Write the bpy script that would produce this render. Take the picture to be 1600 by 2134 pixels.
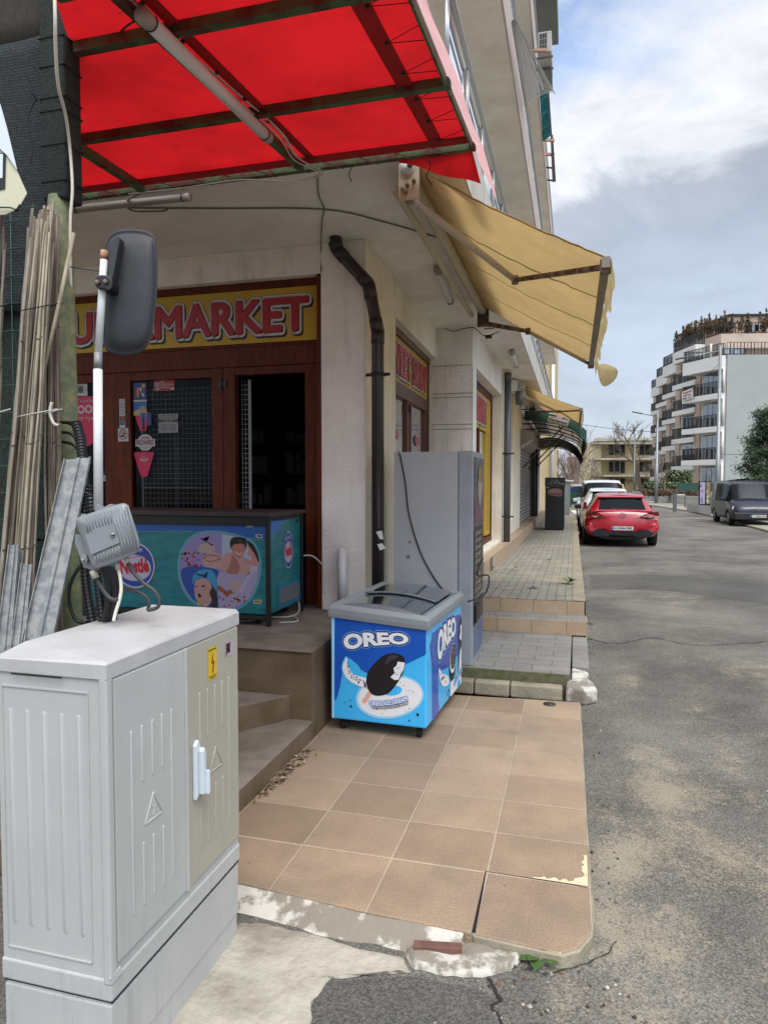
import bpy, bmesh, math, random
from mathutils import Vector, Matrix, noise
random.seed(7)
R=math.radians
scene=bpy.context.scene
for o in list(bpy.data.objects): bpy.data.objects.remove(o)
COL=scene.collection
# ------------------------------------------------------------------ camera
F=1440.;CX=800.;CY=1067.;HZ=1005.;VX=1195.;H=1.6
PIT=math.atan((CY-HZ)/F); YAW=math.atan((VX-CX)/F*math.cos(PIT))
cam=bpy.data.cameras.new('camera'); camo=bpy.data.objects.new('camera',cam); COL.objects.link(camo)
camo.location=(0,0,H); camo.rotation_euler=(math.pi/2-PIT,0,YAW)
cam.sensor_fit='HORIZONTAL'; cam.sensor_width=36; cam.lens=F/1600*36
cam.clip_start=.05; cam.clip_end=2000
scene.camera=camo
# ------------------------------------------------------------------ world
SUN_EL=R(60); SUN_AZ=R(150)      # azimuth clockwise from +Y
w=bpy.data.worlds.new('World'); scene.world=w; w.use_nodes=True
nt=w.node_tree; nt.nodes.clear(); N=nt.nodes.new; L=nt.links.new
out=N('ShaderNodeOutputWorld'); bg=N('ShaderNodeBackground'); L(bg.outputs[0],out.inputs[0]); bg.inputs[1].default_value=.12
sky=N('ShaderNodeTexSky'); sky.sky_type='NISHITA'; sky.sun_disc=False; sky.sun_elevation=SUN_EL; sky.sun_rotation=SUN_AZ
tc=N('ShaderNodeTexCoord'); DIR=tc.outputs['Generated']
def mth(op,a,b=None,c=None):
    m=N('ShaderNodeMath'); m.operation=op
    for k,v in enumerate((a,b,c)):
        if v is None: continue
        if isinstance(v,(int,float)): m.inputs[k].default_value=v
        else: L(v,m.inputs[k])
    return m.outputs[0]
def nz_(loc,sc,scale,det,rough,dist=0):
    mp=N('ShaderNodeMapping'); mp.inputs['Scale'].default_value=sc; mp.inputs['Location'].default_value=loc; L(DIR,mp.inputs[0])
    n=N('ShaderNodeTexNoise'); n.inputs['Scale'].default_value=scale; n.inputs['Detail'].default_value=det; n.inputs['Roughness'].default_value=rough; n.inputs['Distortion'].default_value=dist; L(mp.outputs[0],n.inputs['Vector']); return n.outputs[0]
sx=N('ShaderNodeSeparateXYZ'); L(DIR,sx.inputs[0])
lat=N('ShaderNodeVectorMath'); lat.operation='DOT_PRODUCT'; L(DIR,lat.inputs[0]); lat.inputs[1].default_value=(math.cos(YAW),math.sin(YAW),0)
# banks of cloud: grey low down, bright higher, torn open to blue above
wide=nz_((2.3,5.4,1.2),(1,1,1.5),2.4,8,.56,.3); fine=nz_((7.3,1.4,3.2),(1,1,2.2),5.5,9,.6,.5)
h=mth('MULTIPLY_ADD',wide,.55,mth('MULTIPLY_ADD',lat.outputs['Value'],-.20,sx.outputs[2]))
h=mth('MULTIPLY_ADD',fine,.24,h); h=mth('SUBTRACT',h,.375)
cc=N('ShaderNodeValToRGB'); L(h,cc.inputs[0]); el=cc.color_ramp.elements
el[0].position=.0; el[0].color=(.50,.56,.65,1); el[1].position=1; el[1].color=(.8,.82,.85,1)
for p_,c_ in ((.12,(.50,.565,.67)),(.22,(.43,.475,.55)),(.32,(.47,.50,.56)),(.38,(.82,.83,.86)),(.46,(.90,.91,.94)),(.52,(.60,.68,.84)),(.57,(.36,.49,.76)),(.63,(.80,.83,.88)),(.75,(.9,.9,.92))):
    e_=el.new(p_); e_.color=(*c_,1)
md=N('ShaderNodeMapRange'); md.inputs['From Min'].default_value=.3; md.inputs['From Max'].default_value=.7; md.inputs['To Min'].default_value=5.2; md.inputs['To Max'].default_value=7.0; L(fine,md.inputs[0])
gain=N('ShaderNodeVectorMath'); gain.operation='SCALE'; L(cc.outputs[0],gain.inputs[0]); L(md.outputs[0],gain.inputs['Scale'])
sg=N('ShaderNodeVectorMath'); sg.operation='SCALE'; sg.inputs['Scale'].default_value=.16; L(sky.outputs[0],sg.inputs[0])
mx=N('ShaderNodeVectorMath'); mx.operation='ADD'; L(gain.outputs[0],mx.inputs[0]); L(sg.outputs[0],mx.inputs[1])
# fill light added to the sky around the sun, behind the camera, lifting shade
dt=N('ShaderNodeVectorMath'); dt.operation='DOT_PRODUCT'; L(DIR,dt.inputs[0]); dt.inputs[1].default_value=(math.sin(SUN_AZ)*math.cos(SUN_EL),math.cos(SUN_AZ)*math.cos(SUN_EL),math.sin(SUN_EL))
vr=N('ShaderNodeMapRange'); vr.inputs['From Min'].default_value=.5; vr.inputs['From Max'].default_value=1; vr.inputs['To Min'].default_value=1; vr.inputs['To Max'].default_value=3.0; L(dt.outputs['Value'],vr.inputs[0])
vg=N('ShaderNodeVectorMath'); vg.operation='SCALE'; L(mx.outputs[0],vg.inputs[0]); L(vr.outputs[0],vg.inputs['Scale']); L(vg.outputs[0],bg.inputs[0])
# ------------------------------------------------------------------ sun
sl=bpy.data.lights.new('sun','SUN'); sl.energy=1.6; sl.angle=R(28); sl.color=(1,.96,.9)
so=bpy.data.objects.new('sun',sl); COL.objects.link(so)
sd=Vector((math.sin(SUN_AZ)*math.cos(SUN_EL),math.cos(SUN_AZ)*math.cos(SUN_EL),math.sin(SUN_EL)))
so.rotation_euler=sd.to_track_quat('Z','Y').to_euler(); so.location=(5,-5,20)
vs=scene.view_settings; vs.view_transform='Standard'; vs.look='None'; vs.gamma=1; vs.exposure=.5; vs.use_curve_mapping=False
scene.render.engine='CYCLES'
# ------------------------------------------------------------------ helpers
RV=Vector((math.cos(YAW),math.sin(YAW),0)); FH=Vector((-math.sin(YAW),math.cos(YAW),0))
FWV=FH*math.cos(PIT)+Vector((0,0,-math.sin(PIT))); UV=RV.cross(FWV); CAMP=Vector((0,0,H))
def P(x,y,X=None,Y=None,Z=None,D=None):
    """point of the place seen at photo pixel x,y that lies on the given plane"""
    r=FWV+RV*((x-CX)/F)-UV*((y-CY)/F)
    if X is not None: t=(X-CAMP.x)/r.x
    elif Y is not None: t=(Y-CAMP.y)/r.y
    elif Z is not None: t=(Z-CAMP.z)/r.z
    else: t=D
    return CAMP+r*t
def AP(lat,dep,z):
    v=RV*lat+FH*dep; return Vector((v.x,v.y,z))
def lin(c):
    if isinstance(c,str):
        c=[int(c[i:i+2],16)/255 for i in (0,2,4)]
        return tuple(((x/12.92) if x<=.04045 else ((x+.055)/1.055)**2.4) for x in c)
    return c
MATS={}
def mat(name,col,rough=.6,metal=0,nscale=0,namt=.15,bump=0,bscale=None,spec=.5,col2=None,alpha=1,detail=6,lo=.35,hi=.65,coat=0,bdist=.01,stretch=None,streak=0,ssc=9):
    if name in MATS: return MATS[name]
    m=bpy.data.materials.new(name); m.use_nodes=True; t=m.node_tree; b=t.nodes['Principled BSDF']
    c=lin(col); b.inputs['Base Color'].default_value=(*c,1); b.inputs['Roughness'].default_value=rough; b.inputs['Metallic'].default_value=metal
    b.inputs['Specular IOR Level'].default_value=spec; b.inputs['Coat Weight'].default_value=coat; b.inputs['Coat Roughness'].default_value=.05
    if alpha<1: b.inputs['Alpha'].default_value=alpha
    if nscale or bump:
        tcn=t.nodes.new('ShaderNodeTexCoord'); vec=tcn.outputs['Object']
        if stretch:
            mpn=t.nodes.new('ShaderNodeMapping'); mpn.inputs['Scale'].default_value=stretch; t.links.new(vec,mpn.inputs[0]); vec=mpn.outputs[0]
    if nscale:
        nz=t.nodes.new('ShaderNodeTexNoise'); nz.inputs['Scale'].default_value=nscale; nz.inputs['Detail'].default_value=detail; nz.inputs['Roughness'].default_value=.6
        t.links.new(vec,nz.inputs['Vector'])
        rp=t.nodes.new('ShaderNodeValToRGB'); rp.color_ramp.elements[0].position=lo; rp.color_ramp.elements[1].position=hi
        c2=lin(col2) if col2 is not None else tuple(x*(1-namt) for x in c)
        rp.color_ramp.elements[0].color=(*c2,1); rp.color_ramp.elements[1].color=(*(tuple(min(1,x*(1+namt*.4)) for x in c) if col2 is None else c),1)
        t.links.new(nz.outputs[0],rp.inputs[0]); t.links.new(rp.outputs[0],b.inputs['Base Color'])
    if bump:
        nb=t.nodes.new('ShaderNodeTexNoise'); nb.inputs['Scale'].default_value=bscale or nscale*4; nb.inputs['Detail'].default_value=4
        t.links.new(vec,nb.inputs['Vector'])
        bn=t.nodes.new('ShaderNodeBump'); bn.inputs['Strength'].default_value=bump; bn.inputs['Distance'].default_value=bdist
        t.links.new(nb.outputs[0],bn.inputs['Height']); t.links.new(bn.outputs[0],b.inputs['Normal'])
    if streak:
        tcs=t.nodes.new('ShaderNodeTexCoord'); mps=t.nodes.new('ShaderNodeMapping'); mps.inputs['Scale'].default_value=(1,1,.07); t.links.new(tcs.outputs['Object'],mps.inputs[0])
        ns=t.nodes.new('ShaderNodeTexNoise'); ns.inputs['Scale'].default_value=ssc; ns.inputs['Detail'].default_value=9; ns.inputs['Roughness'].default_value=.7; t.links.new(mps.outputs[0],ns.inputs['Vector'])
        n2_=t.nodes.new('ShaderNodeTexNoise'); n2_.inputs['Scale'].default_value=1.3; n2_.inputs['Detail'].default_value=8; n2_.inputs['Roughness'].default_value=.7; t.links.new(tcs.outputs['Object'],n2_.inputs['Vector'])
        ml=t.nodes.new('ShaderNodeMath'); ml.operation='MULTIPLY'; t.links.new(ns.outputs[0],ml.inputs[0]); t.links.new(n2_.outputs[0],ml.inputs[1])
        mq=t.nodes.new('ShaderNodeMapRange'); mq.inputs['From Min'].default_value=.27; mq.inputs['From Max'].default_value=.40; mq.inputs['To Min'].default_value=1; mq.inputs['To Max'].default_value=1-streak; t.links.new(ml.outputs[0],mq.inputs[0])
        sc_=t.nodes.new('ShaderNodeVectorMath'); sc_.operation='SCALE'; t.links.new(mq.outputs[0],sc_.inputs['Scale'])
        src=[l.from_socket for l in t.links if l.to_socket==b.inputs['Base Color']]
        if src: t.links.new(src[0],sc_.inputs[0])
        else: sc_.inputs[0].default_value=c
        t.links.new(sc_.outputs[0],b.inputs['Base Color'])
    MATS[name]=m; return m
def cloth(name,col,trans,nscale=8,amt=.12,bscale=60,bump=.2,streak=0):
    m=mat(name,col,.8,0,nscale,amt,bump,bscale,streak=streak); t=m.node_tree; b=t.nodes['Principled BSDF']; o=t.nodes['Material Output']
    tr=t.nodes.new('ShaderNodeBsdfTranslucent'); mxs=t.nodes.new('ShaderNodeMixShader'); mxs.inputs[0].default_value=trans
    tr.inputs[0].default_value=(*lin(col),1)
    for l in list(t.links):
        if l.to_socket==b.inputs['Base Color']: t.links.new(l.from_socket,tr.inputs[0])
    t.links.new(b.outputs[0],mxs.inputs[1]); t.links.new(tr.outputs[0],mxs.inputs[2]); t.links.new(mxs.outputs[0],o.inputs[0])
    return m
def glassm(name,tint=(.6,.7,.75),mixf=.45,rough=.03,gc=(.9,.95,1)):
    """window glass: part see-through, part mirror"""
    m=bpy.data.materials.new(name); m.use_nodes=True; t=m.node_tree; t.nodes.clear()
    o=t.nodes.new('ShaderNodeOutputMaterial'); tr=t.nodes.new('ShaderNodeBsdfTransparent'); tr.inputs[0].default_value=(*tint,1)
    g=t.nodes.new('ShaderNodeBsdfGlossy'); g.inputs['Roughness'].default_value=rough; g.inputs[0].default_value=(*gc,1)
    fr=t.nodes.new('ShaderNodeFresnel'); fr.inputs[0].default_value=1.5
    ad=t.nodes.new('ShaderNodeMath'); ad.operation='ADD'; ad.inputs[1].default_value=mixf; ad.use_clamp=True; t.links.new(fr.outputs[0],ad.inputs[0])
    mxs=t.nodes.new('ShaderNodeMixShader'); t.links.new(ad.outputs[0],mxs.inputs[0]); t.links.new(tr.outputs[0],mxs.inputs[1]); t.links.new(g.outputs[0],mxs.inputs[2]); t.links.new(mxs.outputs[0],o.inputs[0])
    MATS[name]=m; return m
TXT={}
def textmesh(s,off=0.0):
    k=(s,off)
    if k in TXT: return TXT[k]
    c=bpy.data.curves.new('t','FONT'); c.body=s; c.size=1; c.offset=off; c.fill_mode='BOTH'; c.resolution_u=3
    o=bpy.data.objects.new('t',c); COL.objects.link(o); bpy.context.view_layer.update()
    me=bpy.data.meshes.new_from_object(o.evaluated_get(bpy.context.evaluated_depsgraph_get()))
    vs_=[v.co.copy() for v in me.vertices]; fs=[tuple(p.vertices) for p in me.polygons]
    # neighbouring letters whose outlines overlap sit on alternating levels
    par=list(range(len(vs_)))
    def fd(i):
        while par[i]!=i: par[i]=par[par[i]]; i=par[i]
        return i
    for f in fs:
        for i in f[1:]: par[fd(i)]=fd(f[0])
    cx={}
    for i,v in enumerate(vs_): cx.setdefault(fd(i),[]).append(v.x)
    order=sorted(cx,key=lambda k:min(cx[k])); lev={k:j%3 for j,k in enumerate(order)}
    for i,v in enumerate(vs_): v.z=lev[fd(i)]
    bpy.data.objects.remove(o); bpy.data.curves.remove(c); bpy.data.meshes.remove(me)
    TXT[k]=(vs_,fs); return TXT[k]
class Frame:
    """flat drawing plane: origin o, unit u (right), unit v (up), n towards the viewer"""
    def __init__(s,o,u,v):
        s.o=Vector(o); s.u=Vector(u).normalized(); s.v=(Vector(v)-s.u*Vector(v).dot(s.u)).normalized(); s.n=s.u.cross(s.v)
    def p(s,x,y,h=0): return s.o+s.u*x+s.v*y+s.n*h
class MB:
    def __init__(s): s.v=[];s.f=[];s.m=[];s.sm=[];s.mats=[];s.T=Matrix.Identity(4)
    def mi(s,m):
        if m not in s.mats: s.mats.append(m)
        return s.mats.index(m)
    def add(s,vs_,fs,m,smooth=False):
        b=len(s.v); k=s.mi(m); s.v+= [s.T@Vector(v) for v in vs_]
        for f in fs: s.f.append(tuple(b+i for i in f)); s.m.append(k); s.sm.append(smooth)
        return s
    def box(s,x0,x1,y0,y1,z0,z1,m):
        v=[(x,y,z) for z in (z0,z1) for x,y in ((x0,y0),(x1,y0),(x1,y1),(x0,y1))]
        return s.add(v,[(3,2,1,0),(4,5,6,7),(0,1,5,4),(1,2,6,5),(2,3,7,6),(3,0,4,7)],m)
    def prism(s,pts,z0,z1,m):
        """plan polygon extruded in z; z0/z1 numbers or lists"""
        n=len(pts); a=z0 if isinstance(z0,(list,tuple)) else [z0]*n; b=z1 if isinstance(z1,(list,tuple)) else [z1]*n
        ar=sum(pts[i][0]*pts[(i+1)%n][1]-pts[(i+1)%n][0]*pts[i][1] for i in range(n))
        if ar<0: pts=pts[::-1]; a=a[::-1]; b=b[::-1]
        v=[(p[0],p[1],a[i]) for i,p in enumerate(pts)]+[(p[0],p[1],b[i]) for i,p in enumerate(pts)]
        return s.add(v,[tuple(range(n-1,-1,-1)),tuple(range(n,2*n))]+[(i,(i+1)%n,n+(i+1)%n,n+i) for i in range(n)],m)
    def slab(s,pts,d,m):
        """3-D polygon thickened by vector d"""
        n=len(pts); pts=[Vector(p) for p in pts]; d=Vector(d)
        nn=sum(((pts[i]-pts[0]).cross(pts[(i+1)%n]-pts[0]) for i in range(1,n-1)),Vector())
        if nn.dot(d)<0: pts=pts[::-1]
        return s.add(pts+[p+d for p in pts],[tuple(range(n-1,-1,-1)),tuple(range(n,2*n))]+[(i,(i+1)%n,n+(i+1)%n,n+i) for i in range(n)],m)
    def tube(s,pts,r,m,n=8,cap=True,smooth=True):
        pts=[Vector(p) for p in pts]; rr=r if isinstance(r,(list,tuple)) else [r]*len(pts)
        t0=(pts[1]-pts[0]).normalized(); ref=Vector((0,0,1)) if abs(t0.z)<.9 else Vector((1,0,0)); a=t0.cross(ref).normalized()
        vs_=[];k=len(pts)
        for i,p in enumerate(pts):
            t=(pts[min(i+1,k-1)]-pts[max(i-1,0)])
            t=t.normalized() if t.length>1e-9 else t0
            a=(a-t*a.dot(t)); a=a.normalized() if a.length>1e-6 else t.orthogonal().normalized(); b=t.cross(a)
            for j in range(n):
                q=2*math.pi*j/n; vs_.append(p+(a*math.cos(q)+b*math.sin(q))*rr[i])
        fs=[(i*n+j,i*n+(j+1)%n,(i+1)*n+(j+1)%n,(i+1)*n+j) for i in range(k-1) for j in range(n)]
        if cap: fs+=[tuple(range(n-1,-1,-1)),tuple((k-1)*n+j for j in range(n))]
        return s.add(vs_,fs,m,smooth)
    def bar(s,a,b,w,h,m,up=(0,0,1)):
        a=Vector(a);b=Vector(b);t=(b-a).normalized();x=t.cross(Vector(up)).normalized();y=x.cross(t)
        v=[p+x*sx*w/2+y*sy*h/2 for p in (a,b) for sx,sy in ((-1,-1),(1,-1),(1,1),(-1,1))]
        return s.add(v,[(0,1,2,3),(7,6,5,4),(1,0,4,5),(2,1,5,6),(3,2,6,7),(0,3,7,4)],m)
    def grid(s,fn,nu,nv,m,smooth=True,th=None):
        v=[fn(i/nu,j/nv) for j in range(nv+1) for i in range(nu+1)]; q=nu+1
        s.add(v,[(j*q+i,j*q+i+1,(j+1)*q+i+1,(j+1)*q+i) for j in range(nv) for i in range(nu)],m,smooth)
        return s
    # flat artwork on a Frame
    def fp(s,fr,pts,h,m):
        n=len(pts); ar=sum(pts[i][0]*pts[(i+1)%n][1]-pts[(i+1)%n][0]*pts[i][1] for i in range(n))
        if ar<0: pts=pts[::-1]
        return s.add([fr.p(x,y,h) for x,y in pts],[tuple(range(n))],m)
    def fr_(s,fr,x0,x1,y0,y1,h,m): return s.fp(fr,[(x0,y0),(x1,y0),(x1,y1),(x0,y1)],h,m)
    def fe(s,fr,cx,cy,rx,ry,h,m,rot=0,n=32,a0=0,a1=360):
        pts=[]
        k=n if a1-a0>=360 else n+1
        for i in range(k):
            q=R(a0+(a1-a0)*i/n); x=rx*math.cos(q);y=ry*math.sin(q);c=math.cos(R(rot));d=math.sin(R(rot)); pts.append((cx+x*c-y*d,cy+x*d+y*c))
        return s.fp(fr,pts,h,m)
    def ring(s,fr,cx,cy,rx,ry,wd,h,m,n=32,rot=0):
        vs_=[];c=math.cos(R(rot));d=math.sin(R(rot))
        for i in range(n):
            q=2*math.pi*i/n
            for k in (0,1):
                x=(rx-wd*k)*math.cos(q);y=(ry-wd*k)*math.sin(q); vs_.append(fr.p(cx+x*c-y*d,cy+x*d+y*c,h))
        return s.add(vs_,[(2*i,2*((i+1)%n),2*((i+1)%n)+1,2*i+1) for i in range(n)],m)
    def line(s,fr,pts,wd,h,m):
        for (x0,y0),(x1,y1) in zip(pts,pts[1:]):
            dx,dy=x1-x0,y1-y0; l=math.hypot(dx,dy) or 1; nx,ny=-dy/l*wd/2,dx/l*wd/2
            s.fp(fr,[(x0+nx,y0+ny),(x1+nx,y1+ny),(x1-nx,y1-ny),(x0-nx,y0-ny)],h,m)
        return s
    def halo(s,fr,st,x0,x1,y0,y1,wd,h,m,off=.02,warp=None):
        """outline of the letters: the same letters laid in a small circle, each a hair higher"""
        for k in range(14):
            q=2*math.pi*k/14; f2=Frame(fr.p(wd*math.cos(q),wd*math.sin(q)),fr.u,fr.v); s.text(f2,st,x0,x1,y0,y1,h+k*.00004,m,off,warp=warp,lvl=.00001)
        return s
    def text(s,fr,st,x0,x1,y0,y1,h,m,off=0.0,depth=0,ref=None,warp=None,lvl=.00025):
        """text fitted to the box x0..x1, y0..y1; ref = offset used to fit, so outlines stay aligned"""
        if off>0 and ('M' in st or 'М' in st):   # heavier strokes without the curve offset
            wd=off*(y1-y0)/.72
            for k in range(8):
                q=2*math.pi*k/8; s.text(Frame(fr.p(wd*math.cos(q),wd*math.sin(q)),fr.u,fr.v),st,x0+wd,x1-wd,y0+wd,y1-wd,h+k*.00002,m,0,depth,None,warp,.000008)
            return s
        V,Fc=textmesh(st,off); Vr,_=textmesh(st,ref if ref is not None else off)
        ax0=min(v.x for v in Vr);ax1=max(v.x for v in Vr);ay0=min(v.y for v in Vr);ay1=max(v.y for v in Vr)
        def mpv(v):
            a=(v.x-ax0)/(ax1-ax0); b=(v.y-ay0)/(ay1-ay0); x=x0+a*(x1-x0); y=y0+b*(y1-y0)
            if warp: x,y=warp(x,y,a,b)
            return (x,y)
        q=[mpv(v) for v in V]
        s.add([fr.p(x,y,h+depth+v.z*lvl) for (x,y),v in zip(q,V)],Fc,m)
        if depth:
            from collections import Counter
            ed=Counter(); 
            for f in Fc:
                for i in range(len(f)): ed[tuple(sorted((f[i],f[(i+1)%len(f)])))]+=1
            n=len(q); s.add([fr.p(x,y,h+depth) for x,y in q]+[fr.p(x,y,h) for x,y in q],[(a,b,b+n,a+n) for (a,b),c in ed.items() if c==1],m)
        return s
    def build(s,name,parent=None,local=False,bevel=0,bseg=2,sub=0,solid=0,autos=False):
        me=bpy.data.meshes.new(name)
        T=Matrix.Identity(4)
        if parent is not None and not local: T=ROOTM.get(parent.name,T).inverted()
        me.from_pydata([T@v for v in s.v],[],s.f)
        for m in s.mats: me.materials.append(m)
        me.polygons.foreach_set('material_index',s.m); me.polygons.foreach_set('use_smooth',s.sm); me.update()
        o=bpy.data.objects.new(name,me); COL.objects.link(o)
        if parent is not None: o.parent=parent; ROOTM[o.name]=ROOTM.get(parent.name,Matrix.Identity(4))
        if solid:
            md=o.modifiers.new('solid','SOLIDIFY'); md.thickness=solid; md.offset=0
        if bevel:
            md=o.modifiers.new('bevel','BEVEL'); md.width=bevel; md.segments=bseg; md.limit_method='ANGLE'; md.angle_limit=R(35); md.harden_normals=False
        if sub:
            md=o.modifiers.new('sub','SUBSURF'); md.levels=sub; md.render_levels=sub
        return o
ROOTM={}
def tag(o,label=None,cat=None,group=None,kind=None):
    if label: o['label']=label
    if cat: o['category']=cat
    if group: o['group']=group
    if kind: o['kind']=kind
    return o
def thing(name,label,cat,loc=(0,0,0),rz=0,group=None,rot=None):
    o=bpy.data.objects.new(name,None); COL.objects.link(o); o.location=loc; o.rotation_euler=rot or (0,0,rz); o.empty_display_size=.1
    ROOTM[o.name]=Matrix.Translation(Vector(loc))@o.rotation_euler.to_matrix().to_4x4()
    return tag(o,label,cat,group)
def copy_tree(o,parent=None):
    c=o.copy(); COL.objects.link(c); c.parent=parent
    if parent is None: pass
    for ch in list(o.children): copy_tree(ch,c)
    return c
def cr(pts,n=6):
    """smooth curve through points"""
    pts=[Vector(p) for p in pts]; q=[pts[0]]+pts+[pts[-1]]; o=[]
    for i in range(1,len(q)-2):
        for k in range(n):
            t=k/n; p0,p1,p2,p3=q[i-1:i+3]
            o.append(.5*((2*p1)+(-p0+p2)*t+(2*p0-5*p1+4*p2-p3)*t*t+(-p0+3*p1-3*p2+p3)*t**3))
    o.append(pts[-1]); return o
def wob(p,s=1,a=1): return Vector((noise.noise(p*s),noise.noise(p*s+Vector((9,3,1))),noise.noise(p*s+Vector((2,8,5)))))*a
def rnd(a,b): return random.uniform(a,b)
# ------------------------------------------------------------------ materials
stucco=mat('stucco','e9e3db',.85,0,1.6,.10,.75,55,col2='d8d1c7',bdist=.012,streak=.22)
stuccoY=mat('stucco_cream','e6dfcd',.85,0,1.4,.14,.75,50,col2='d3cab4',bdist=.012,streak=.25)
soffitm=mat('soffit_paint','e5e0d8',.85,0,2.2,.12,.15,30,col2='d2cbc1',detail=10)
white=mat('white_paint','cfcdc8',.6,0,3,.08,.1,20)
conc=mat('brown_concrete','6b5a45',.8,0,3.2,.25,.35,40,col2='4f3d28')
concT=mat('concrete_tread','7b7268',.85,0,3.5,.2,.35,40,col2='5e544a')
cabm=mat('cabinet_polyester','b0b1ae',.45,0,2.2,.05,.08,140,col2='a7a8a5',streak=.22,ssc=22)
cabm2=mat('cabinet_door_warm','a5a293',.45,0,2.2,.05,.08,140,col2='9c998b',streak=.14,ssc=22)
capm=mat('cabinet_cap','b2b2b1',.55,0,3,.08,.1,90,col2='9c9b99',detail=11)
dark=mat('dark_gap','0b0b0c',.8); blk=mat('black_plastic','121316',.45,0,9,.2,.1,60); rub=mat('rubber','101011',.8,0,20,.2,.3,80)
redm=mat('red_letter','930f1a',.5); yelm=mat('yellow_board','b08d12',.5,0,4,.06,.05,30); blackp=mat('black_print','070707',.5); whitep=mat('white_print','b9b6b4',.5)
wood=mat('brown_frame','5e2810',.5,0,5,.25,.15,50,spec=.2,col2='441a0a',stretch=(6,6,.8)); wood2=mat('brown_frame_faded','5c3b2a',.5,0,5,.2,.15,50,stretch=(6,6,.8))
galv=mat('galvanised','888a89',.5,.2,34,.2,.15,70,col2='6f7374',lo=.42,hi=.58); galv2=mat('lamp_steel','84898b',.45,.5,6,.12,.05,40)
rustg=mat('rusty_green_paint','3f5a35',.65,0,7,.3,.3,50,col2='47271a',lo=.42,hi=.55)
rustw=mat('rusty_white_paint','b9ad9e',.5,0,9,.3,.2,50,col2='7a4a2e',lo=.30,hi=.42); rust=mat('rust','5a3624',.8,0,14,.3,.3,60,col2='8d7d70',lo=.40,hi=.62)
brownp=mat('brown_downpipe','2c2422',.4,0,5,.15,.05,30); greyp=mat('grey_downpipe','4c4c4d',.4)
creamp=mat('cream_steel','b5ab90',.5,0,6,.1); 
glass=glassm('window_glass',(.55,.58,.6),-.03); glassC=glassm('car_glass',(.22,.25,.27),-.01,.12,(.35,.40,.46)); glassR=glassm('reflective_glass',(.5,.6,.65),.55)
gT=glassm('balustrade_glass',(.78,.87,.9),.34)
grn=mat('leaf','3d5a26',.6,0,30,.3); grn2=mat('leaf_dark','1c2f18',.7,0,8,.4); brnleaf=mat('dry_leaf','5d4630',.8,0,20,.3)
bark=mat('bark','7a6c60',.9,0,12,.3,.5,40); twig=mat('twig','8a7d74',.9)
alu=mat('aluminium','a9acad',.35,.6)
def nodesof(m): return m.node_tree,m.node_tree.nodes['Principled BSDF']
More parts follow.
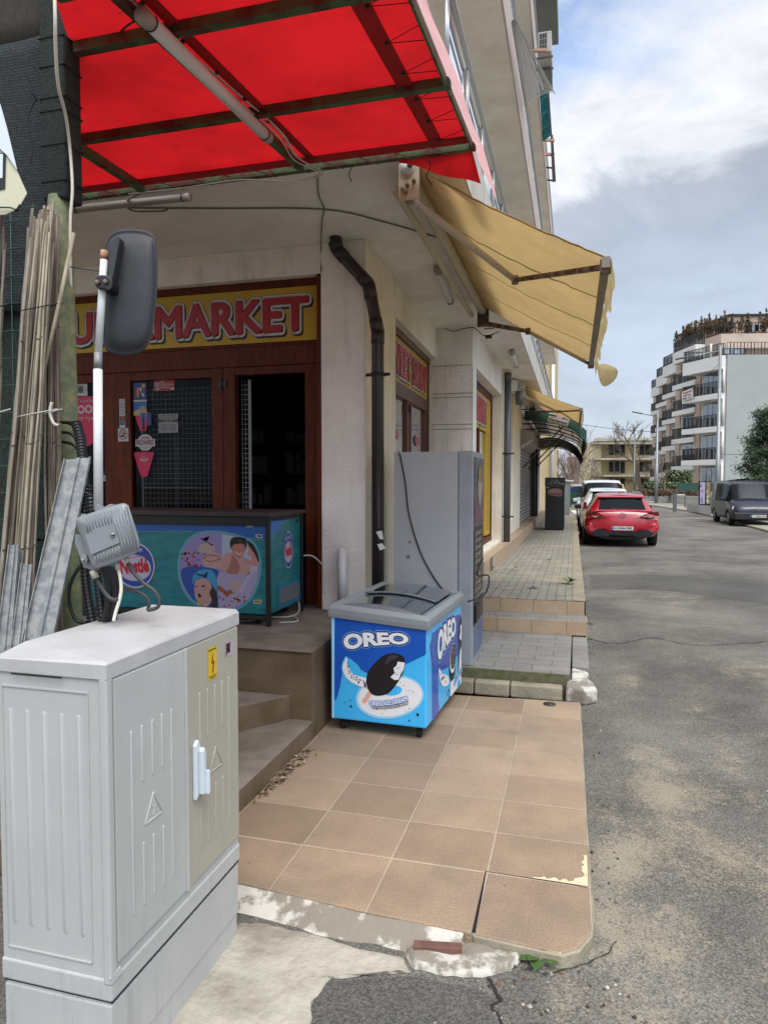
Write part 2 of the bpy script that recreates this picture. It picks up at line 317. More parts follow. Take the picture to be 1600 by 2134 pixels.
# tiled patio
def bricks(name,bw,rh,mortar,c1,c2,cm,off=0,ox=0,oy=0,rough=.65,nz=(2.5,.2),wobble=.0,bump=.6,rot=0,dirt=None):
    m=bpy.data.materials.new(name); m.use_nodes=True; t,b=nodesof(m); NN=t.nodes.new; LL=t.links.new
    tcn=NN('ShaderNodeTexCoord'); mpn=NN('ShaderNodeMapping'); mpn.inputs['Location'].default_value=(ox,oy,0); mpn.inputs['Rotation'].default_value=(0,0,rot); LL(tcn.outputs['Object'],mpn.inputs[0])
    vec=mpn.outputs[0]
    if wobble:
        wn=NN('ShaderNodeTexNoise'); wn.inputs['Scale'].default_value=2.2; LL(tcn.outputs['Object'],wn.inputs['Vector'])
        sb=NN('ShaderNodeVectorMath'); sb.operation='SUBTRACT'; sb.inputs[1].default_value=(.5,.5,.5); LL(wn.outputs['Color'],sb.inputs[0])
        sc=NN('ShaderNodeVectorMath'); sc.operation='SCALE'; sc.inputs['Scale'].default_value=wobble; LL(sb.outputs[0],sc.inputs[0])
        ad=NN('ShaderNodeVectorMath'); LL(vec,ad.inputs[0]); LL(sc.outputs[0],ad.inputs[1]); vec=ad.outputs[0]
    br=NN('ShaderNodeTexBrick'); br.offset=off; br.inputs['Scale'].default_value=1; br.inputs['Brick Width'].default_value=bw; br.inputs['Row Height'].default_value=rh
    br.inputs['Mortar Size'].default_value=mortar; br.inputs['Mortar Smooth'].default_value=.3
    br.inputs['Color1'].default_value=(*lin(c1),1); br.inputs['Color2'].default_value=(*lin(c2),1); br.inputs['Mortar'].default_value=(*lin(cm),1); LL(vec,br.inputs['Vector'])
    n_=NN('ShaderNodeTexNoise'); n_.inputs['Scale'].default_value=nz[0]; n_.inputs['Detail'].default_value=8; n_.inputs['Roughness'].default_value=.65; LL(tcn.outputs['Object'],n_.inputs['Vector'])
    mr=NN('ShaderNodeMapRange'); mr.inputs['From Min'].default_value=.3; mr.inputs['From Max'].default_value=.7; mr.inputs['To Min'].default_value=1-nz[1]; mr.inputs['To Max'].default_value=1+nz[1]*.5; LL(n_.outputs[0],mr.inputs[0])
    n3=NN('ShaderNodeTexNoise'); n3.inputs['Scale'].default_value=110; n3.inputs['Detail'].default_value=3; LL(tcn.outputs['Object'],n3.inputs['Vector'])
    mr3=NN('ShaderNodeMapRange'); mr3.inputs['From Min'].default_value=.35; mr3.inputs['From Max'].default_value=.65; mr3.inputs['To Min'].default_value=.88; mr3.inputs['To Max'].default_value=1.08; LL(n3.outputs[0],mr3.inputs[0])
    mu0=NN('ShaderNodeMath'); mu0.operation='MULTIPLY'; LL(mr.outputs[0],mu0.inputs[0]); LL(mr3.outputs[0],mu0.inputs[1])
    mu=NN('ShaderNodeVectorMath'); mu.operation='SCALE'; LL(br.outputs['Color'],mu.inputs[0]); LL(mu0.outputs[0],mu.inputs['Scale'])
    co=mu.outputs[0]
    # small dark spots of dirt
    vo=NN('ShaderNodeTexVoronoi'); vo.inputs['Scale'].default_value=5.5; vo.inputs['Randomness'].default_value=1; LL(tcn.outputs['Object'],vo.inputs['Vector'])
    th=NN('ShaderNodeMapRange'); th.inputs['From Min'].default_value=.03; th.inputs['From Max'].default_value=.06; th.inputs['To Min'].default_value=.45; th.inputs['To Max'].default_value=0; LL(vo.outputs['Distance'],th.inputs[0])
    mm=NN('ShaderNodeMix'); mm.data_type='RGBA'; LL(th.outputs[0],mm.inputs[0]); LL(co,mm.inputs[6]); mm.inputs[7].default_value=(.08,.07,.06,1); co=mm.outputs[2]
    if dirt:
        dn=NN('ShaderNodeTexNoise'); dn.inputs['Scale'].default_value=dirt[0]; dn.inputs['Detail'].default_value=9; dn.inputs['Roughness'].default_value=.7; LL(tcn.outputs['Object'],dn.inputs['Vector'])
        dr=NN('ShaderNodeMapRange'); dr.inputs['From Min'].default_value=dirt[1]; dr.inputs['From Max'].default_value=dirt[2]; dr.inputs['To Max'].default_value=dirt[3]; LL(dn.outputs[0],dr.inputs[0])
        dfac=dr.outputs[0]
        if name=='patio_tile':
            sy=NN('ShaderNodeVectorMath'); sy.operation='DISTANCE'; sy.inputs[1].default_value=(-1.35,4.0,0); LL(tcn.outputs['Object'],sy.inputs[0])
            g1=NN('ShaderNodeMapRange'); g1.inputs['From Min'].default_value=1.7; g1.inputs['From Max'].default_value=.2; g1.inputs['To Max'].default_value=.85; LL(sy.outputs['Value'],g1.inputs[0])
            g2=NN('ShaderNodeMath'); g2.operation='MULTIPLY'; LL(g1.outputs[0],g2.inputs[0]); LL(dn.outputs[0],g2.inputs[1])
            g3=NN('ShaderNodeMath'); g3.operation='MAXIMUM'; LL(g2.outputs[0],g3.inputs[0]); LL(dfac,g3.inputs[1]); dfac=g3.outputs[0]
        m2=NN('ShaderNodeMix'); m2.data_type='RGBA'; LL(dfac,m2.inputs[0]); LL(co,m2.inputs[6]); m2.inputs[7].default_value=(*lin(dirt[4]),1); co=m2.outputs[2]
    LL(co,b.inputs['Base Color']); b.inputs['Roughness'].default_value=rough
    iv=NN('ShaderNodeMath'); iv.operation='MULTIPLY_ADD'; iv.inputs[1].default_value=-1; LL(br.outputs['Fac'],iv.inputs[0]); LL(n3.outputs[0],iv.inputs[2])
    bn=NN('ShaderNodeBump'); bn.inputs['Strength'].default_value=bump; bn.inputs['Distance'].default_value=.006; LL(iv.outputs[0],bn.inputs['Height']); LL(bn.outputs[0],b.inputs['Normal'])
    MATS[name]=m; return m
tilemF=bricks('patio_tile_front',.405,.42,.0065,'a08a72','8f7a64','ae9b86',0,4.05-.083,-2.78+.42*10,.6,(3.2,.19),.0,.7,0,(1.5,.48,.70,.6,'756c60'))
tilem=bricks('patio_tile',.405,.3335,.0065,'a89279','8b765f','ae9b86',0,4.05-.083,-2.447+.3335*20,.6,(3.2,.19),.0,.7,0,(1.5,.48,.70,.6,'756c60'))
pavm=bricks('walk_paver',.19,.083,.007,'9a968a','8a867a','3e3a32',.5,.07+1.9,-7.09+8.3,.8,(3,.28),.02,1,0,(1.1,.5,.66,.55,'a99a7c'))
pavL=bricks('landing_paver',.30,.16,.004,'8d8c88','84827c','6a665e',.5,3,3,.8,(3,.22),.015,1)
cladm=bricks('step_cladding',.33,3,.003,'b09a80','a58f76','6b5c4a',0,.05,0,.55,(6,.15),0,.3)
# asphalt
def asphalt(name,dk,lt,sand,blobs,speck=.18):
    m=bpy.data.materials.new(name); m.use_nodes=True; t,b=nodesof(m); NN=t.nodes.new; LL=t.links.new
    tcn=NN('ShaderNodeTexCoord'); ob=tcn.outputs['Object']
    def nzz(s,d=6,r=.6):
        n=NN('ShaderNodeTexNoise'); n.inputs['Scale'].default_value=s; n.inputs['Detail'].default_value=d; n.inputs['Roughness'].default_value=r; LL(ob,n.inputs['Vector']); return n.outputs[0]
    big=nzz(.6,8,.65)
    r1=NN('ShaderNodeValToRGB'); r1.color_ramp.elements[0].position=.38; r1.color_ramp.elements[1].position=.62; r1.color_ramp.elements[0].color=(*lin(dk),1); r1.color_ramp.elements[1].color=(*lin(lt),1); LL(big,r1.inputs[0])
    col=r1.outputs[0]
    vo=NN('ShaderNodeTexVoronoi'); vo.inputs['Scale'].default_value=150; LL(ob,vo.inputs['Vector'])
    mr=NN('ShaderNodeMapRange'); mr.inputs['From Min'].default_value=0; mr.inputs['From Max'].default_value=1; mr.inputs['To Min'].default_value=.62; mr.inputs['To Max'].default_value=1.45; 
    sp=NN('ShaderNodeSeparateColor'); LL(vo.outputs['Color'],sp.inputs[0]); LL(sp.outputs[0],mr.inputs[0])
    mu=NN('ShaderNodeVectorMath'); mu.operation='SCALE'; LL(col,mu.inputs[0]); LL(mr.outputs[0],mu.inputs['Scale']); col=mu.outputs[0]
    # sand in drifts: blobs given as x,y,rx,ry,strength
    acc=None
    for (x,y,rx,ry,st) in blobs:
        mpn=NN('ShaderNodeMapping'); mpn.vector_type='POINT'; mpn.inputs['Location'].default_value=(-x/rx,-y/ry,0); mpn.inputs['Scale'].default_value=(1/rx,1/ry,0); LL(ob,mpn.inputs[0])
        ln=NN('ShaderNodeVectorMath'); ln.operation='LENGTH'; LL(mpn.outputs[0],ln.inputs[0])
        q=NN('ShaderNodeMapRange'); q.inputs['From Min'].default_value=1.15; q.inputs['From Max'].default_value=.1; q.inputs['To Max'].default_value=st; LL(ln.outputs['Value'],q.inputs[0])
        if acc is None: acc=q.outputs[0]
        else:
            a=NN('ShaderNodeMath'); a.operation='MAXIMUM'; LL(acc,a.inputs[0]); LL(q.outputs[0],a.inputs[1]); acc=a.outputs[0]
    if acc is not None:
        nn=nzz(2.6,10,.75); fine=nzz(110,3,.6)
        a=NN('ShaderNodeMath'); a.operation='MULTIPLY_ADD'; a.inputs[1].default_value=2.2; LL(nn,a.inputs[0]); LL(acc,a.inputs[2])
        a2=NN('ShaderNodeMath'); a2.operation='MULTIPLY_ADD'; a2.inputs[1].default_value=1.5; LL(fine,a2.inputs[0]); LL(a.outputs[0],a2.inputs[2])
        q=NN('ShaderNodeMapRange'); q.inputs['From Min'].default_value=2.12; q.inputs['From Max'].default_value=2.5; q.inputs['To Max'].default_value=.6; LL(a2.outputs[0],q.inputs[0])
        mm=NN('ShaderNodeMix'); mm.data_type='RGBA'; LL(q.outputs[0],mm.inputs[0]); LL(col,mm.inputs[6]); mm.inputs[7].default_value=(*lin(sand),1); col=mm.outputs[2]
    v2=NN('ShaderNodeTexVoronoi'); v2.inputs['Scale'].default_value=9; LL(ob,v2.inputs['Vector'])
    th=NN('ShaderNodeMapRange'); th.inputs['From Min'].default_value=.025; th.inputs['From Max'].default_value=.045; th.inputs['To Min'].default_value=.7; th.inputs['To Max'].default_value=0; LL(v2.outputs['Distance'],th.inputs[0])
    mm=NN('ShaderNodeMix'); mm.data_type='RGBA'; LL(th.outputs[0],mm.inputs[0]); LL(col,mm.inputs[6]); mm.inputs[7].default_value=(.42,.4,.37,1); col=mm.outputs[2]
    LL(col,b.inputs['Base Color']); b.inputs['Roughness'].default_value=.9; b.inputs['Specular IOR Level'].default_value=.3
    bn=NN('ShaderNodeBump'); bn.inputs['Strength'].default_value=.45; bn.inputs['Distance'].default_value=.006; LL(vo.outputs['Distance'],bn.inputs['Height']); LL(bn.outputs[0],b.inputs['Normal'])
    MATS[name]=m; return m
def blob(x,y,rx,ry,s):
    p=P(x,y,Z=-.05); return (p.x,p.y,rx*.8,ry*1.6,s)
asph=asphalt('asphalt','504e49','6f6c65','a1957f',[blob(1400,1660,.42,.55,.62),blob(1310,1780,.32,.4,.6),blob(1490,1800,.5,.4,.5),blob(1330,1940,.5,.28,.6),blob(1450,2010,.5,.3,.45),blob(1320,1420,.28,.5,.5),blob(1500,1560,.5,.9,.33),blob(1180,2090,.3,.2,.6),blob(1560,1400,.9,1.2,.3),blob(1400,1250,.8,2,.28)])
asph2=asphalt('asphalt_patch_dark','4b4a47','5c5a56','777777',[])
peel=mat('peeling_limewash','bcb8ae',.9,0,7,.3,.6,30,col2='827b6f',lo=.47,hi=.54,detail=12)
cem=mat('cement','a8a294',.9,0,3,.2,.8,14,col2='857e70',lo=.35,hi=.55,detail=10,bdist=.03)
kerbm=mat('kerb_concrete','9b937f',.85,0,4,.25,.6,40,col2='726a59',detail=9)
moss=mat('moss','4d5430',.95,0,20,.4,.6,80,col2='6b6353')
rightpav=bricks('far_pavement',.4,.4,.01,'918c80','857f72','6a6458',.0,0,0,.85,(1,.25),0,.4)
# ------------------------------------------------------------------ ground, road, paving
def polyobj(name,pts,z0,z1,m,**k): 
    mb=MB(); mb.prism(pts,z0,z1,m); o=mb.build(name); tag(o,kind='structure'); return o
mb=MB(); mb.add([(-900,-300,-.12),(900,-300,-.12),(900,1500,-.12),(-900,1500,-.12)],[(0,1,2,3)],mat('soil','6f6653',.95,0,.5,.3)); tag(mb.build('ground'),kind='structure')
# road sheet, follows the right-hand kerb and bends left far away
kr=[(9.5,-6),(7.2,8),(6.35,16),(6.16,25.1),(6.33,33.7),(6.15,42),(5.27,50.7),(3.2,62),(-1,78),(-8,96)]
kl=[(-22,96),(-10,80),(-4.5,66),(-.6,52),(.1,40),(.1,7.0),(-.4,5.5),(-.4,2.5),(-14,2.5),(-14,-6)]
mb=MB(); mb.add([(x,y,-.05) for x,y in kr+kl],[tuple(range(len(kr+kl)))],asph); tag(mb.build('road'),kind='structure')
# patio
Z3=lambda x,y:(P(x,y,Z=0).x,P(x,y,Z=0).y)
mb=MB()
pat=[(-.33,2.385),(-.025,2.36),(.03,2.40),(.075,2.49),(.086,2.6),(.072,3.4),(.06,5.16),(-.85,5.1),(-3,5.1),(-3,2.5),(-1.25,2.445),(-.72,2.40)]
pF=[(-.33,2.385),(-.025,2.36),(.03,2.40),(.075,2.49),(.086,2.6),(.083,2.778),(-3,2.778),(-3,2.5),(-1.25,2.445),(-.72,2.40)]; pB=[(.083,2.778),(.072,3.4),(.06,5.16),(-.85,5.1),(-3,5.1),(-3,2.778)]
mb.prism(pF,-.045,0,tilemF); mb.prism(pB,-.045,0,tilem); o=mb.build('patio_paving',bevel=.006); tag(o,kind='structure')
# slab edge faces below the tiles
mb=MB(); 
def strip(a,b,th): pass
edge=[(-.325,2.377),(-.02,2.352),(.038,2.393),(.083,2.487),(.094,2.6),(.08,3.4),(.068,5.16),(.0,5.16),(.0,2.7),(-.06,2.45),(-.325,2.45)]
mb.prism(edge,-.06,-.006,kerbm); tag(mb.build('patio_edge',bevel=.004),kind='structure')
# limewashed slope in front of tiles + cement apron
mb=MB()
fr0=[(-2.2,2.48),(-1.25,2.438),(-1.0,2.42),(-.72,2.392),(-.5,2.388),(-.36,2.38)]
def slope(u,v):
    i=min(int(u*(len(fr0)-1)),len(fr0)-2); f=u*(len(fr0)-1)-i; x=fr0[i][0]*(1-f)+fr0[i+1][0]*f; y=fr0[i][1]*(1-f)+fr0[i+1][1]*f
    d=.10+.03*noise.noise(Vector((x*4,0,0))); n=noise.noise(Vector((x*14,v*4,3)))
    return Vector((x,y-v*d-.006*n*(v>0),-.003-.046*v**.8+.006*n*(0<v<1)))
mb.grid(slope,50,6,peel); tag(mb.build('limewashed_kerb_slope'),kind='structure')
def irregular(name,pix,z,th,m,nn=5,amp=.012,kind='structure',lay=None):
    pts=[P(x,y,Z=z) for x,y in pix]; q=[]
    for i in range(len(pts)):
        a,b=pts[i],pts[(i+1)%len(pts)]
        for k in range(nn):
            p=a.lerp(b,k/nn); w_=wob(p,14,amp)+wob(p,45,amp*.5); q.append((p.x+w_.x,p.y+w_.y))
    mb=MB(); c=Vector((sum(p[0] for p in q)/len(q),sum(p[1] for p in q)/len(q)))
    n=len(q); vs_=[];rings=[1,.93,.8,.6,.4,.2]
    for ri,rg in enumerate(rings):
        for p in q:
            x=c.x+(p[0]-c.x)*rg; y=c.y+(p[1]-c.y)*rg; hz=0 if ri==0 else th*(.7+.5*noise.noise(Vector((x*9,y*9,0)))); vs_.append((x,y,z+.002+hz))
    vs_.append((c.x,c.y,z+.002+th*.8)); fs=[(r*n+i,r*n+(i+1)%n,(r+1)*n+(i+1)%n,(r+1)*n+i) for r in range(len(rings)-1) for i in range(n)]+[((len(rings)-1)*n+i,(len(rings)-1)*n+(i+1)%n,len(vs_)-1) for i in range(n)]
    mb.add(vs_,fs,m,True); o=mb.build(name)
    if kind: tag(o,kind=kind)
    return o
irregular('cement_apron',[(505,1925),(560,1928),(640,1945),(760,1982),(836,2000),(856,2032),(760,2036),(690,2042),(655,2085),(648,2170),(640,2300),(250,2300),(180,2050)],-.05,.016,cem,8)
irregular('asphalt_patch',[(652,2095),(690,2046),(860,2040),(1000,2062),(1035,2092),(1030,2160),(1010,2300),(630,2300),(640,2150)],-.05,.006,asph2,6)
o=irregular('broken_limestone',[(842,1990),(905,1962),(1010,1975),(1082,2000),(1068,2026),(1010,2042),(930,2036),(862,2022)],-.05,.03,peel,5,kind=None); tag(o,'broken whitewashed kerb chunk lying below the front edge of the tiles','kerb stone')
mb=MB(); a=P(862,1972,Z=-.02); b=P(962,1978,Z=-.02); mb.bar(a,b,.035,.022,mat('brick','6b4a40',.85,0,20,.3,.4,80)); tag(mb.build('brick_fragment',bevel=.003),'thin reddish brick fragment wedged under the tile edge','brick')
# low landing, kerb stones, steps, upper walk
mb=MB(); zt=.13
mb.prism([(-1.7,5.45),(-.01,5.43),(.0,6.83),(-1.7,6.83)],-.05,zt,pavL); tag(mb.build('landing_paving',bevel=.008),kind='structure')
mb=MB(); mb.prism([(.004,5.72),(.135,5.70),(.14,6.83),(.004,6.83)],-.05,zt-.01,pavL); tag(mb.build('landing_side_paving',bevel=.01),kind='structure')
mb=MB(); mb.prism([(-1.7,5.425),(-.015,5.405),(-.015,5.45),(-1.7,5.45)],-.05,zt-.005,moss); tag(mb.build('landing_edge'),kind='structure')
xs=[-.98,-.73,-.455,-.06]
for i in range(3):
    mb=MB(); mb.prism([(xs[i]+.004,5.30),(xs[i+1]-.004,5.30-.004),(xs[i+1]-.004,5.40),(xs[i]+.004,5.40)],-.05,.055,kerbm)
    o=mb.build('kerb_stone',bevel=.012); tag(o,['low kerb stone nearest the blue freezer in the row before the grey landing','middle low kerb stone of the row before the grey landing','low kerb stone with a dirty broken end, right of the row before the landing'][i],'kerb stone',group='kerb stones before the landing')
mb=MB(); 
bx=[(-.04,5.28),(.1,5.24),(.19,5.33),(.165,5.5),(.12,5.56),(-.03,5.44)]
mb.prism(bx,-.05,[.075,.07,.06,.055,.08,.085],peel); o=mb.build('kerb_stone',bevel=.018); tag(o,'loose white broken kerb block jutting over the asphalt at the landing corner','kerb stone')
mb=MB(); mb.prism([(.0,5.5),(.12,5.56),(.135,5.7),(.0,5.72)],-.05,[.1,.07,.09,.11],peel); tag(mb.build('rubble',bevel=.02),'crumbling white mortar lump behind the loose kerb block','rubble')
def step(name,x0,x1,y0,y1,z0,z1):
    mb=MB(); mb.box(x0,x1,y0-.012,y0,z0,z1-.004,cladm); mb.box(x0,x1,y0,y1,z0,z1,pavL if name=='lower_step' else pavm); mb.box(x1,x1+.012,y0-.012,y1,-.05,z1-.004,cladm); tag(mb.build(name,bevel=.004),kind='structure')
step('lower_step',-1.7,.13,6.83,7.12,zt,.274)
zs=.413
mb=MB(); 
yy=[7.12,12,18,40,52]; zz=[.413,.33,.32,.32,.33]
fs=[];vs_=[]
for y,z in zip(yy,zz):
    vs_+=[(-1.7,y,z),(.0,y,z)]
mb.add(vs_,[(2*i,2*i+1,2*i+3,2*i+2) for i in range(4)],pavm)
mb.add([(-1.7,7.12,.2),(.118,7.12,.2),(.118,7.12,.409),(-1.7,7.12,.409)],[(0,1,2,3)],cladm); tag(mb.build('sidewalk'),kind='structure')
mb=MB(); vs_=[]
for y,z in zip(yy,zz): vs_+=[(.004,y,z+.004),(.128,y,z+.002),(.135,y,-.06)]
mb.add(vs_,[f for i in range(4) for f in ((3*i,3*i+1,3*i+4,3*i+3),(3*i+1,3*i+2,3*i+5,3*i+4))],mat('walk_kerb','978a70',.8,0,3,.25,.4,30,col2='7f7a6c',detail=9)); tag(mb.build('kerb'),kind='structure')
# right-hand pavement and its kerb
kr2=[(9.5,-6),(7.2,8),(6.35,16),(6.16,25.1),(6.33,33.7),(6.15,42),(5.27,50.7),(3.2,62),(-1,78)]
mb=MB(); 
pp=[(x+.15,y) for x,y in kr2]
mb.add([(x,y,.02) for x,y in pp]+[(60,78,.4),(60,-6,.1)],[tuple(range(len(pp)+2))],rightpav); tag(mb.build('pavement'),kind='structure')
mb=MB(); vs_=[]
for x,y in kr2: vs_+=[(x,y,-.06),(x,y,.024),(x+.15,y,.026)]
mb.add(vs_,[f for i in range(len(kr2)-1) for f in ((3*i,3*i+1,3*i+4,3*i+3),(3*i+1,3*i+2,3*i+5,3*i+4))],kerbm); tag(mb.build('far_kerb'),kind='structure')
# entrance platform with fan steps
plx=[(-1.547,3.98),(-1.60,5.36),(-9,5.36),(-9,3.98)]
plat=thing('entrance_steps','brown concrete entrance platform with two fan steps up to the shop door','steps',(-1.6,3.98,0))
mb=MB(); mb.prism(plx,-.04,.545,conc); o=mb.build('platform',plat,bevel=.006)
mb=MB(); mb.prism([(-1.552,3.96),(-1.6,5.36),(-9,5.36),(-9,3.96)],.5455,.549,concT); mb.build('tread',plat)
for nm,pts,z0,z1 in (('step',[(-1.545,3.978),(-9,3.978),(-9,2.3),(-1.535,2.3)],-.04,.113),('step',[(-1.70,3.977),(-9,3.977),(-9,2.7),(-3.0,2.8),(-2.3,3.2),(-1.93,3.66),(-1.75,3.9)],.114,.262)):
    mb=MB(); mb.prism(pts,z0,z1-.004,conc); mb.prism(pts,z1-.0035,z1,concT); mb.build(nm,plat,bevel=.004)
# limewash splashes on the step corner
mb=MB()
for x,y,sz in ((650,1515,.03),(640,1520,.022),(625,1535,.02)):
    p=P(x,y,Z=.116); pts=[(p.x+math.cos(a)*sz*rnd(.4,1.3),p.y+math.sin(a)*sz*rnd(.6,1.6)) for a in [i*.4 for i in range(15)]]
    pts=[(min(a,-1.547),min(b,3.97)) for a,b in pts]
    mb.add([(a,b,.1155) for a,b in pts],[tuple(range(len(pts)))],whitep)
mb.build('paint_splash',plat)
# dead leaves and twigs
mb=MB(); lm=[mat('leaf_litter','6b5038',.9,0,30,.3),mat('leaf_litter2','9a8a70',.9),mat('leaf_litter3','3a2e24',.9)]
for i in range(420):
    t=random.random(); c=P(520+110*t,1655-90*t,Z=0); x=c.x+random.gauss(0,.035)+.03; y=c.y+random.gauss(0,.06); z=rnd(.002,.02); s_=rnd(.006,.024); a=rnd(0,6.3)
    if x<-1.53: continue
    q=Vector((math.cos(a),math.sin(a),rnd(-.3,.3)))*s_; r_=Vector((-math.sin(a),math.cos(a),rnd(-.3,.3)))*s_*rnd(.15,.6); c=Vector((x,y,z))
    mb.add([c-q,c+r_,c+q,c-r_],[(0,1,2,3)],random.choice(lm))
for i in range(25):
    t=random.random(); c=P(520+100*t,1655-80*t,Z=.012); a=rnd(.6,1.8); l=rnd(.02,.08); mb.tube([c,c+Vector((math.cos(a)*l,math.sin(a)*l,.004))],rnd(.001,.003),lm[1],4)
tag(mb.build('leaf_litter'),'swept pile of dead leaves and twigs against the concrete step','debris',kind='stuff')
mb=MB()
for i in range(260):
    x=rnd(.09,.22); y=rnd(2.6,13); 
    if i%3==0: x=rnd(-.3,.25); y=rnd(2.05,2.36)
    s_=rnd(.003,.011); c=Vector((x,y,-.048)); 
    mb.add([c+Vector((s_*rnd(.6,1),0,0)),c+Vector((0,s_,0)),c-Vector((s_,0,0)),c-Vector((0,s_*rnd(.6,1),0)),c+Vector((0,0,s_*.9))],[(0,1,4),(1,2,4),(2,3,4),(3,0,4)],random.choice([kerbm,lm[0],lm[2],asph2,peel,asph2]))
for i in range(320):
    p=Vector((rnd(-1,3),rnd(1.9,7),-.05)); s_=rnd(.002,.007)
    if p.x<.1 and p.y>2.3: continue
    mb.add([p+Vector((s_,0,0)),p+Vector((0,s_,0)),p-Vector((s_,0,0)),p-Vector((0,s_,0)),p+Vector((0,0,s_*.8))],[(0,1,4),(1,2,4),(2,3,4),(3,0,4)],random.choice([kerbm,peel,asph2,asph2,lm[1]]))
tag(mb.build('gravel'),'loose grit and small stones along the kerb and road','gravel',kind='stuff')
# weeds
def weed(x,y,z,n,l,wd,label,up=.5,mt=grn):
    mb=MB()
    for i in range(n):
        a=2*math.pi*i/n+rnd(-.3,.3); el=rnd(up*.5,up*1.4); ll=l*rnd(.6,1.1); d=Vector((math.cos(a)*math.cos(el),math.sin(a)*math.cos(el),math.sin(el))); sd_=Vector((-math.sin(a),math.cos(a),0)); o=Vector((x,y,z))
        ps=[]
        for k,(t,ww) in enumerate(((0,.15),(.35,.8),(.7,1),(1,.08))):
            c=o+d*ll*t+Vector((0,0,-ll*.35*t*t)); ps+=[c-sd_*wd*ww/2,c+sd_*wd*ww/2+Vector((0,0,.0)),]
        mb.add(ps,[(0,1,3,2),(2,3,5,4),(4,5,7,6)],mt,True)
    tag(mb.build('weed'),label,'weed',group='weeds in the paving joints')
pw=P(1122,1996,Z=-.045); weed(pw.x,pw.y,-.04,9,.085,.042,'broad-leaved green weed at the chamfered tile corner',.6)
p=P(1187,1215,Z=.40); weed(p.x,p.y,.41,16,.16,.03,'largest weed in the walk joint beside the kerb',.7)
p=P(1075,1183,Z=.41); weed(p.x,p.y,.40,18,.13,.012,'thin dry grassy tuft in the middle of the walk',.9,mat('dry_grass','7a7a4c',.8))
p=P(1027,1182,Z=.41); weed(p.x,p.y,.40,9,.09,.02,'small weed against the shop plinth')
p=P(1112,1225,Z=.41); weed(p.x,p.y,.41,10,.09,.018,'small weed in the joint nearest the upper step')
p=P(1143,1166,Z=.38); weed(p.x,p.y,.37,12,.13,.02,'sprawling weed in the joint halfway up the walk')
for k in range(9):
    y=7.3+k*.8+rnd(-.2,.3); 
    if k==0: lb='tuft of green weeds at the foot of the kerb by the upper step'
    weed(.16+rnd(-.01,.03),y,-.05,10,rnd(.06,.12),.02,['green weed at the kerb foot beside the upper step corner','second green weed along the kerb foot from the step','third green weed along the kerb foot from the step','fourth green weed along the kerb foot from the step','fifth green weed along the kerb foot, midway to the red car','sixth green weed along the kerb foot from the step','seventh green weed along the kerb foot from the step','eighth green weed along the kerb foot from the step','green weed at the kerb foot closest to the red car'][k])
mb=MB(); p=P(1145,1468,Z=0.001); mb.tube([p,p+Vector((0,0,.004))],.045,mat('drain_metal','4a463f',.6,.5,40,.3),20); tag(mb.build('drain_cover'),'small round metal cover in the corner tile by the kerb stones','cover')

# open joint and chipped cream edge of the corner tile
mb=MB(); q=[(-.331,2.385),(-.318,2.385),(-.322,2.60),(-.328,2.79),(-.332,2.79)]; mb.add([(x,y,.0012) for x,y in q],[tuple(range(5))],dark)
q=[(-.33,2.783),(.0,2.781),(.074,2.777),(.074,2.7805),(0,2.7845),(-.2,2.786),(-.33,2.7855)]; mb.add([(x,y,.0014) for x,y in q],[tuple(range(7))],dark); tag(mb.build('open_joint'),kind='structure')
chipm=mat('chipped_cream','cfc0a0',.85,0,20,.15,.4,60); mb=MB(); pts=[(.073,2.786),(.073,3.02)]
for i in range(14): y=3.02-i*.016; pts.append((.06+rnd(-.012,.004) if y>2.83 else .02,y))
pts+= [(x,2.80+rnd(-.008,.02)) for x in [.0-.012*k for k in range(12)]]+[(-.15,2.787)]
mb.add([(x,y,.0018) for x,y in pts],[tuple(range(len(pts)))],chipm)
q=[P(x,y,Z=.0016) for x,y in ((932,1952),(965,1950),(972,1958),(965,1966),(940,1962))]; mb.add([(p.x,max(p.y,2.388),.0018) for p in q],[tuple(range(5))],chipm); tag(mb.build('chipped_edge'),kind='structure')

irregular('road_repair_band',[(1226,1198),(1330,1196),(1450,1203),(1620,1222),(1620,1262),(1500,1246),(1400,1232),(1300,1228),(1232,1226)],-.05,.004,asph2,6,.05)

# cracks in the asphalt
def crack(pix,w,k):
    pts=cr([P(x,y,Z=-.048) for x,y in pix],9); mb=MB(); vs_=[]
    for i,p in enumerate(pts):
        q=wob(p,22,.02); p=p+Vector((q.x,q.y,0)); t=(pts[min(i+1,len(pts)-1)]-pts[max(i-1,0)]).normalized(); n=Vector((-t.y,t.x,0)); ww=w*(.5+abs(noise.noise(p*30))*1.6)*(.25 if i in (0,len(pts)-1) else 1); vs_+=[p+n*ww/2+Vector((0,0,.0005*k+.003)),p-n*ww/2+Vector((0,0,.0005*k+.003))]
    mb.add(vs_,[(2*i,2*i+1,2*i+3,2*i+2) for i in range(len(pts)-1)],mat('crack_dark','24221f',.95)); tag(mb.build('crack'),kind='structure')
crack([(1010,2040),(1040,2080),(1030,2110),(1052,2150),(1040,2200)],.012,1)
crack([(1240,1335),(1290,1342),(1360,1330),(1450,1345),(1600,1338)],.012,2)
crack([(1085,2025),(1150,2030),(1230,2005),(1290,1968)],.004,3)
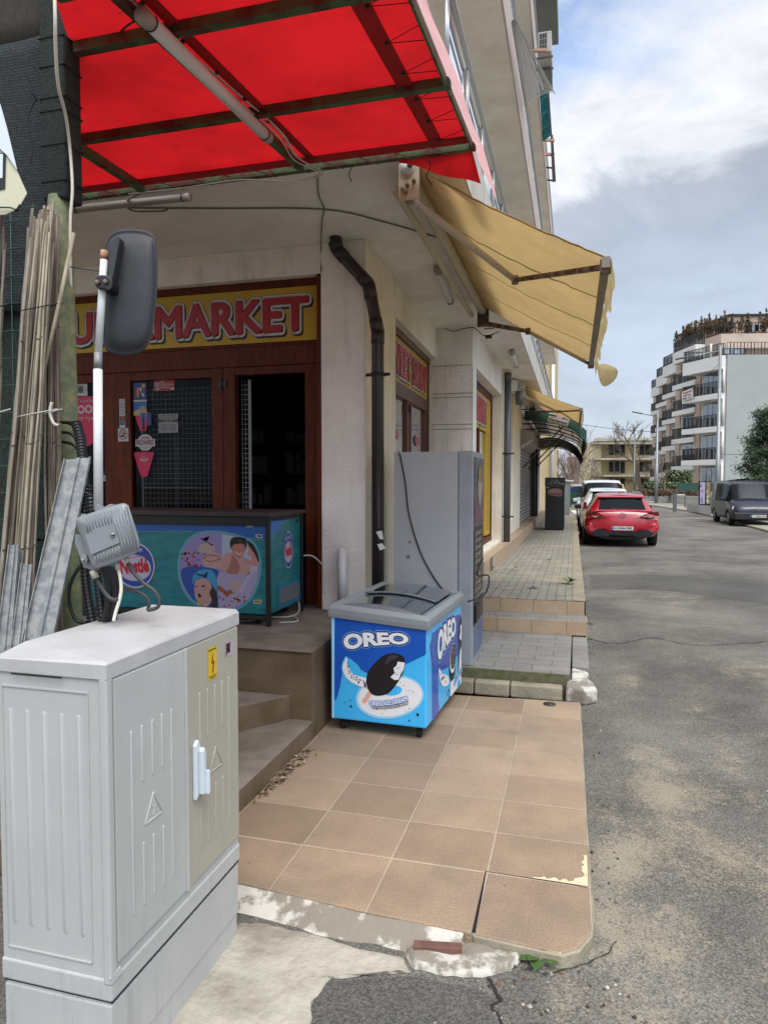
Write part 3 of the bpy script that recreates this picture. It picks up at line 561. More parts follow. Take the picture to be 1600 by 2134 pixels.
# ------------------------------------------------------------------ corner building
SZ=3.54
bld=thing('corner_building','cream rendered corner shop building with balconies over a covered walk','building',(-1.7,5.35,0))
def bpart(name,mb,**k): return mb.build(name,bld,**k)
mb=MB(); mb.prism([(-2.0,5.35),(-1.625,5.35),(-1.65,6.42),(-2.0,6.42)],.1,SZ,stucco); bpart('pillar',mb,bevel=.008)
mb=MB(); mb.prism([(-1.63,5.352),(-1.62,5.352),(-1.645,6.418),(-1.66,6.418)],.1,SZ-.002,stuccoY)
bpart('side_wall',mb); mb=MB(); mb.prism([(-2.0,6.42),(-1.645,6.42),(-1.70,8.72),(-2.0,8.72)],3.17,SZ,stuccoY); bpart('lintel',mb); mb=MB(); mb.prism([(-2.0,6.42),(-1.65,6.42),(-1.705,8.72),(-2.0,8.72)],.1,.6,stuccoY); bpart('side_wall',mb)
mb=MB(); mb.prism([(-2.2,8.72),(-1.235,8.72),(-1.235,9.05),(-2.2,9.05)],.1,SZ,stucco); bpart('pillar',mb,bevel=.008)
mb=MB()
for z in (3.07,2.72,2.67,2.33,2.27,1.95): mb.box(-1.75,-1.232,8.716,8.722,z,z+.008,mat('groove','8d857b',.9))
mb.box(-1.238,-1.232,8.716,9.05,.42,3.05,white); bpart('render_joint',mb)
mb=MB(); mb.prism([(-2.2,9.05),(-1.235,9.05),(-1.205,12.0),(-2.2,12.0)],3.09,SZ,stucco); bpart('lintel',mb); mb=MB(); mb.prism([(-2.2,9.05),(-1.24,9.05),(-1.21,12.0),(-2.2,12.0)],.1,.6,stuccoY); bpart('side_wall',mb)
mb=MB(); mb.prism([(-2.2,12.0),(-1.205,12.0),(-1.205,13.4),(-2.2,13.4)],.1,SZ,stuccoY); mb.prism([(-2.2,13.4),(-1.3,13.4),(-1.3,14.2),(-2.2,14.2)],.1,SZ,stuccoY); mb.prism([(-2.2,14.2),(-1.205,14.2),(-1.205,16.4),(-2.2,16.4)],.1,SZ,stuccoY)
mb.prism([(-2.2,16.4),(-1.205,16.4),(-1.205,21.4),(-2.2,21.4)],2.45,SZ,stucco); mb.prism([(-2.2,21.4),(-1.205,21.4),(-1.205,27),(-2.2,27)],.1,SZ,stuccoY)
mb.prism([(-1.205,23.5),(-1.1,23.5),(-1.1,24),(-1.205,24)],.1,SZ,stucco)
bpart('side_wall',mb)
mb=MB(); mb.prism([(-1.6,9.0),(-1.10,9.0),(-1.05,12.1),(-1.03,16),(-1.03,27),(-1.6,27)],.2,.56,cladm); bpart('plinth',mb,bevel=.006)
# ceilings / balcony slabs
mb=MB(); mb.box(-9,-.7,4.05,27,SZ,3.93,soffitm); bpart('balcony_slab',mb,bevel=.006)
mb=MB(); mb.box(-.7,-.688,4.04,27,SZ+.002,3.925,mat('fascia_white','c4c1bb',.8,0,2,.12,.2,60,col2='aaa59b',stretch=(4,4,.6))); bpart('fascia',mb)
mb=MB(); mb.box(-9,-.7,4.2,27,6.04,6.5,soffitm); bpart('balcony_slab',mb)
mb=MB(); mb.box(-.7,-.68,4.2,27,6.05,6.52,mat('fascia_pink','b7aaa3',.8,0,3,.1,.1,40)); bpart('fascia',mb)
mb=MB(); mb.box(-9,-.7,4.2,27,8.5,8.95,soffitm); bpart('balcony_slab',mb)
mb=MB(); mb.box(-.7,-.68,4.2,27,8.52,8.97,MATS['fascia_pink']); bpart('fascia',mb)
mb=MB(); mb.box(-9,-.42,3,15.7,11.0,11.4,mat('roof_edge','6f7672',.8,0,1,.1)); bpart('roof_overhang',mb)
mb=MB(); mb.box(-9,-1.95,5.6,27,3.93,12.5,stuccoY)
bpart('upper_wall',mb)
mb=MB(); 
for z in (4.0,6.6,9.05):
    for k in range(6): mb.box(-1.96,-1.93,6.4+k*3.4,7.9+k*3.4,z+.1,z+2.0,wood2)
wi=bpart('window_frame',mb); mb=MB()
for z in (4.0,6.6,9.05):
    for k in range(6): mb.box(-1.94,-1.925,6.5+k*3.4,7.8+k*3.4,z+.2,z+1.9,blk)
mb.build('pane',wi)
# balustrades
def rail(z0,z1,ys,x,gl,bars,nm):
    rl=MB(); rl.tube([(x,ys[0],z1),(x,ys[-1],z1)],.022,alu,8); rl.tube([(x+.03,ys[0],z1-.03),(x+.03,ys[-1],z1-.03)],.008,alu,6); rl.tube([(x,ys[0],z1),(x-1.2,ys[0],z1)],.022,alu,8)
    for i,y in enumerate(ys):
        for d in (0,.05): rl.tube([(x-.0,y+d,z0),(x-.0,y+d,z1)],.011,alu,6)
    if bars:
        y=ys[0]
        while y<ys[-1]: rl.tube([(x,y,z0),(x,y,z1)],.006,alu,4); y+=.12
    o=bpart('balustrade',rl)
    if gl:
        g=MB()
        for a,b in zip(ys,ys[1:]): g.add([(x-.012,a+.07,z0+.01),(x-.012,b-.02,z0+.01),(x-.012,b-.02,z1-.04),(x-.012,a+.07,z1-.04)],[(0,1,2,3)],glassR)
        g.build('glass_panel',o)
rail(3.93,4.39,[3.95+.78*i for i in range(29)],-.72,True,False,'')
rail(6.5,6.95,[4.25+1.6*i for i in range(15)],-.72,False,True,'')
rail(8.95,9.4,[4.25+1.6*i for i in range(15)],-.72,False,False,'')
# ---- shop front
mb=MB(); mb.box(-9,-2.0,5.36,5.6,3.30,SZ,stucco); bpart('lintel',mb,bevel=.006)
YF=5.5
mb=MB()
mb.box(-9,-2.0,5.44,5.56,3.238,3.30,wood); mb.box(-9,-2.0,YF-.02,5.58,2.60,2.787,wood); mb.box(-9,-2.0,YF-.03,YF-.018,2.765,2.789,wood)
fz=.549
for x0,x1 in ((-3.08,-2.97),(-2.965,-2.85),(-4.18,-3.9),(-5.3,-5.1),(-2.2,-2.0),(-9,-6.4)): mb.box(x0,x1,YF-.005,YF+.06,fz,2.605,wood)
for x0,x1,zb in ((-3.9,-3.08,2.52),(-2.85,-2.2,2.53),(-5.1,-4.18,2.52)): mb.box(x0,x1,YF,YF+.055,zb,2.60,wood)
for x0,x1 in ((-3.9,-3.08),(-5.1,-4.18),(-6.4,-5.3)): mb.box(x0,x1,YF,YF+.055,fz,.72,wood)
mb.box(-2.04,-2.0,5.36,YF+.06,fz,3.3,wood)
dr=bpart('shop_door',mb,bevel=.004)
g=MB(); 
for x0,x1 in ((-3.9,-3.08),(-5.1,-4.18),(-6.4,-5.3)): g.add([(x0,YF+.03,.72),(x1,YF+.03,.72),(x1,YF+.03,2.53),(x0,YF+.03,2.53)],[(0,1,2,3)],glass)
g.build('glass',dr)
g=MB(); gm=mat('grille_wire','b9bbbc',.5)
for i in range(17): x=-3.80+i*.043; g.tube([(x,YF+.07,.75),(x,YF+.07,2.46)],.003,gm,4)
for i in range(38): z=.78+i*.045; g.tube([(-3.82,YF+.073,z),(-3.1,YF+.073,z)],.003,gm,4)
g.tube([(-3.82,YF+.07,1.55),(-3.1,YF+.07,1.55)],.008,gm,6); g.tube([(-3.83,YF+.07,.75),(-3.83,YF+.07,2.3)],.012,gm,6)
for i in range(3): x=-2.83+i*.03; g.tube([(x,YF+.09,.75),(x,YF+.09,2.5)],.002,gm,4)
for i in range(40): z=.78+i*.043; g.tube([(-2.84,YF+.09,z),(-2.76,YF+.09,z)],.002,gm,4)
g.box(-2.765,-2.745,YF+.08,YF+.1,.72,2.5,mat('door_edge','8a8f92',.5)); g.build('grille',dr)
mb=MB()
for z in (2.42,1.25): mb.box(-3.0,-2.93,YF-.018,YF-.004,z,z+.075,blk); mb.tube([(-2.968,YF-.02,z-.005),(-2.968,YF-.02,z+.08)],.009,blk,8)
mb.build('hinge',dr)
# interior room
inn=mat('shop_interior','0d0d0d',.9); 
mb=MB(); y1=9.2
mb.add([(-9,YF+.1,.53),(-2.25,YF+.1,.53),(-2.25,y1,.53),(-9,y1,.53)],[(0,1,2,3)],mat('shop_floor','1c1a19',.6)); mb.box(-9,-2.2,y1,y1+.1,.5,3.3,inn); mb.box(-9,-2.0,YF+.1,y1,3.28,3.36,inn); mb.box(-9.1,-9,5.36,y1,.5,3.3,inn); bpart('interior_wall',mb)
mb=MB(); mb.box(-2.24,-2.10,YF+.16,YF+.24,fz,2.55,mat('red_post','6e0f18',.5)); bpart('door_post',mb)
mb=MB(); sh=[mat('good_'+c,c,.6) for c in ('1b1512','141a20','281012','221f14','222222','30240f')]
for r_ in range(2):
    xx=-4.9+r_*1.3
    for z in (.9,1.3,1.7,2.1): 
        mb.box(xx,xx+1.1,8.3,8.7,z,z+.02,inn)
        x=xx
        while x<xx+1.0: ww=rnd(.05,.14); mb.box(x,x+ww,8.32,8.6,z+.021,z+rnd(.12,.3),random.choice(sh)); x+=ww+rnd(0,.04)
tag(mb.build('shop_shelving'),'dim shelving stocked with goods inside the dark shop','shelf')
# --- stickers on the door (parts of the door)
def sticker(name,fr,fn):
    mb=MB(); fn(mb,fr); return mb.build(name,dr)
pinkm=mat('pink_sticker','b01244',.5); wp=mat('sticker_white','a5a3a0',.5)
def SF(x,y,yy=YF+.024): p=P(x,y,Y=yy); return Frame(p,(1,0,0),(0,0,1))
def tri(mb,fr,wd=.19,hh=.23):
    pts=[(-.10*wd/.19,0),(.10*wd/.19,0),(.105*wd/.19,-.02),(.035,-hh+.01),(.0,-hh),(-.035,-hh+.01),(-.105*wd/.19,-.02)]
    mb.fp(fr,pts,.002,pinkm); mb.text(fr,'VOOM',-.045,.045,-.085,-.055,.004,wp,.03); mb.text(fr,'Плати',-.025,.025,-.045,-.034,.004,wp); mb.text(fr,'от тук!',-.025,.025,-.102,-.09,.004,wp)
sticker('voom_sticker',SF(300,942),lambda m,f:tri(m,f))
def big(m,f):
    m.fp(f,[(-.19,0),(.19,0),(.19,-.2),(.11,-.42),(.05,-.46),(0,-.46),(-.12,-.2)],.002,pinkm); m.text(f,'VOOM',-.14,.17,-.16,-.08,.004,wp,.04); m.text(f,'Търси',-.08,.1,-.06,-.025,.004,wp); m.text(f,'от тук!',-.06,.12,-.235,-.185,.004,wp)
sticker('large_voom_sticker',SF(175,826),big)
def matk(m,f): m.fr_(f,-.22,.14,-.06,.06,.002,wp); m.text(f,'АВТОМАТИК',-.2,.1,-.035,.035,.004,blackp,.02); m.ring(f,.12,0,.014,.014,.003,.004,blackp)
sticker('label_sticker',SF(156,812),matk)
def rich(m,f):
    m.fe(f,0,0,.085,.075,.002,wp); m.fr_(f,-.103,.103,-.035,.03,.0022,wp); dr_=mat('richard_red','6f1218',.5)
    m.text(f,'CAFÉS',-.045,.045,.035,.06,.004,dr_,.02,warp=lambda x,y,a,b:(x,y-.35*(a-.5)**2*.1)); m.text(f,'RICHARD',-.09,.09,-.022,.025,.004,dr_,.02); m.text(f,'MAISON FAMILIALE',-.055,.055,-.05,-.042,.004,dr_); m.text(f,'1892',-.015,.015,-.064,-.056,.004,dr_)
sticker('round_cafe_sticker',SF(303,922),rich)
def bez(m,f):
    rm=mat('sticker_red','8e1812',.5); m.fr_(f,-.1,.115,-.05,.055,.002,rm); m.text(f,'БЕЗ',-.03,.01,.022,.042,.004,wp,.02); m.text(f,'КОМПРОМИСА',-.03,.105,-.005,.016,.004,wp,.01); m.text(f,'18',-.075,-.04,-.042,-.015,.004,wp,.02)
    for i in range(4): m.line(f,[(-.088+i*.014,-.01),(-.086+i*.014,.035-.006*abs(i-1.5))],.007,.004,wp)
    m.fr_(f,-.09,-.04,-.012,.008,.004,wp); m.fr_(f,.07,.108,-.04,-.022,.004,wp); m.line(f,[(-.03,-.018),(.06,-.018)],.005,.004,wp)
sticker('age_limit_sticker',SF(341,803),bez)
def hours(m,f):
    m.fr_(f,-.1,.1,-.085,.085,.002,mat('sticker_grey','7d7d7d',.5)); m.fr_(f,-.1,.1,.012,.045,.003,blackp); m.text(f,'РАБОТНО ВРЕМЕ',-.09,.09,.03,.042,.004,wp,.02); m.text(f,'WORK TIME',-.045,.045,.015,.026,.004,wp,.01)
    for z in (.07,.055): m.line(f,[(-.085,z),(.0,z+.004),(.08,z)],.004,.004,blackp)
    for z in (-.012,-.03,-.047,-.062): m.line(f,[(-.08,z),(-.01,z)],.004,.004,blackp); m.line(f,[(.01,z),(.075,z)],.004,.004,blackp)
sticker('opening_hours_sticker',SF(351,882),hours)
def visa(m,f):
    for i in range(7):
        z=.13-i*.04; m.fr_(f,-.03,.03,z-.018,z+.018,.002,wp)
        if i in (1,2,3): m.text(f,'VISA' if i<3 else 'V',-.02,.02,z-.007,z+.007,.004,mat('navy_print','15204a',.5),.02)
        elif i==0: m.text(f,'*)',-.012,.012,z-.008,z+.008,.004,blackp,.02)
        elif i==4: m.fr_(f,-.026,.026,z-.016,z+.016,.003,blackp); m.fe(f,-.008,z,.011,.011,.004,redm,n=14); m.fe(f,.008,z,.011,.011,.005,mat('orange_print','9a5a14',.5),n=14)
        elif i==5: m.fr_(f,-.026,.026,z-.016,z+.016,.003,mat('blue_print','123a78',.5)); m.fe(f,-.008,z,.011,.011,.004,redm,n=14); m.fe(f,.008,z,.011,.011,.005,mat('cyan_print','2a7aa8',.5),n=14)
sticker('card_payment_sticker',SF(255,865,YF-.007),visa)
def nofood(m,f):
    m.fr_(f,-.055,.055,-.06,.06,.002,wp); m.ring(f,0,0,.045,.045,.008,.004,redm); m.line(f,[(-.032,.032),(.032,-.032)],.008,.005,redm); m.fe(f,-.008,-.012,.025,.009,.003,blackp,n=16); m.fr_(f,.005,.022,-.0,.024,.003,blackp)
sticker('no_food_sticker',SF(257,906,YF-.007),nofood)
def poster(m,f):
    m.fr_(f,-.07,.07,.0,.15,.002,mat('poster_blue','1d2f6b',.5)); m.fr_(f,-.05,-.03,.02,.1,.003,mat('poster_red','8b2c2c',.5)); m.fr_(f,-.028,-.012,.02,.105,.003,yelm); m.fp(f,[(-.01,.1),(.03,.02),(.05,.03),(.01,.11)],.003,wp); m.fe(f,.04,.12,.02,.018,.003,yelm,n=14); m.fp(f,[(.0,.06),(.06,.12),(.065,.05)],.004,mat('poster_purple','5c2458',.5))
    m.fr_(f,-.07,.07,-.022,-.004,.002,wp); m.fr_(f,-.068,.07,-.145,-.026,.002,mat('poster_sea','2c5a94',.5)); m.fp(f,[(-.068,-.145),(.07,-.145),(.07,-.09),(.02,-.08),(-.068,-.11)],.003,mat('poster_sand','a48d5c',.5)); m.fr_(f,.0,.06,-.11,-.065,.004,mat('poster_castle','8e8068',.5))
sticker('poster',SF(292,832),poster)
def tri2(m,f):
    m.fp(f,[(-.09,.09),(.085,.09),(.03,-.08),(-.03,-.08)],.002,pinkm); m.fp(f,[(-.03,.088),(.04,.088),(.01,-.07),(-.01,-.07)],.003,mat('tower_blue','2b5c8a',.5)); m.fp(f,[(.0,.07),(.012,.07),(.02,-.07),(-.008,-.07)],.004,blackp); m.fr_(f,.045,.09,-.03,.09,.003,mat('poster_blue','1d2f6b'))
sticker('tower_sticker',SF(298,880),tri2)
def openm(m,f): m.fr_(f,-.1,.06,-.055,.0,.002,wp); m.text(f,'ОМ',-.06,.04,.01,.045,.004,mat('blue_text','2b3f8c',.5),.03); m.text(f,'БУТИК',-.05,.04,-.022,-.006,.004,blackp,.01); m.text(f,'РОЗИ',-.04,.04,-.045,-.03,.004,blackp,.01)
sticker('boutique_sticker',SF(222,990),openm)
# wrench-like vent rod
mb=MB(); x=P(368,900,Y=YF+.1).x; mb.bar((x,YF+.1,1.35),(x,YF+.1,2.2),.03,.01,mat('flap_rod','5c5e60',.5),(0,1,0)); mb.box(x-.07,x+.07,YF+.09,YF+.1,2.1,2.16,wp); mb.build('latch_rod',dr)
# --- signs
def letters(mb,fr,st,x0,x1,y0,y1,out=.052,ms=redm,deep=0.012,sh=(.018,-.022)):
    hw=(y1-y0)*.075
    fs=Frame(fr.p(sh[0],sh[1]),fr.u,fr.v)
    mb.halo(fs,st,x0,x1,y0,y1,hw,.002,blackp); mb.halo(fr,st,x0,x1,y0,y1,hw*1.45,.004,blackp); mb.halo(fr,st,x0,x1,y0,y1,hw*1.25,.006,whitep); mb.halo(fr,st,x0,x1,y0,y1,hw*.22,.008,blackp); mb.text(fr,st,x0,x1,y0,y1,.010,ms,.03,ref=.02,depth=deep)
s1=thing('supermarket_sign','long yellow sign with red SUPERMARKET letters above the dark shop door','sign',(-4.5,5.47,2.79))
mb=MB(); mb.box(-7,-2.075,5.455,5.50,2.79,3.237,yelm); mb.build('sign_board',s1)
mb=MB(); f=Frame((0,5.455,0),(1,0,0),(0,0,1)); x0=P(112,680,Y=5.455).x; x1=P(644,640,Y=5.455).x
letters(mb,f,'SUPERMARKET',x0,x1,2.865,3.155); mb.build('lettering',s1)
# sweet shop window (side wall)
def sidefr(y0,x0,y1,x1): d=Vector((x1-x0,y1-y0,0)).normalized(); return Frame((x0,y0,0),d,(0,0,1))
f1=sidefr(6.42,-1.775,8.72,-1.83)
def frbox(mb,fr,a0,a1,z0,z1,h0,h1,m):
    v=[fr.p(x,z,h) for h in (h0,h1) for x,z in ((a0,z0),(a1,z0),(a1,z1),(a0,z1))]
    mb.add(v,[(3,2,1,0),(4,5,6,7),(0,1,5,4),(1,2,6,5),(2,3,7,6),(3,0,4,7)],m)
mb=MB(); W1=2.30
frbox(mb,f1,0,W1,3.10,3.17,-.04,.05,wood2); frbox(mb,f1,0,W1,2.50,2.64,-.04,.03,wood2); frbox(mb,f1,W1-.06,W1,.6,3.1,-.04,.04,wood2); frbox(mb,f1,0,.06,.6,3.1,-.04,.04,wood2)
for a in (.0,.08,1.05,1.21,2.16): frbox(mb,f1,a,a+.09 if a<2 else a+.08,.6,2.5,-.03,.02,wood2)
frbox(mb,f1,.0,W1,.6,.75,-.03,.02,wood2)
wd=mb.build('window_frame',bld)
mb=MB(); mb.add([f1.p(.1,.7,-.01),f1.p(2.2,.7,-.01),f1.p(2.2,2.5,-.01),f1.p(.1,2.5,-.01)],[(0,1,2,3)],glassR); mb.build('pane',wd)
mb=MB()
for a in (1.14,): frbox(mb,f1,a-.02,a+.03,2.38,2.46,.02,.04,blk)
mb.build('hinge',wd)
mb=MB(); rs=mat('poster_red_print','a84c48',.5)
for a in (.2,1.38):
    f2=Frame(f1.p(a,0,.004),f1.u,(0,0,1)); mb.fe(f2,.35,2.1,.16,.07,0,wp); mb.ring(f2,.35,2.1,.13,.055,.03,.002,rs); mb.text(f2,'SUPER',.25,.45,2.05,2.13,.003,rs,.03); mb.fr_(f2,.05,.75,1.3,1.86,0,wp)
    mb.text(f2,'SUPERMARKET',.07,.73,1.74,1.82,.002,rs,.02); mb.text(f2,'JOY',.3,.72,1.5,1.68,.002,redm,.04); mb.text(f2,'24 H',.07,.3,1.5,1.66,.002,rs,.03); mb.text(f2,'OPEN',.1,.7,1.33,1.45,.002,rs,.03)
mb.build('window_poster',wd)
s2=thing('sweet_shop_sign','yellow sign with red SWEET SHOP letters above the brown side window','sign',(-1.8,7.5,2.64))
mb=MB(); frbox(mb,f1,.06,W1-.06,2.645,3.098,-.01,.022,yelm); mb.build('sign_board',s2)
mb=MB(); f3=Frame(f1.p(0,0,.022),f1.u,(0,0,1)); letters(mb,f3,'SWEET SHOP',.07,2.17,2.71,3.03,deep=.01,ms=mat('red_letter_faded','a8383c',.5)); mb.build('lettering',s2)
# window 2
f4=sidefr(9.05,-1.43,12.0,-1.40)
mb=MB(); frbox(mb,f4,0,2.95,2.98,3.09,-.04,.04,wood); frbox(mb,f4,2.88,2.95,.6,3.0,-.04,.04,wood); frbox(mb,f4,0,2.95,.6,.7,-.04,.04,wood); frbox(mb,f4,1.5,1.58,.7,2.5,-.03,.02,wood)
wd=mb.build('window_frame',bld); mb=MB(); mb.add([f4.p(0,.7,-.01),f4.p(2.3,.7,-.01),f4.p(2.3,2.4,-.01),f4.p(0,2.4,-.01)],[(0,1,2,3)],glassR); mb.build('pane',wd)
s3=thing('mini_market_sign','yellow sign with faded red letters and yellow side panel on the second side window','sign',(-1.4,11,2.4))
mb=MB(); frbox(mb,f4,0,2.88,2.42,2.98,-.01,.02,yelm); frbox(mb,f4,2.3,2.88,.72,2.418,-.01,.02,yelm); mb.build('sign_board',s3)
mb=MB(); f5=Frame(f4.p(0,0,.02),f4.u,(0,0,1)); letters(mb,f5,'MINI MARKET',.1,2.3,2.52,2.9,ms=mat('red_letter_faded','a8383c'),deep=.006)
for k in range(34): mb.fr_(f5,2.50+.02*(k%3),2.68-.03*(k%2),.8+k*.048,.825+k*.048,.002,wood2)
mb.build('lettering',s3)
# far door with yellow sign, shutter
mb=MB(); f6=Frame((-1.28,13.4,0),(0,1,0),(0,0,1)); frbox(mb,f6,0,.8,.56,2.75,0,.03,wood2); frbox(mb,f6,.1,.7,.7,1.9,.03,.032,blk); d2=mb.build('side_door',bld)
mb=MB(); frbox(mb,f6,.05,.75,2.1,2.65,.035,.05,yelm); frbox(mb,f6,.05,.75,1.3,2.05,.035,.05,mat('poster_grey','4d4b4a',.5)); tag(mb.build('wall_poster'),'narrow yellow and grey panel on the door past the far downpipe','sign')
mb=MB(); shm=mat('roller_shutter','8e8a86',.5,.2,4,.1)
z=.58
while z<2.45:
    mb.add([(-1.27,16.4,z),(-1.27,21.4,z),(-1.24,21.4,z+.045),(-1.24,16.4,z+.045),(-1.27,21.4,z+.085),(-1.27,16.4,z+.085)],[(0,1,2,3),(3,2,4,5)],shm); z+=.088
o=bpart('roller_shutter',mb)
mb=MB(); mb.slab([(-1.2,16.35,2.42),(-.95,16.35,2.55),(-.95,16.35,2.78),(-1.2,16.35,2.85)],(0,3.4,0),shm); mb.slab([(-1.2,16.3,2.38),(-1.16,16.3,2.38),(-.92,16.3,2.56),(-.92,16.3,2.6),(-1.2,16.3,2.44)],(0,.05,0),alu); mb.build('shutter_housing',o)
mb=MB(); mb.box(-1.2,-1.12,21.2,21.4,.56,2.5,blk); bpart('shutter_rail',mb)
# cables clipped to ceiling
cabm3=mat('cable_grey','6b645c',.6); cabw=mat('cable_white','b9b6ae',.5); cabb=mat('cable_black','111111',.5)
def wire(name,pts,r,m,label,cat='cable',n=5,sm=5):
    mb=MB(); mb.tube(cr(pts,sm),r,m,n); return tag(mb.build(name),label,cat)
wire('cable',[P(270,433,Z=SZ-.01),P(450,434,Z=SZ-.01),P(675,436,Z=SZ-.01),P(800,462,Z=SZ-.01),P(930,500,Z=SZ-.01)],.006,cabm3,'thin cable clipped across the ceiling towards the first awning')
wire('cable',[P(662,365,Z=SZ-.01),P(664,405,Z=SZ-.01),P(676,435,Z=SZ-.01),P(672,455,Z=SZ-.01),(-1.99,5.33,3.5),(-1.99,5.335,3.3)],.005,cabm3,'thin cable running down from the ceiling to the corner pillar')
pts=[P(985,690,Z=SZ-.02),P(1010,735,Z=SZ-.02),P(1030,770,Z=SZ-.02),P(1046,795,Z=SZ-.02)]
wire('cable',pts,.008,cabb,'black cable along the wall top over the second window')
wire('cable',[P(927,683,Z=SZ-.05),P(945,690,Z=SZ-.08),P(985,682,Z=SZ-.03),P(1010,700,Z=SZ-.08),P(1040,690,Z=SZ-.03)],.006,cabb,'loose black cable hanging under the ceiling at the second pillar')
mb=MB(); p=P(1018,693,Z=SZ-.06); mb.bar(p+Vector((-.06,0,.05)),p+Vector((.06,0,.05)),.008,.008,blk); mb.bar(p+Vector((-.06,0,-.03)),p+Vector((.06,0,-.03)),.008,.008,blk)
for s_ in (-.06,.06): mb.bar(p+Vector((s_,0,-.03)),p+Vector((s_,0,.05)),.008,.008,blk)
mb.box(p.x-.04,p.x+.04,p.y-.03,p.y+.03,p.z-.07,p.z-.035,blk); tag(mb.build('floodlight'),'small black floodlight bracket under the ceiling at the second pillar','lamp')
# downpipes
def dpipe(name,pts,r,m,label,col,clips=()):
    t=thing(name,label,'downpipe',pts[-1]); mb=MB(); q=[]
    for i,p in enumerate(pts): q.append(Vector(p))
    mb.tube(q,r,m,16); mb.build('pipe',t)
    for (a,b) in col: mb=MB(); a=Vector(a);b=Vector(b); mb.tube([a,b],r*1.07,m,16); mb.build('collar',t)
    for c in clips: mb=MB(); c=Vector(c); mb.tube([c-Vector((0,0,.012)),c+Vector((0,0,.012))],r*1.25,blk,16); mb.box(c.x-r*2,c.x+r*2,c.y-.004,c.y+.004,c.z-.012,c.z+.012,blk); mb.build('clip',t)
    return t
pA=P(697,478,Y=5.26); pB=P(703,520,Y=5.26); pC=P(768,592,Y=5.30); pD=P(787,690,X=-1.5); pE=P(787,775,X=-1.5)
pF=Vector((pE.x,pE.y,.42))
pE=Vector((pD.x,pD.y,pE.z))
pF=Vector((pD.x,pD.y,.35))
dt=dpipe('downpipe',[pA,pB,pC,pD,pF],.05,brownp,'dark brown cranked downpipe on the corner pillar, its top patched with white filler',[(pB-(pC-pB).normalized()*.0,pB+(pC-pB).normalized()*.09),(pC-(pC-pB).normalized()*.09,pC),(pC,pC+(pD-pC).normalized()*.12),(pD-(pD-pC).normalized()*.1,pD),(pD,pD-Vector((0,0,.1))),(pA-Vector((0,0,.1)),pB)],[(pD.x,pD.y,2.45),(pD.x,pD.y,.62)])
mb=MB()
for k in range(10): c=pA+Vector((rnd(-.05,.05),rnd(-.03,.03),rnd(-.04,.05))); mb.tube([c,c+Vector((rnd(-.02,.02),0,rnd(.01,.03)))],rnd(.008,.02),white,7)
mb.build('filler',dt)
mb=MB(); pq=Vector((pD.x+.03,pD.y-.045,1.15)); mb.add([pq,pq+Vector((.03,0,.0)),pq+Vector((.02,-.01,.07)),pq+Vector((-.03,-.01,.06))],[(0,1,2,3)],white); mb.add([pq-Vector((0,0,.09)),pq+Vector((.05,0,-.07)),pq+Vector((.02,-.01,-.03)),pq+Vector((-.02,-.01,-.04))],[(0,1,2,3)],white); mb.build('tape',dt)
dpipe('downpipe',[(-1.12,12.2,3.5),(-1.12,12.2,.40)],.06,greyp,'grey straight downpipe beside the second side window',[((-1.12,12.2,3.5),(-1.12,12.2,3.35))],[(-1.12,12.2,1.0),(-1.12,12.2,2.1)])
dpipe('downpipe',[(-1.1,21.6,3.0),(-1.1,21.6,.33)],.05,blk,'dark straight downpipe at the end of the roller shutter',[],[])
mb=MB(); p=P(713,1200,Y=5.26); mb.tube([(p.x,5.26,.55),(p.x,5.26,P(713,1142,Y=5.26).z)],.037,mat('pvc','bcbcba',.4),18); tag(mb.build('pipe_stub'),'short white plastic pipe standing at the foot of the corner pillar','pipe')
# wall lamps (three fluorescent battens on the ceiling)
def batten(a,b,label,r=.035,m=None,up=None):
    t=thing('fluorescent_lamp',label,'lamp',(a+b)/2,group='fluorescent battens'); d=(b-a).normalized()
    mb=MB(); mb.tube([a,b],r,m or mat('lamp_diffuser','d2cfca',.35),12); mb.build('diffuser',t)
    mb=MB(); mb.tube([a-d*.015,a+d*.03],r*1.08,mat('lamp_cap','9c8f88',.5),12); mb.build('end_cap',t); mb=MB(); mb.tube([b-d*.03,b+d*.015],r*1.08,MATS['lamp_cap'],12); mb.build('end_cap',t)
    mb=MB(); mb.tube([a+d*.035,a+d*.042],r*1.1,blk,12); mb.build('seal',t); mb=MB(); mb.tube([b-d*.042,b-d*.035],r*1.1,blk,12); mb.build('seal',t); return t
batten(P(912,562,Z=3.49),P(938,628,Z=3.49),'white batten lamp on the ceiling behind the first awning roller')
batten(P(1066,734,Z=3.49),P(1075,762,Z=3.49),'small white batten lamp on the ceiling over the second window',.04)
a=P(150,436,Z=3.47);b=P(392,410,Z=3.47)
batten(a,b,'long dim batten lamp on the ceiling just behind the red canopy',.026,mat('lamp_old','837a72',.5))
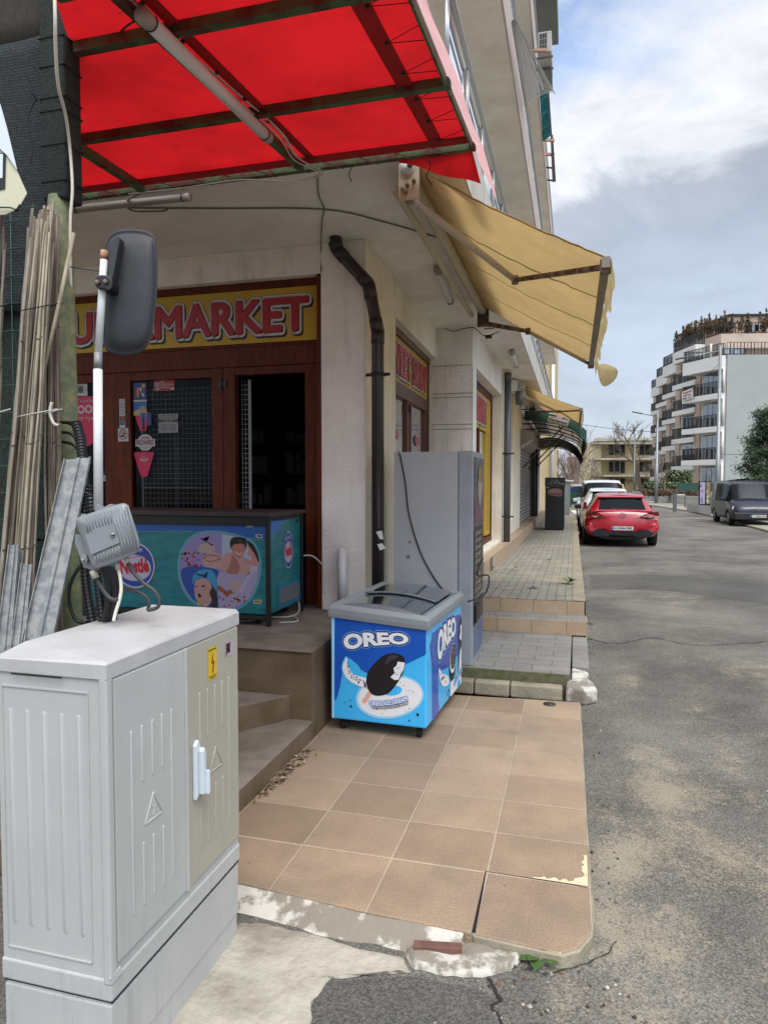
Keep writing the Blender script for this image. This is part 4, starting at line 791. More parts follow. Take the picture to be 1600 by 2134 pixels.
# ------------------------------------------------------------------ red canopy
import itertools
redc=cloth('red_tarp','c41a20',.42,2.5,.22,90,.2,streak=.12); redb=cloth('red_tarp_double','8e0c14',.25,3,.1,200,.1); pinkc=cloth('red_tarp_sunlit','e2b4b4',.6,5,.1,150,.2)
can=thing('red_canopy','red tarpaulin canopy laced to a rusty green steel frame above the shop entrance','canopy',(-1.93,2.29,0))
ZC=lambda y: 3.5-(4.0-y)*.1191
XR=-.575
mb=MB(); 
def cbar(a,b,w=.05,h=.05): mb.bar(a,b,w,h,rustg)
for y in (2.05,2.38,3.16,3.98): cbar((-3.4 if y>2.4 else -1.91 if y>2.2 else -1.72,y,ZC(y)-.0),(XR+.02,y,ZC(y)-.0),.038,.042)
cbar((XR,2.0,ZC(2.0)),(XR,4.0,ZC(4.0)),.012,.04); cbar((-1.525,2.0,ZC(2.0)-.002),(-1.60,3.98,ZC(3.98)-.002),.036,.045); cbar((-3.3,2.45,ZC(2.45)),(-3.3,3.98,ZC(3.98)),.045,.045)
cbar((-2.58,3.16,ZC(3.16)-.004),(-2.70,3.98,ZC(3.98)-.004),.045,.045)
p=P(780,340,Y=3.96); mb.bar((p.x-.03,3.93,p.z+.02),(p.x-.03,3.93,p.z-.06),.02,.03,rustg); mb.bar((p.x+.02,3.93,p.z+.02),(p.x+.02,3.93,p.z-.04),.02,.03,rustg)
p=P(285,395,Y=3.96); mb.bar((p.x-.03,3.93,p.z+.02),(p.x-.03,3.93,p.z-.05),.04,.03,rustg)
mb.build('frame',can)
def tarp(x0,x1,y0,y1,dz=.035):
    def f(u,v):
        x=x0+(x1-x0)*u; y=y0+(y1-y0)*v
        c=ZC(y)+dz+.012*math.sin(y*8.05+.6)*0+.006*noise.noise(Vector((x*2.5,y*2.5,0)))
        fy=(y-2.38)/.8; c-=.018*abs(math.sin(math.pi*fy))
        return Vector((x,y,c))
    return f
mb=MB(); mb.grid(tarp(-3.4,XR+.0,2.47,3.93),40,26,redc); tn=tarp(0,1,2.0,2.47); mb.grid(lambda u,v:(lambda y:(lambda xl: Vector((xl+(XR-xl)*u,y,tn((xl+(XR-xl)*u),v).z)))(-1.93+max(0,(2.363-y))*.62-max(0,y-2.38)*2))(2.0+.47*v),24,10,redc); mb.build('tarpaulin',can)
mb=MB()
# seam bands
def band(p0,p1,w,dz=.022):
    a=Vector(p0);b=Vector(p1); mb.add([(a.x-w/2,a.y,ZC(a.y)+dz-.014),(a.x+w/2,a.y,ZC(a.y)+dz-.014),(b.x+w/2,b.y,ZC(b.y)+dz-.014),(b.x-w/2,b.y,ZC(b.y)+dz-.014)],[(0,1,2,3)],redb)
band((-1.45,2.0),(-1.50,3.9),.055); band((-.76,2.0),(-.76,3.9),.075); 
mb.add([(-3.4,3.82,ZC(3.82)+.005),(XR,3.82,ZC(3.82)+.005),(XR,3.94,ZC(3.94)+.005),(-3.4,3.94,ZC(3.94)+.005)],[(0,1,2,3)],redb)
mb.build('seam_band',can)
mb=MB()
def val(u,v):
    y=2.0+2.25*u; wv=noise.noise(Vector((y*2.2,v,1))); w=.10+.02*math.sin(y*3)
    x=XR+.006+v*(.075+.03*wv); z=ZC(y)+.03-v*(.10+.02*wv)-(max(0,y-3.9))*.1
    return Vector((x,y+(.35*v if y>3.9 else 0),z))
mb.grid(val,60,6,pinkc); mb.build('valance',can)
mb=MB()
def flap(u,v):
    x=-1.0+(.425)*u; return Vector((x+.02*v*u,3.98+.24*v*u,ZC(3.98)-.02-v*(.02+.075*u)+.008*math.sin(u*9)))
mb.grid(flap,14,6,redc); mb.build('corner_flap',can)
mb=MB(); rope=mat('rope','6f5f50',.9); ropd=mat('rope_dark','2a1f1a',.9)
ys=[2.12+.27*i for i in range(7)]
for i,y in enumerate(ys):
    for x0,x1,m in ((-1.60,-1.44-.016*(y)/1.0,rope),(XR,-.735,ropd)):
        a=Vector((x0,y-.02,ZC(y)-.0)); b=Vector((x1,y+.06,ZC(y)+.0)); mb.tube([a,b],.0019,m,4); mb.tube([b,Vector((x0,y+.10,ZC(y+.10)))],.0019,m,4)
        mb.tube([b-Vector((0,0,.004)),b+Vector((0,0,.004))],.009,ropd,8)
for i in range(12):
    x=-3.2+i*.215; a=Vector((x,3.84,ZC(3.84)-.005)); b=Vector((x+.14,3.99,ZC(3.99)-.03)); mb.tube([a,b],.0028,rope,4)
for i in range(4):
    p=P(825+4*i,300,Y=3.95); 
p=Vector((-.83,3.96,3.46)); mb.tube(cr([p,p+Vector((.02,0,-.05)),p+Vector((.0,-.01,-.11)),p+Vector((.03,0,-.16))],4),.003,ropd,4)
p=Vector((-1.28,3.96,3.46)); mb.tube(cr([p,p+Vector((-.02,0,-.04)),p+Vector((.0,-.01,-.09))],4),.003,ropd,4)
mb.build('lacing_rope',can)
# cables along the frame
mb=MB()
for dx,dz in ((.06,-.01),(.085,0),(.07,.01)):
    mb.tube(cr([Vector((-1.60+dx,1.98,ZC(2)+dz-.01)),Vector((-1.59+dx,2.15,ZC(2.15)+dz)),Vector((-1.565+dx,2.35,ZC(2.35)+dz-.03)),Vector((-1.58+dx,3.0,ZC(3.0)+dz)),Vector((-1.56+dx,3.4,ZC(3.4)+dz-.02)),Vector((-1.62+dx,3.75,ZC(3.75)+dz-.02)),Vector((-1.55+dx,3.97,ZC(3.97)-.05)),Vector((-1.7,3.97,ZC(3.97)-.07)),Vector((-2.0,3.96,ZC(3.97)-.03)),Vector((-2.4,3.96,ZC(3.97)-.035)),Vector((-2.8,3.96,ZC(3.97)-.03))]),.004,cabw,5)
tag(mb.build('cable_bundle'),'pale cables tied along the middle bar of the red canopy frame','cable')
wire('cable',[P(300,398,Y=3.96),P(262,420,Y=4.1),P(275,438,Y=4.2),P(310,440,Y=4.3),P(345,438,Y=4.4),P(352,425,Y=4.4)],.007,cabm3,'loose cable loop hanging below the far bar of the canopy')
a=P(300,34,Z=3.24); b=P(556,284,Z=3.365)
t=batten(a,b,'long grey batten lamp fixed under the middle bar of the red canopy',.029)
wire('lamp_cord',[P(282,42,Z=3.24),P(262,55,Z=3.26),P(250,68,Z=3.3)],.004,cabb,'short black cord at the near end of the canopy lamp')
# ------------------------------------------------------------------ awnings
ochre=cloth('awning_canvas','b69a68',.5,2.5,.14,160,.25,streak=.15); ochre2=cloth('awning_valance','cbb684',.5,6,.15,120,.3); beige=mat('awning_steel','a59a84',.5,0,8,.15)
def awning(y0,y1,xr,zr,xf,zf,label,flap=True,el=None):
    t=thing('retractable_awning',label,'awning',(xr,(y0+y1)/2,zr))
    nr=Vector((xf-xr,0,zf-zr))
    mb=MB()
    def f(u,v):
        y=y0+(y1-y0)*u; p=Vector((xr,y,zr+.05))+Vector((nr.x,0,nr.z-.02))*v; sag=.05*math.sin(math.pi*v)*(1+.3*math.sin(u*3.1)); w_=.009*noise.noise(Vector((u*5,v*26,2)))+.005*noise.noise(Vector((u*30,v*4,7)))+.006*math.sin(v*40+u*6)*(u)*v
        return p+Vector((0,0,-sag*.5+w_))
    mb.grid(f,24,30,ochre); mb.build('canvas',t)
    for us in (.004,.26,.5,.75,.99): 
        mb=MB(); vs_=[]
        for k in range(25):
            for du in (-.0035,.0035): vs_.append(f(min(1,max(0,us+du)),k/24)-Vector((.0,0,.004)))
        mb.add(vs_,[(2*k,2*k+1,2*k+3,2*k+2) for k in range(24)],mat('awning_seam','a88c5c',.8)); mb.build('seam',t)
    mb=MB(); mb.tube([(xr-.02,y0+.03,zr),(xr-.02,y1-.03,zr)],.04,creamp,14); mb.build('roller',t)
    mb=MB(); mb.tube([(xr-.13,y0+.1,zr-.04),(xr-.13,y1-.03,zr-.04)],.025,creamp,8); mb.build('support_tube',t)
    mb=MB(); mb.bar((xf,y0,zf),(xf,y1,zf),.045,.06,mat('front_bar','7c7466',.5,0,10,.2)); mb.build('front_bar',t)
    for y,s_ in ((y0,1),(y1,-1)):
        mb=MB(); mb.box(xr-.075,xr+.05,y-.008,y+.008,zr-.16,zr+.08,creamp if s_>0 else greyp); mb.tube([(xr-.02,y-.03,zr+.03),(xr-.02,y+.02,zr+.03)],.045,white,16); mb.tube([(xr-.0,y-.04,zr+.03),(xr,y-.02,zr+.03)],.018,greyp,12)
        for dx,dz in ((-.02,-.08),(-.03,-.12),(.02,-.06),(-.05,-.1)): mb.tube([(xr+dx,y-.03,zr+dz),(xr+dx,y+.01,zr+dz)],.012,rust,8)
        mb.build('bracket',t)
        # folding arm
        a=Vector((xr-.02,y+.05*s_,zr-.13)); e=Vector(el[0] if s_>0 else el[1]); b=Vector((xf,y+.06*s_,zf-.01))
        mb=MB(); mb.tube([a,e],[.028,.022],rustw if s_>0 else rust,10); mb.tube([e,b],[.018,.018],rust if s_>0 else creamp,10)
        mb.tube([e-Vector((0,0,.03)),e+Vector((0,0,.03))],.026,rust,10); mb.tube([a-Vector((0,0,.03)),a+Vector((0,0,.03))],.026,rust,10); mb.box(b.x-.03,b.x+.03,b.y-.03,b.y+.03,b.z-.035,b.z+.035,rust); mb.build('folding_arm',t)
    mb=MB(); n=70
    vs_=[];fs=[]
    for i in range(n+1):
        u=i/n; y=y0+(y1-y0)*u; sc=.13+.035*(1 if (i%6)<3 else -.2)+.02*noise.noise(Vector((u*9,0,0))); 
        for v in (0,.35,.7,1): vs_.append((xf+.03+.02*v+.02*noise.noise(Vector((u*14,v*2,5))),y,zf+.03-sc*v))
    for i in range(n):
        for k in range(3): a=i*4+k; fs.append((a,a+4,a+5,a+1))
    mb.add(vs_,fs,ochre2,True); mb.build('valance',t)
    return t
pl_=lambda x,y: None
XRO,ZRO,XF,ZF=-.955,3.45,.16,2.83
nA=Vector((XF-XRO,0,ZF-ZRO)).cross(Vector((0,1,0))).normalized()
def onA(x,y,off=.05,xr=XRO,zr=ZRO):
    o=Vector((xr,0,zr))-Vector((0,0,off)); r=FWV+RV*((x-CX)/F)-UV*((y-CY)/F); t=(o-CAMP).dot(nA)/r.dot(nA); return CAMP+r*t
e1=onA(1073,583); e2=onA(1100,690)
aw=awning(4.10,7.60,XRO,ZRO,XF,ZF,'large ochre awning with rusty folding arms nearest the red canopy',el=(e1,e2))
mb=MB()
q=[P(1243,760,Y=7.6),P(1262,758,Y=7.65),P(1286,770,Y=7.75),P(1282,790,Y=7.8),P(1262,805,Y=7.75),P(1250,795,Y=7.65)]
q=cr(q+[q[0]],4)[:-1]; k=len(q); c=sum(q,Vector())/k+Vector((0,-.07,.03)); mb.add(q+[c],[(i,(i+1)%k,k) for i in range(k)],ochre2,True); mb.build('torn_flap',aw)
awning(13.4,16.8,XRO,3.40,.12,2.95,'smaller distant ochre awning above the green canopy',el=((-.35,15.0,3.08),(-.3,15.2,3.1)))
mb=MB(); mb.box(-1.25,-1.05,13.1,13.5,3.3,3.5,white); mb.tube([(-1.0,13.2,3.05),(-1.0,13.2,3.3)],.07,greyp,12); tag(mb.build('alarm_box'),'white box and siren mounted under the ceiling beside the far awning','siren')
# green barrel canopy
gc=thing('green_canopy','dark green barrel canopy with a brewery logo over the shuttered shop','canopy',(-.5,17.2,2.4)); grc=mat('green_canvas','1f4a3d',.7,0,3,.15,.1,60); blkf=mat('canopy_frame','15181a',.5); insd=cloth('canopy_inside','8d8577',.45,2,.2,60,.2)
prof=[(-1.15,3.30),(-.8,3.27),(-.4,3.17),(-.05,3.04),(.14,2.94),(.25,2.80),(.27,2.45)]
Yg0,Yg1=16.9,25
mb=MB(); vs_=[];n=len(prof)
for y in (Yg0,Yg1): vs_+=[(x,y,z) for x,z in prof]
mb.add(vs_,[(i,i+1,n+i+1,n+i) for i in range(n-1)],insd,True); mb.build('cover',gc)
mb=MB(); vs_=[(x,Yg0-.01,z+.015) for x,z in prof[:-1]]+[(x,Yg0-.01,z-.22-.02*math.sin(i*2)) for i,(x,z) in enumerate(prof[:-1])]; k=n-1
mb.add(vs_,[(i,k+i,k+i+1,i+1) for i in range(k-1)],grc); mb.add([(.28,Yg0-.01,2.83),(.28,Yg0-.01,2.5),(.28,Yg1,2.5),(.28,Yg1,2.83)],[(0,1,2,3)],grc); mb.add([(.14,Yg0-.012,2.95),(.28,Yg0-.012,2.8),(.28,Yg0-.012,2.5),(.14,Yg0-.012,2.72)],[(0,3,2,1)],grc); mb.build('valance',gc)
mb=MB(); f=Frame((-.62,Yg0-.03,3.03),(1,0,-.27),(0,0,1)); mb.fr_(f,0,.48,0,.15,0,whitep); mb.fr_(f,.02,.46,.015,.135,.002,blackp); mb.fr_(f,.03,.45,.025,.125,.003,whitep); mb.text(f,'Каменица',.04,.44,.035,.115,.005,blackp,.03); mb.fr_(f,.17,.31,.15,.24,0,mat('crest_pink','b5687a',.5)); mb.text(f,'1881',.19,.29,.165,.2,.003,whitep,.02); mb.build('logo',gc)
mb=MB()
for i in range(6):
    y=Yg0+.05+i*(Yg1-Yg0-.1)/5; q=[(x,y,z-.03) for x,z in prof]; mb.tube(q,.018,blkf,6)
    q2=[(-1.18+1.4*math.sin(a),y,1.75+1.0*(1-math.cos(a))) for a in [k*.16 for k in range(8)]]
for x,z in prof[1:]: mb.tube([(x,Yg0,z-.03),(x,Yg1,z-.03)],.014,blkf,5)
for i in range(3):
    y=Yg0+i*2.2; mb.tube([(-1.18,y,1.95),(-.25,y+.3,2.95)],.018,mat('strut_green','2c4038',.5),6)
prof2=cr([(-1.1,0,2.72),(-.7,0,2.80),(-.3,0,2.74),(.05,0,2.54),(.24,0,2.22)],4)
for i in range(7): mb.tube([(p_.x,19.5+i*.9,p_.z) for p_ in prof2],.016,blkf,5)
mb.bar((-1.18,Yg0-.4,3.1),(-.85,Yg0-.4,3.1),.03,.03,blkf); mb.bar((-1.18,Yg0-.4,3.3),(-.85,Yg0-.4,3.3),.03,.03,blkf); mb.bar((-1.18,Yg0-.2,2.85),(-.75,Yg0-.2,2.85),.03,.03,blkf); mb.bar((-1.18,Yg0-.2,2.98),(-.75,Yg0-.2,2.98),.03,.03,blkf)
mb.build('frame',gc)
mb=MB(); k=len(prof2); mb.add([(p_.x,y,p_.z+.03) for y in (19.4,25) for p_ in prof2],[(i,i+1,k+i+1,k+i) for i in range(k-1)],insd,True); mb.build('lower_cover',gc)
# ------------------------------------------------------------------ things on the balconies
def boxP(mb,x0,y0,x1,y1,Y,dy,m):
    a=P(x0,y1,Y=Y);b=P(x1,y0,Y=Y); mb.box(a.x,b.x,Y,Y+dy,a.z,b.z,m); return a,b
ac=thing('air_conditioner','white air conditioner unit hung outside the top balcony','air conditioner',tuple(P(1135,110,Y=11.2)))
mb=MB(); a,b=boxP(mb,1120,62,1149,110,11.2,.75,mat('ac_white','a8a8a4',.5)); mb.build('case',ac,bevel=.01)
mb=MB(); f=Frame((a.x,11.195,a.z),(1,0,0),(0,0,1)); W=b.x-a.x;Hh=b.z-a.z
mb.fr_(f,W*.12,W*.68,Hh*.08,Hh*.92,.002,blackp)
for k in range(4): mb.fr_(f,W*(.12+.18*k),W*(.14+.18*k),Hh*.08,Hh*.92,.005,MATS['ac_white'])
for k in range(4): mb.fr_(f,W*.12,W*.68,Hh*(.08+.27*k),Hh*(.1+.27*k),.005,MATS['ac_white'])
mb.build('grille',ac)
mb=MB(); p=P(1112,104,Y=11.0); q=P(1141,104,Y=11.0); mb.bar(p,q,.05,.04,mat('pink_bracket','b09080',.7)); p=P(1116,122,Y=11.1); q=P(1152,116,Y=11.1); mb.bar(p,q,.03,.02,greyp); mb.build('bracket',ac)
ac2=thing('air_conditioner','second grey air conditioner unit seen from below under the white unit','air conditioner',tuple(P(1135,145,Y=11.6)))
mb=MB(); boxP(mb,1119,120,1149,144,11.6,.7,mat('ac_grey','6f706c',.5)); mb.build('case',ac2,bevel=.01); mb=MB(); p=P(1117,146,Y=11.55); q=P(1153,141,Y=11.55); mb.bar(p,q,.03,.02,greyp); mb.build('bracket',ac2)
mb=MB(); teal=cloth('teal_cloth','1f7f8c',.5,5,.5,60,.3); tq=[P(1121,146,Y=12.2),P(1139,146,Y=12.2),P(1147,288,Y=14.6),P(1131,288,Y=14.6)]
def tf(u,v): 
    p=tq[0].lerp(tq[1],u).lerp(tq[3].lerp(tq[2],u),v); return p+Vector((0,0,.05*math.sin(v*30+u*3)))
mb.grid(tf,5,50,mat('teal_stripes','22a6bd',.6,0,9,.5,col2='0e5560',stretch=(1,3,6))); tag(mb.build('balcony_screen',solid=.01),'teal striped cloth screen stretched outside the top balcony','screen')
mb=MB(); fr_q=[P(1139,146,Y=12.2),P(1149,288,Y=14.6)]; mb.bar(fr_q[0],fr_q[1],.03,.03,greyp); tag(mb.build('screen_pole'),'thin grey pole along the outer edge of the teal screen','pole')
dr2=thing('drying_rack','grey folding rack with pink bars fixed outside the top balcony','rack',tuple(P(1140,330,Y=16)))
mb=MB(); a=P(1152,283,Y=15);b=P(1158,378,Y=17); mb.slab([a,a+Vector((-.05,0,0)),b+Vector((-.08,0,0)),b],(0,.03,.05),greyp); mb.build('panel',dr2)
mb=MB()
for y,yy in ((290,15),(320,15.8)): mb.bar(P(1130,y,Y=yy),P(1155,y+2,Y=yy),.06,.05,MATS['pink_bracket'])
for y,yy in ((348,16.4),(374,17)): mb.bar(P(1138,y,Y=yy),P(1155,y+2,Y=yy),.03,.03,blk)
mb.build('crossbar',dr2)
# rolled wire mesh
mb=MB()
def wm(u,v):
    s=P(1066,42,Y=7.0).lerp(P(1100,205,Y=9.2),v); rr=.02+.17*v; q=u*5.2; return s+Vector((math.cos(q)*rr+rr*.8,math.sin(q)*rr*.8,math.sin(q*1.3)*rr*.6))
mb.grid(wm,16,46,mat('wire_mesh','a9abac',.5,.1)); o=mb.build('wire_mesh_roll'); md=o.modifiers.new('w','WIREFRAME'); md.thickness=.006; tag(o,'rolled galvanised wire mesh hanging off the second balcony rail','wire mesh')
def PF(fr,x,y):
    r=FWV+RV*((x-CX)/F)-UV*((y-CY)/F); t=(fr.o-CAMP).dot(fr.n)/r.dot(fr.n); p=CAMP+r*t-fr.o; return (p.dot(fr.u),p.dot(fr.v))
def tr(fr,pts,ox=0,oy=0,sc=1): return [PF(fr,ox+x/sc,oy+y/sc) for x,y in pts]
def scr(pts,n=5): # smooth closed 2D
    k=len(pts);o=[]
    for i in range(k):
        p0,p1,p2,p3=[Vector(pts[(i+j)%k]) for j in (-1,0,1,2)]
        for s_ in range(n):
            t=s_/n; q=.5*((2*p1)+(-p0+p2)*t+(2*p0-5*p1+4*p2-p3)*t*t+(-p0+3*p1-3*p2+p3)*t**3); o.append((q.x,q.y))
    return o
# ------------------------------------------------------------------ utility cabinet
CXR=-1.15; CXL=-1.495; CY0=1.50; CY1=2.215
uc=thing('utility_cabinet','pale grey polyester electricity cabinet with ribbed doors in the foreground','cabinet',(-1.31,1.86,-.05))
mb=MB(); mb.box(CXL+.006,CXR-.006,CY0+.006,CY1-.006,-.06,.232,cabm); mb.box(CXL+.002,CXR-.002,CY0+.002,CY1-.002,.045,.225,cabm); mb.build('plinth',uc,bevel=.004)
mb=MB(); mb.box(CXL,CXR,CY0,CY1,.24,1.10,cabm)
mb.box(CXL-.002,CXR+.004,CY0-.004,CY1+.002,.24,.30,cabm); mb.box(CXR-.02,CXR+.006,CY0-.006,CY0+.02,.285,1.098,cabm)
mb.build('body',uc,bevel=.006)
def capsule(mb,fr,x,z0,z1,w,h,m):
    pts=[];r=w/2
    for k in range(9): q=math.pi*k/8; pts.append((x+r*math.cos(q),z1-r+r*math.sin(q)))
    for k in range(9): q=math.pi+math.pi*k/8; pts.append((x+r*math.cos(q),z0+r+r*math.sin(q)))
    n=len(pts); inn_=[(x+(a-x)*.55,(z0+z1)/2+(b-(z0+z1)/2)*(1-(r*.45)/((z1-z0)/2))) for a,b in pts]
    mb.add([fr.p(a,b,0) for a,b in pts]+[fr.p(a,b,h) for a,b in inn_],[tuple(range(n,2*n))]+[(i,(i+1)%n,n+(i+1)%n,n+i) for i in range(n)],m,True)
fE=Frame((CXL,CY0,0),(1,0,0),(0,0,1)); fD=Frame((CXR,CY0,0),(0,1,0),(0,0,1))
mb=MB()
W=CXR-CXL
pf=[(.02,.335),(.29,.335),(.29,1.055),(.02,1.055)]
mb.ring  # end panel recess drawn as a raised lip
for a,b in zip(pf,pf[1:]+pf[:1]): mb.bar(fE.p(*a,.001),fE.p(*b,.001),.004,.004,cabm,(0,1,0))
for i in range(5): capsule(mb,fE,.045+i*.054,.40,.995,.018,.002,cabm)
mb.build('end_panel',uc)
ysp=P(383,1600,X=CXR).y-CY0
def door(name,a0,a1,m,xs):
    mb=MB(); frbox(mb,fD,a0,a1,.335,1.088,.0,.008,m); fr=Frame(fD.p(0,0,.008),fD.u,fD.v)
    ce=(a0+a1)/2
    for i in range(5):
        x=xs+i*.048
        if i in (0,4): capsule(mb,fr,x,.42,.93,.010,.0028,m)
        else: capsule(mb,fr,x,.77,.93,.010,.0028,m); capsule(mb,fr,x,.42,.60,.010,.0028,m)
    c=xs+2*.048; t_=[(c-.042,.645),(c+.042,.645),(c,.72)]
    for a,b in zip(t_,t_[1:]+t_[:1]): mb.tube([fr.p(*a,.001),fr.p(*b,.001)],.0025,m,6)
    for a,b in (((c+.004,.705),(c-.008,.68)),((c-.008,.68),(c+.008,.68)),((c+.008,.68),(c-.004,.655))): mb.tube([fr.p(*a,.001),fr.p(*b,.001)],.0018,m,5)
    return mb.build(name,uc,bevel=.0015)
door('left_door',.022,ysp-.004,cabm,.09); rd=door('right_door',ysp+.012,CY1-CY0-.012,cabm2,ysp+.085); tag(rd,'warmer beige right door')
mb=MB(); frbox(mb,fD,ysp-.003,ysp+.011,.33,1.09,0,.012,cabm); mb.build('door_post',uc,bevel=.002)
# handle
fh=Frame(fD.p(ysp+.035,.0,.008),fD.u,fD.v); mb=MB(); hm=mat('handle_white','c3cdd2',.35)
mb.slab([fh.p(0,.60,0),fh.p(.032,.62,0),fh.p(.032,.76,0),fh.p(.018,.79,0),fh.p(0,.775,0)],fh.n*.014,hm)
mb.slab([fh.p(.014,.615,.014),fh.p(.036,.61,.014),fh.p(.036,.75,.014),fh.p(.026,.765,.014),fh.p(.014,.755,.014)],fh.n*.016,hm); mb.slab([fh.p(.03,.61,.02),fh.p(.044,.612,.02),fh.p(.044,.685,.02),fh.p(.032,.69,.02)],fh.n*.02,hm)
mb.build('handle',rd,bevel=.004,bseg=3)
fs_=Frame(fD.p(0,0,.0085),fD.u,fD.v); yst=mat('warning_yellow','c9a916',.5)
mb=MB(); a=PF(fs_,433,1352);b=PF(fs_,452,1410); x0,x1=a[0],b[0]; z1=a[1];z0=b[1]; mb.fr_(fs_,x0,x1,z0,z1,.0006,yst); mb.text(fs_,'ВНИМАНИЕ!',x0+.004,x1-.004,z1-.012,z1-.006,.0014,blackp,.02)
c=(x0+x1)/2; mb.fp(fs_,[(c+.004,z1-.016),(c-.010,(z0+z1)/2-.002),(c+.002,(z0+z1)/2),(c-.004,z0+.022),(c+.003,z0+.022),(c+.001,z0+.016),(c+.012,(z0+z1)/2+.006),(c+.001,(z0+z1)/2+.004)],.0014,redm)
mb.text(fs_,'ОПАСНО ЗА',x0+.004,x1-.004,z0+.009,z0+.014,.0014,blackp,.02); mb.text(fs_,'ЖИВОТА',x0+.009,x1-.009,z0+.003,z0+.008,.0014,blackp,.02); mb.build('warning_label',rd)
mb=MB(); a=PF(fs_,470,1340);b=PF(fs_,488,1360); mb.fr_(fs_,a[0],min(b[0],.69),b[1]-.004,a[1],.0006,mat('label_lilac','a89aa2',.5)); mb.text(fs_,'ЕРМОГ',a[0]+.005,a[0]+.032,b[1]+.009,a[1]-.004,.0014,blackp,.02); mb.fr_(fs_,a[0]+.002,a[0]+.006,b[1],a[1]-.003,.0014,redm)
mb.build('maker_label',rd); mb=MB(); a=PF(fs_,479,1322); mb.ring(fs_,a[0],a[1],.007,.009,.0015,.001,whitep,20); mb.fp(fs_,[(a[0]+.001,a[1]+.006),(a[0]-.003,a[1]),(a[0]+.003,a[1]-.006)],.001,whitep); mb.build('embossed_mark',rd)
# cap with hipped ends
mb=MB(); o_=.006
bx0,bx1,by0,by1=CXL-o_,CXR+o_,CY0-o_,CY1+o_
z0,z1,z2=1.094,1.133,1.150
v=[(bx0,by0,z0),(bx1,by0,z0),(bx1,by1,z0),(bx0,by1,z0),(bx0,by0,z1-.004),(bx1,by0,z1),(bx1,by1,z1+.004),(bx0,by1,z1),(bx0+.01,by0+.11,z2),(bx1-.008,by0+.012,z2-.010),(bx1-.008,by1-.01,z2),(bx0+.01,by1-.01,z2)]
mb.add(v,[(3,2,1,0),(0,1,5,4),(1,2,6,5),(2,3,7,6),(3,0,4,7),(4,5,9,8),(5,6,10,9),(6,7,11,10),(7,4,8,11),(8,9,10,11)],capm); mb.box(CXL+.06,CXL+.22,CY0-.0125,CY0-.010,1.090,1.0945,dark); mb.build('cap',uc,bevel=.004,bseg=3)
mb=MB(); mb.bar((CXR+.002,CY0-.006,.30),(CXR+.009,CY0+.03,.31),.004,.02,cabm); mb.box(CXL,CXR,CY0+.004,CY1-.004,.2325,.2395,dark); mb.build('joint',uc)
# ------------------------------------------------------------------ blue chest freezer
RZ=-R(3.0); fw,fd=.63,1.02
cs,sn=math.cos(RZ),math.sin(RZ)
BR=Vector((-.857,4.112,0)); ux=Vector((cs,sn,0)); uy=Vector((-sn,cs,0)); org=BR-ux*fw/2+uy*fd/2
fz1=thing('chest_freezer','blue chest freezer printed with a cookie ice cream bar, sliding glass lid, on the tiles','freezer',(org.x,org.y,0),RZ)
bl1=mat('print_blue','0550b0',.35,0,1.5,.12,0,coat=.3); bl2=mat('print_light_blue','3ab0ea',.35,0,1.5,.06,coat=.3); bl3=mat('print_mid_blue','1f6cc4',.35,coat=.3); nav=mat('print_navy','0a1f55',.35,coat=.3); glw=mat('print_pale_blue','8fc9ea',.35,coat=.3); wh=mat('print_clean_white','dcdde0',.4); ck=mat('print_cookie','161218',.4); stk=mat('print_stick','d7a58c',.5)
tz=lambda x: .70+.045*(fw/2-x)/fw
mb=MB(); x0,x1,y0,y1=-fw/2,fw/2,-fd/2,fd/2
v=[(x0,y0,.08),(x1,y0,.08),(x1,y1,.08),(x0,y1,.08),(x0,y0,tz(x0)),(x1,y0,tz(x1)),(x1,y1,tz(x1)),(x0,y1,tz(x0))]
mb.add(v,[(3,2,1,0),(0,1,5,4),(1,2,6,5),(2,3,7,6),(3,0,4,7)],bl2); mb.build('body',fz1,local=True,bevel=.012,bseg=3)
grl=mat('lid_grey','7f868a',.42,0,4,.06,.05,60); grl2=mat('lid_grey_dark','5e6468',.42)
# lid frame: four profiled bars around glass
mb=MB(); e=.018
def lid(pts0,pts1,m):  # loft
    n=len(pts0); mb.add(pts0+pts1,[(i,(i+1)%n,n+(i+1)%n,n+i) for i in range(n)]+[tuple(range(n-1,-1,-1)),tuple(range(n,2*n))],m)
hl=.075
def ringz(ins,dz): return [(x0-e+ins,y0-e+ins,tz(x0-e+ins)+dz),(x1+e-ins,y0-e+ins,tz(x1)+dz),(x1+e-ins,y1+e-ins,tz(x1)+dz),(x0-e+ins,y1+e-ins,tz(x0)+dz)]
r0,r1,r2,r3,r4=ringz(.004,-.004),ringz(0,.02),ringz(0,.055),ringz(.022,hl+.008),ringz(.075,hl-.006)
r5=ringz(.085,hl-.02)
vs_=r0+r1+r2+r3+r4+r5
mb.add(vs_,[(4*k+i,4*k+(i+1)%4,4*k+4+(i+1)%4,4*k+4+i) for k in range(5) for i in range(4)],grl); mb.build('lid_frame',fz1,local=True,bevel=.006,bseg=3)
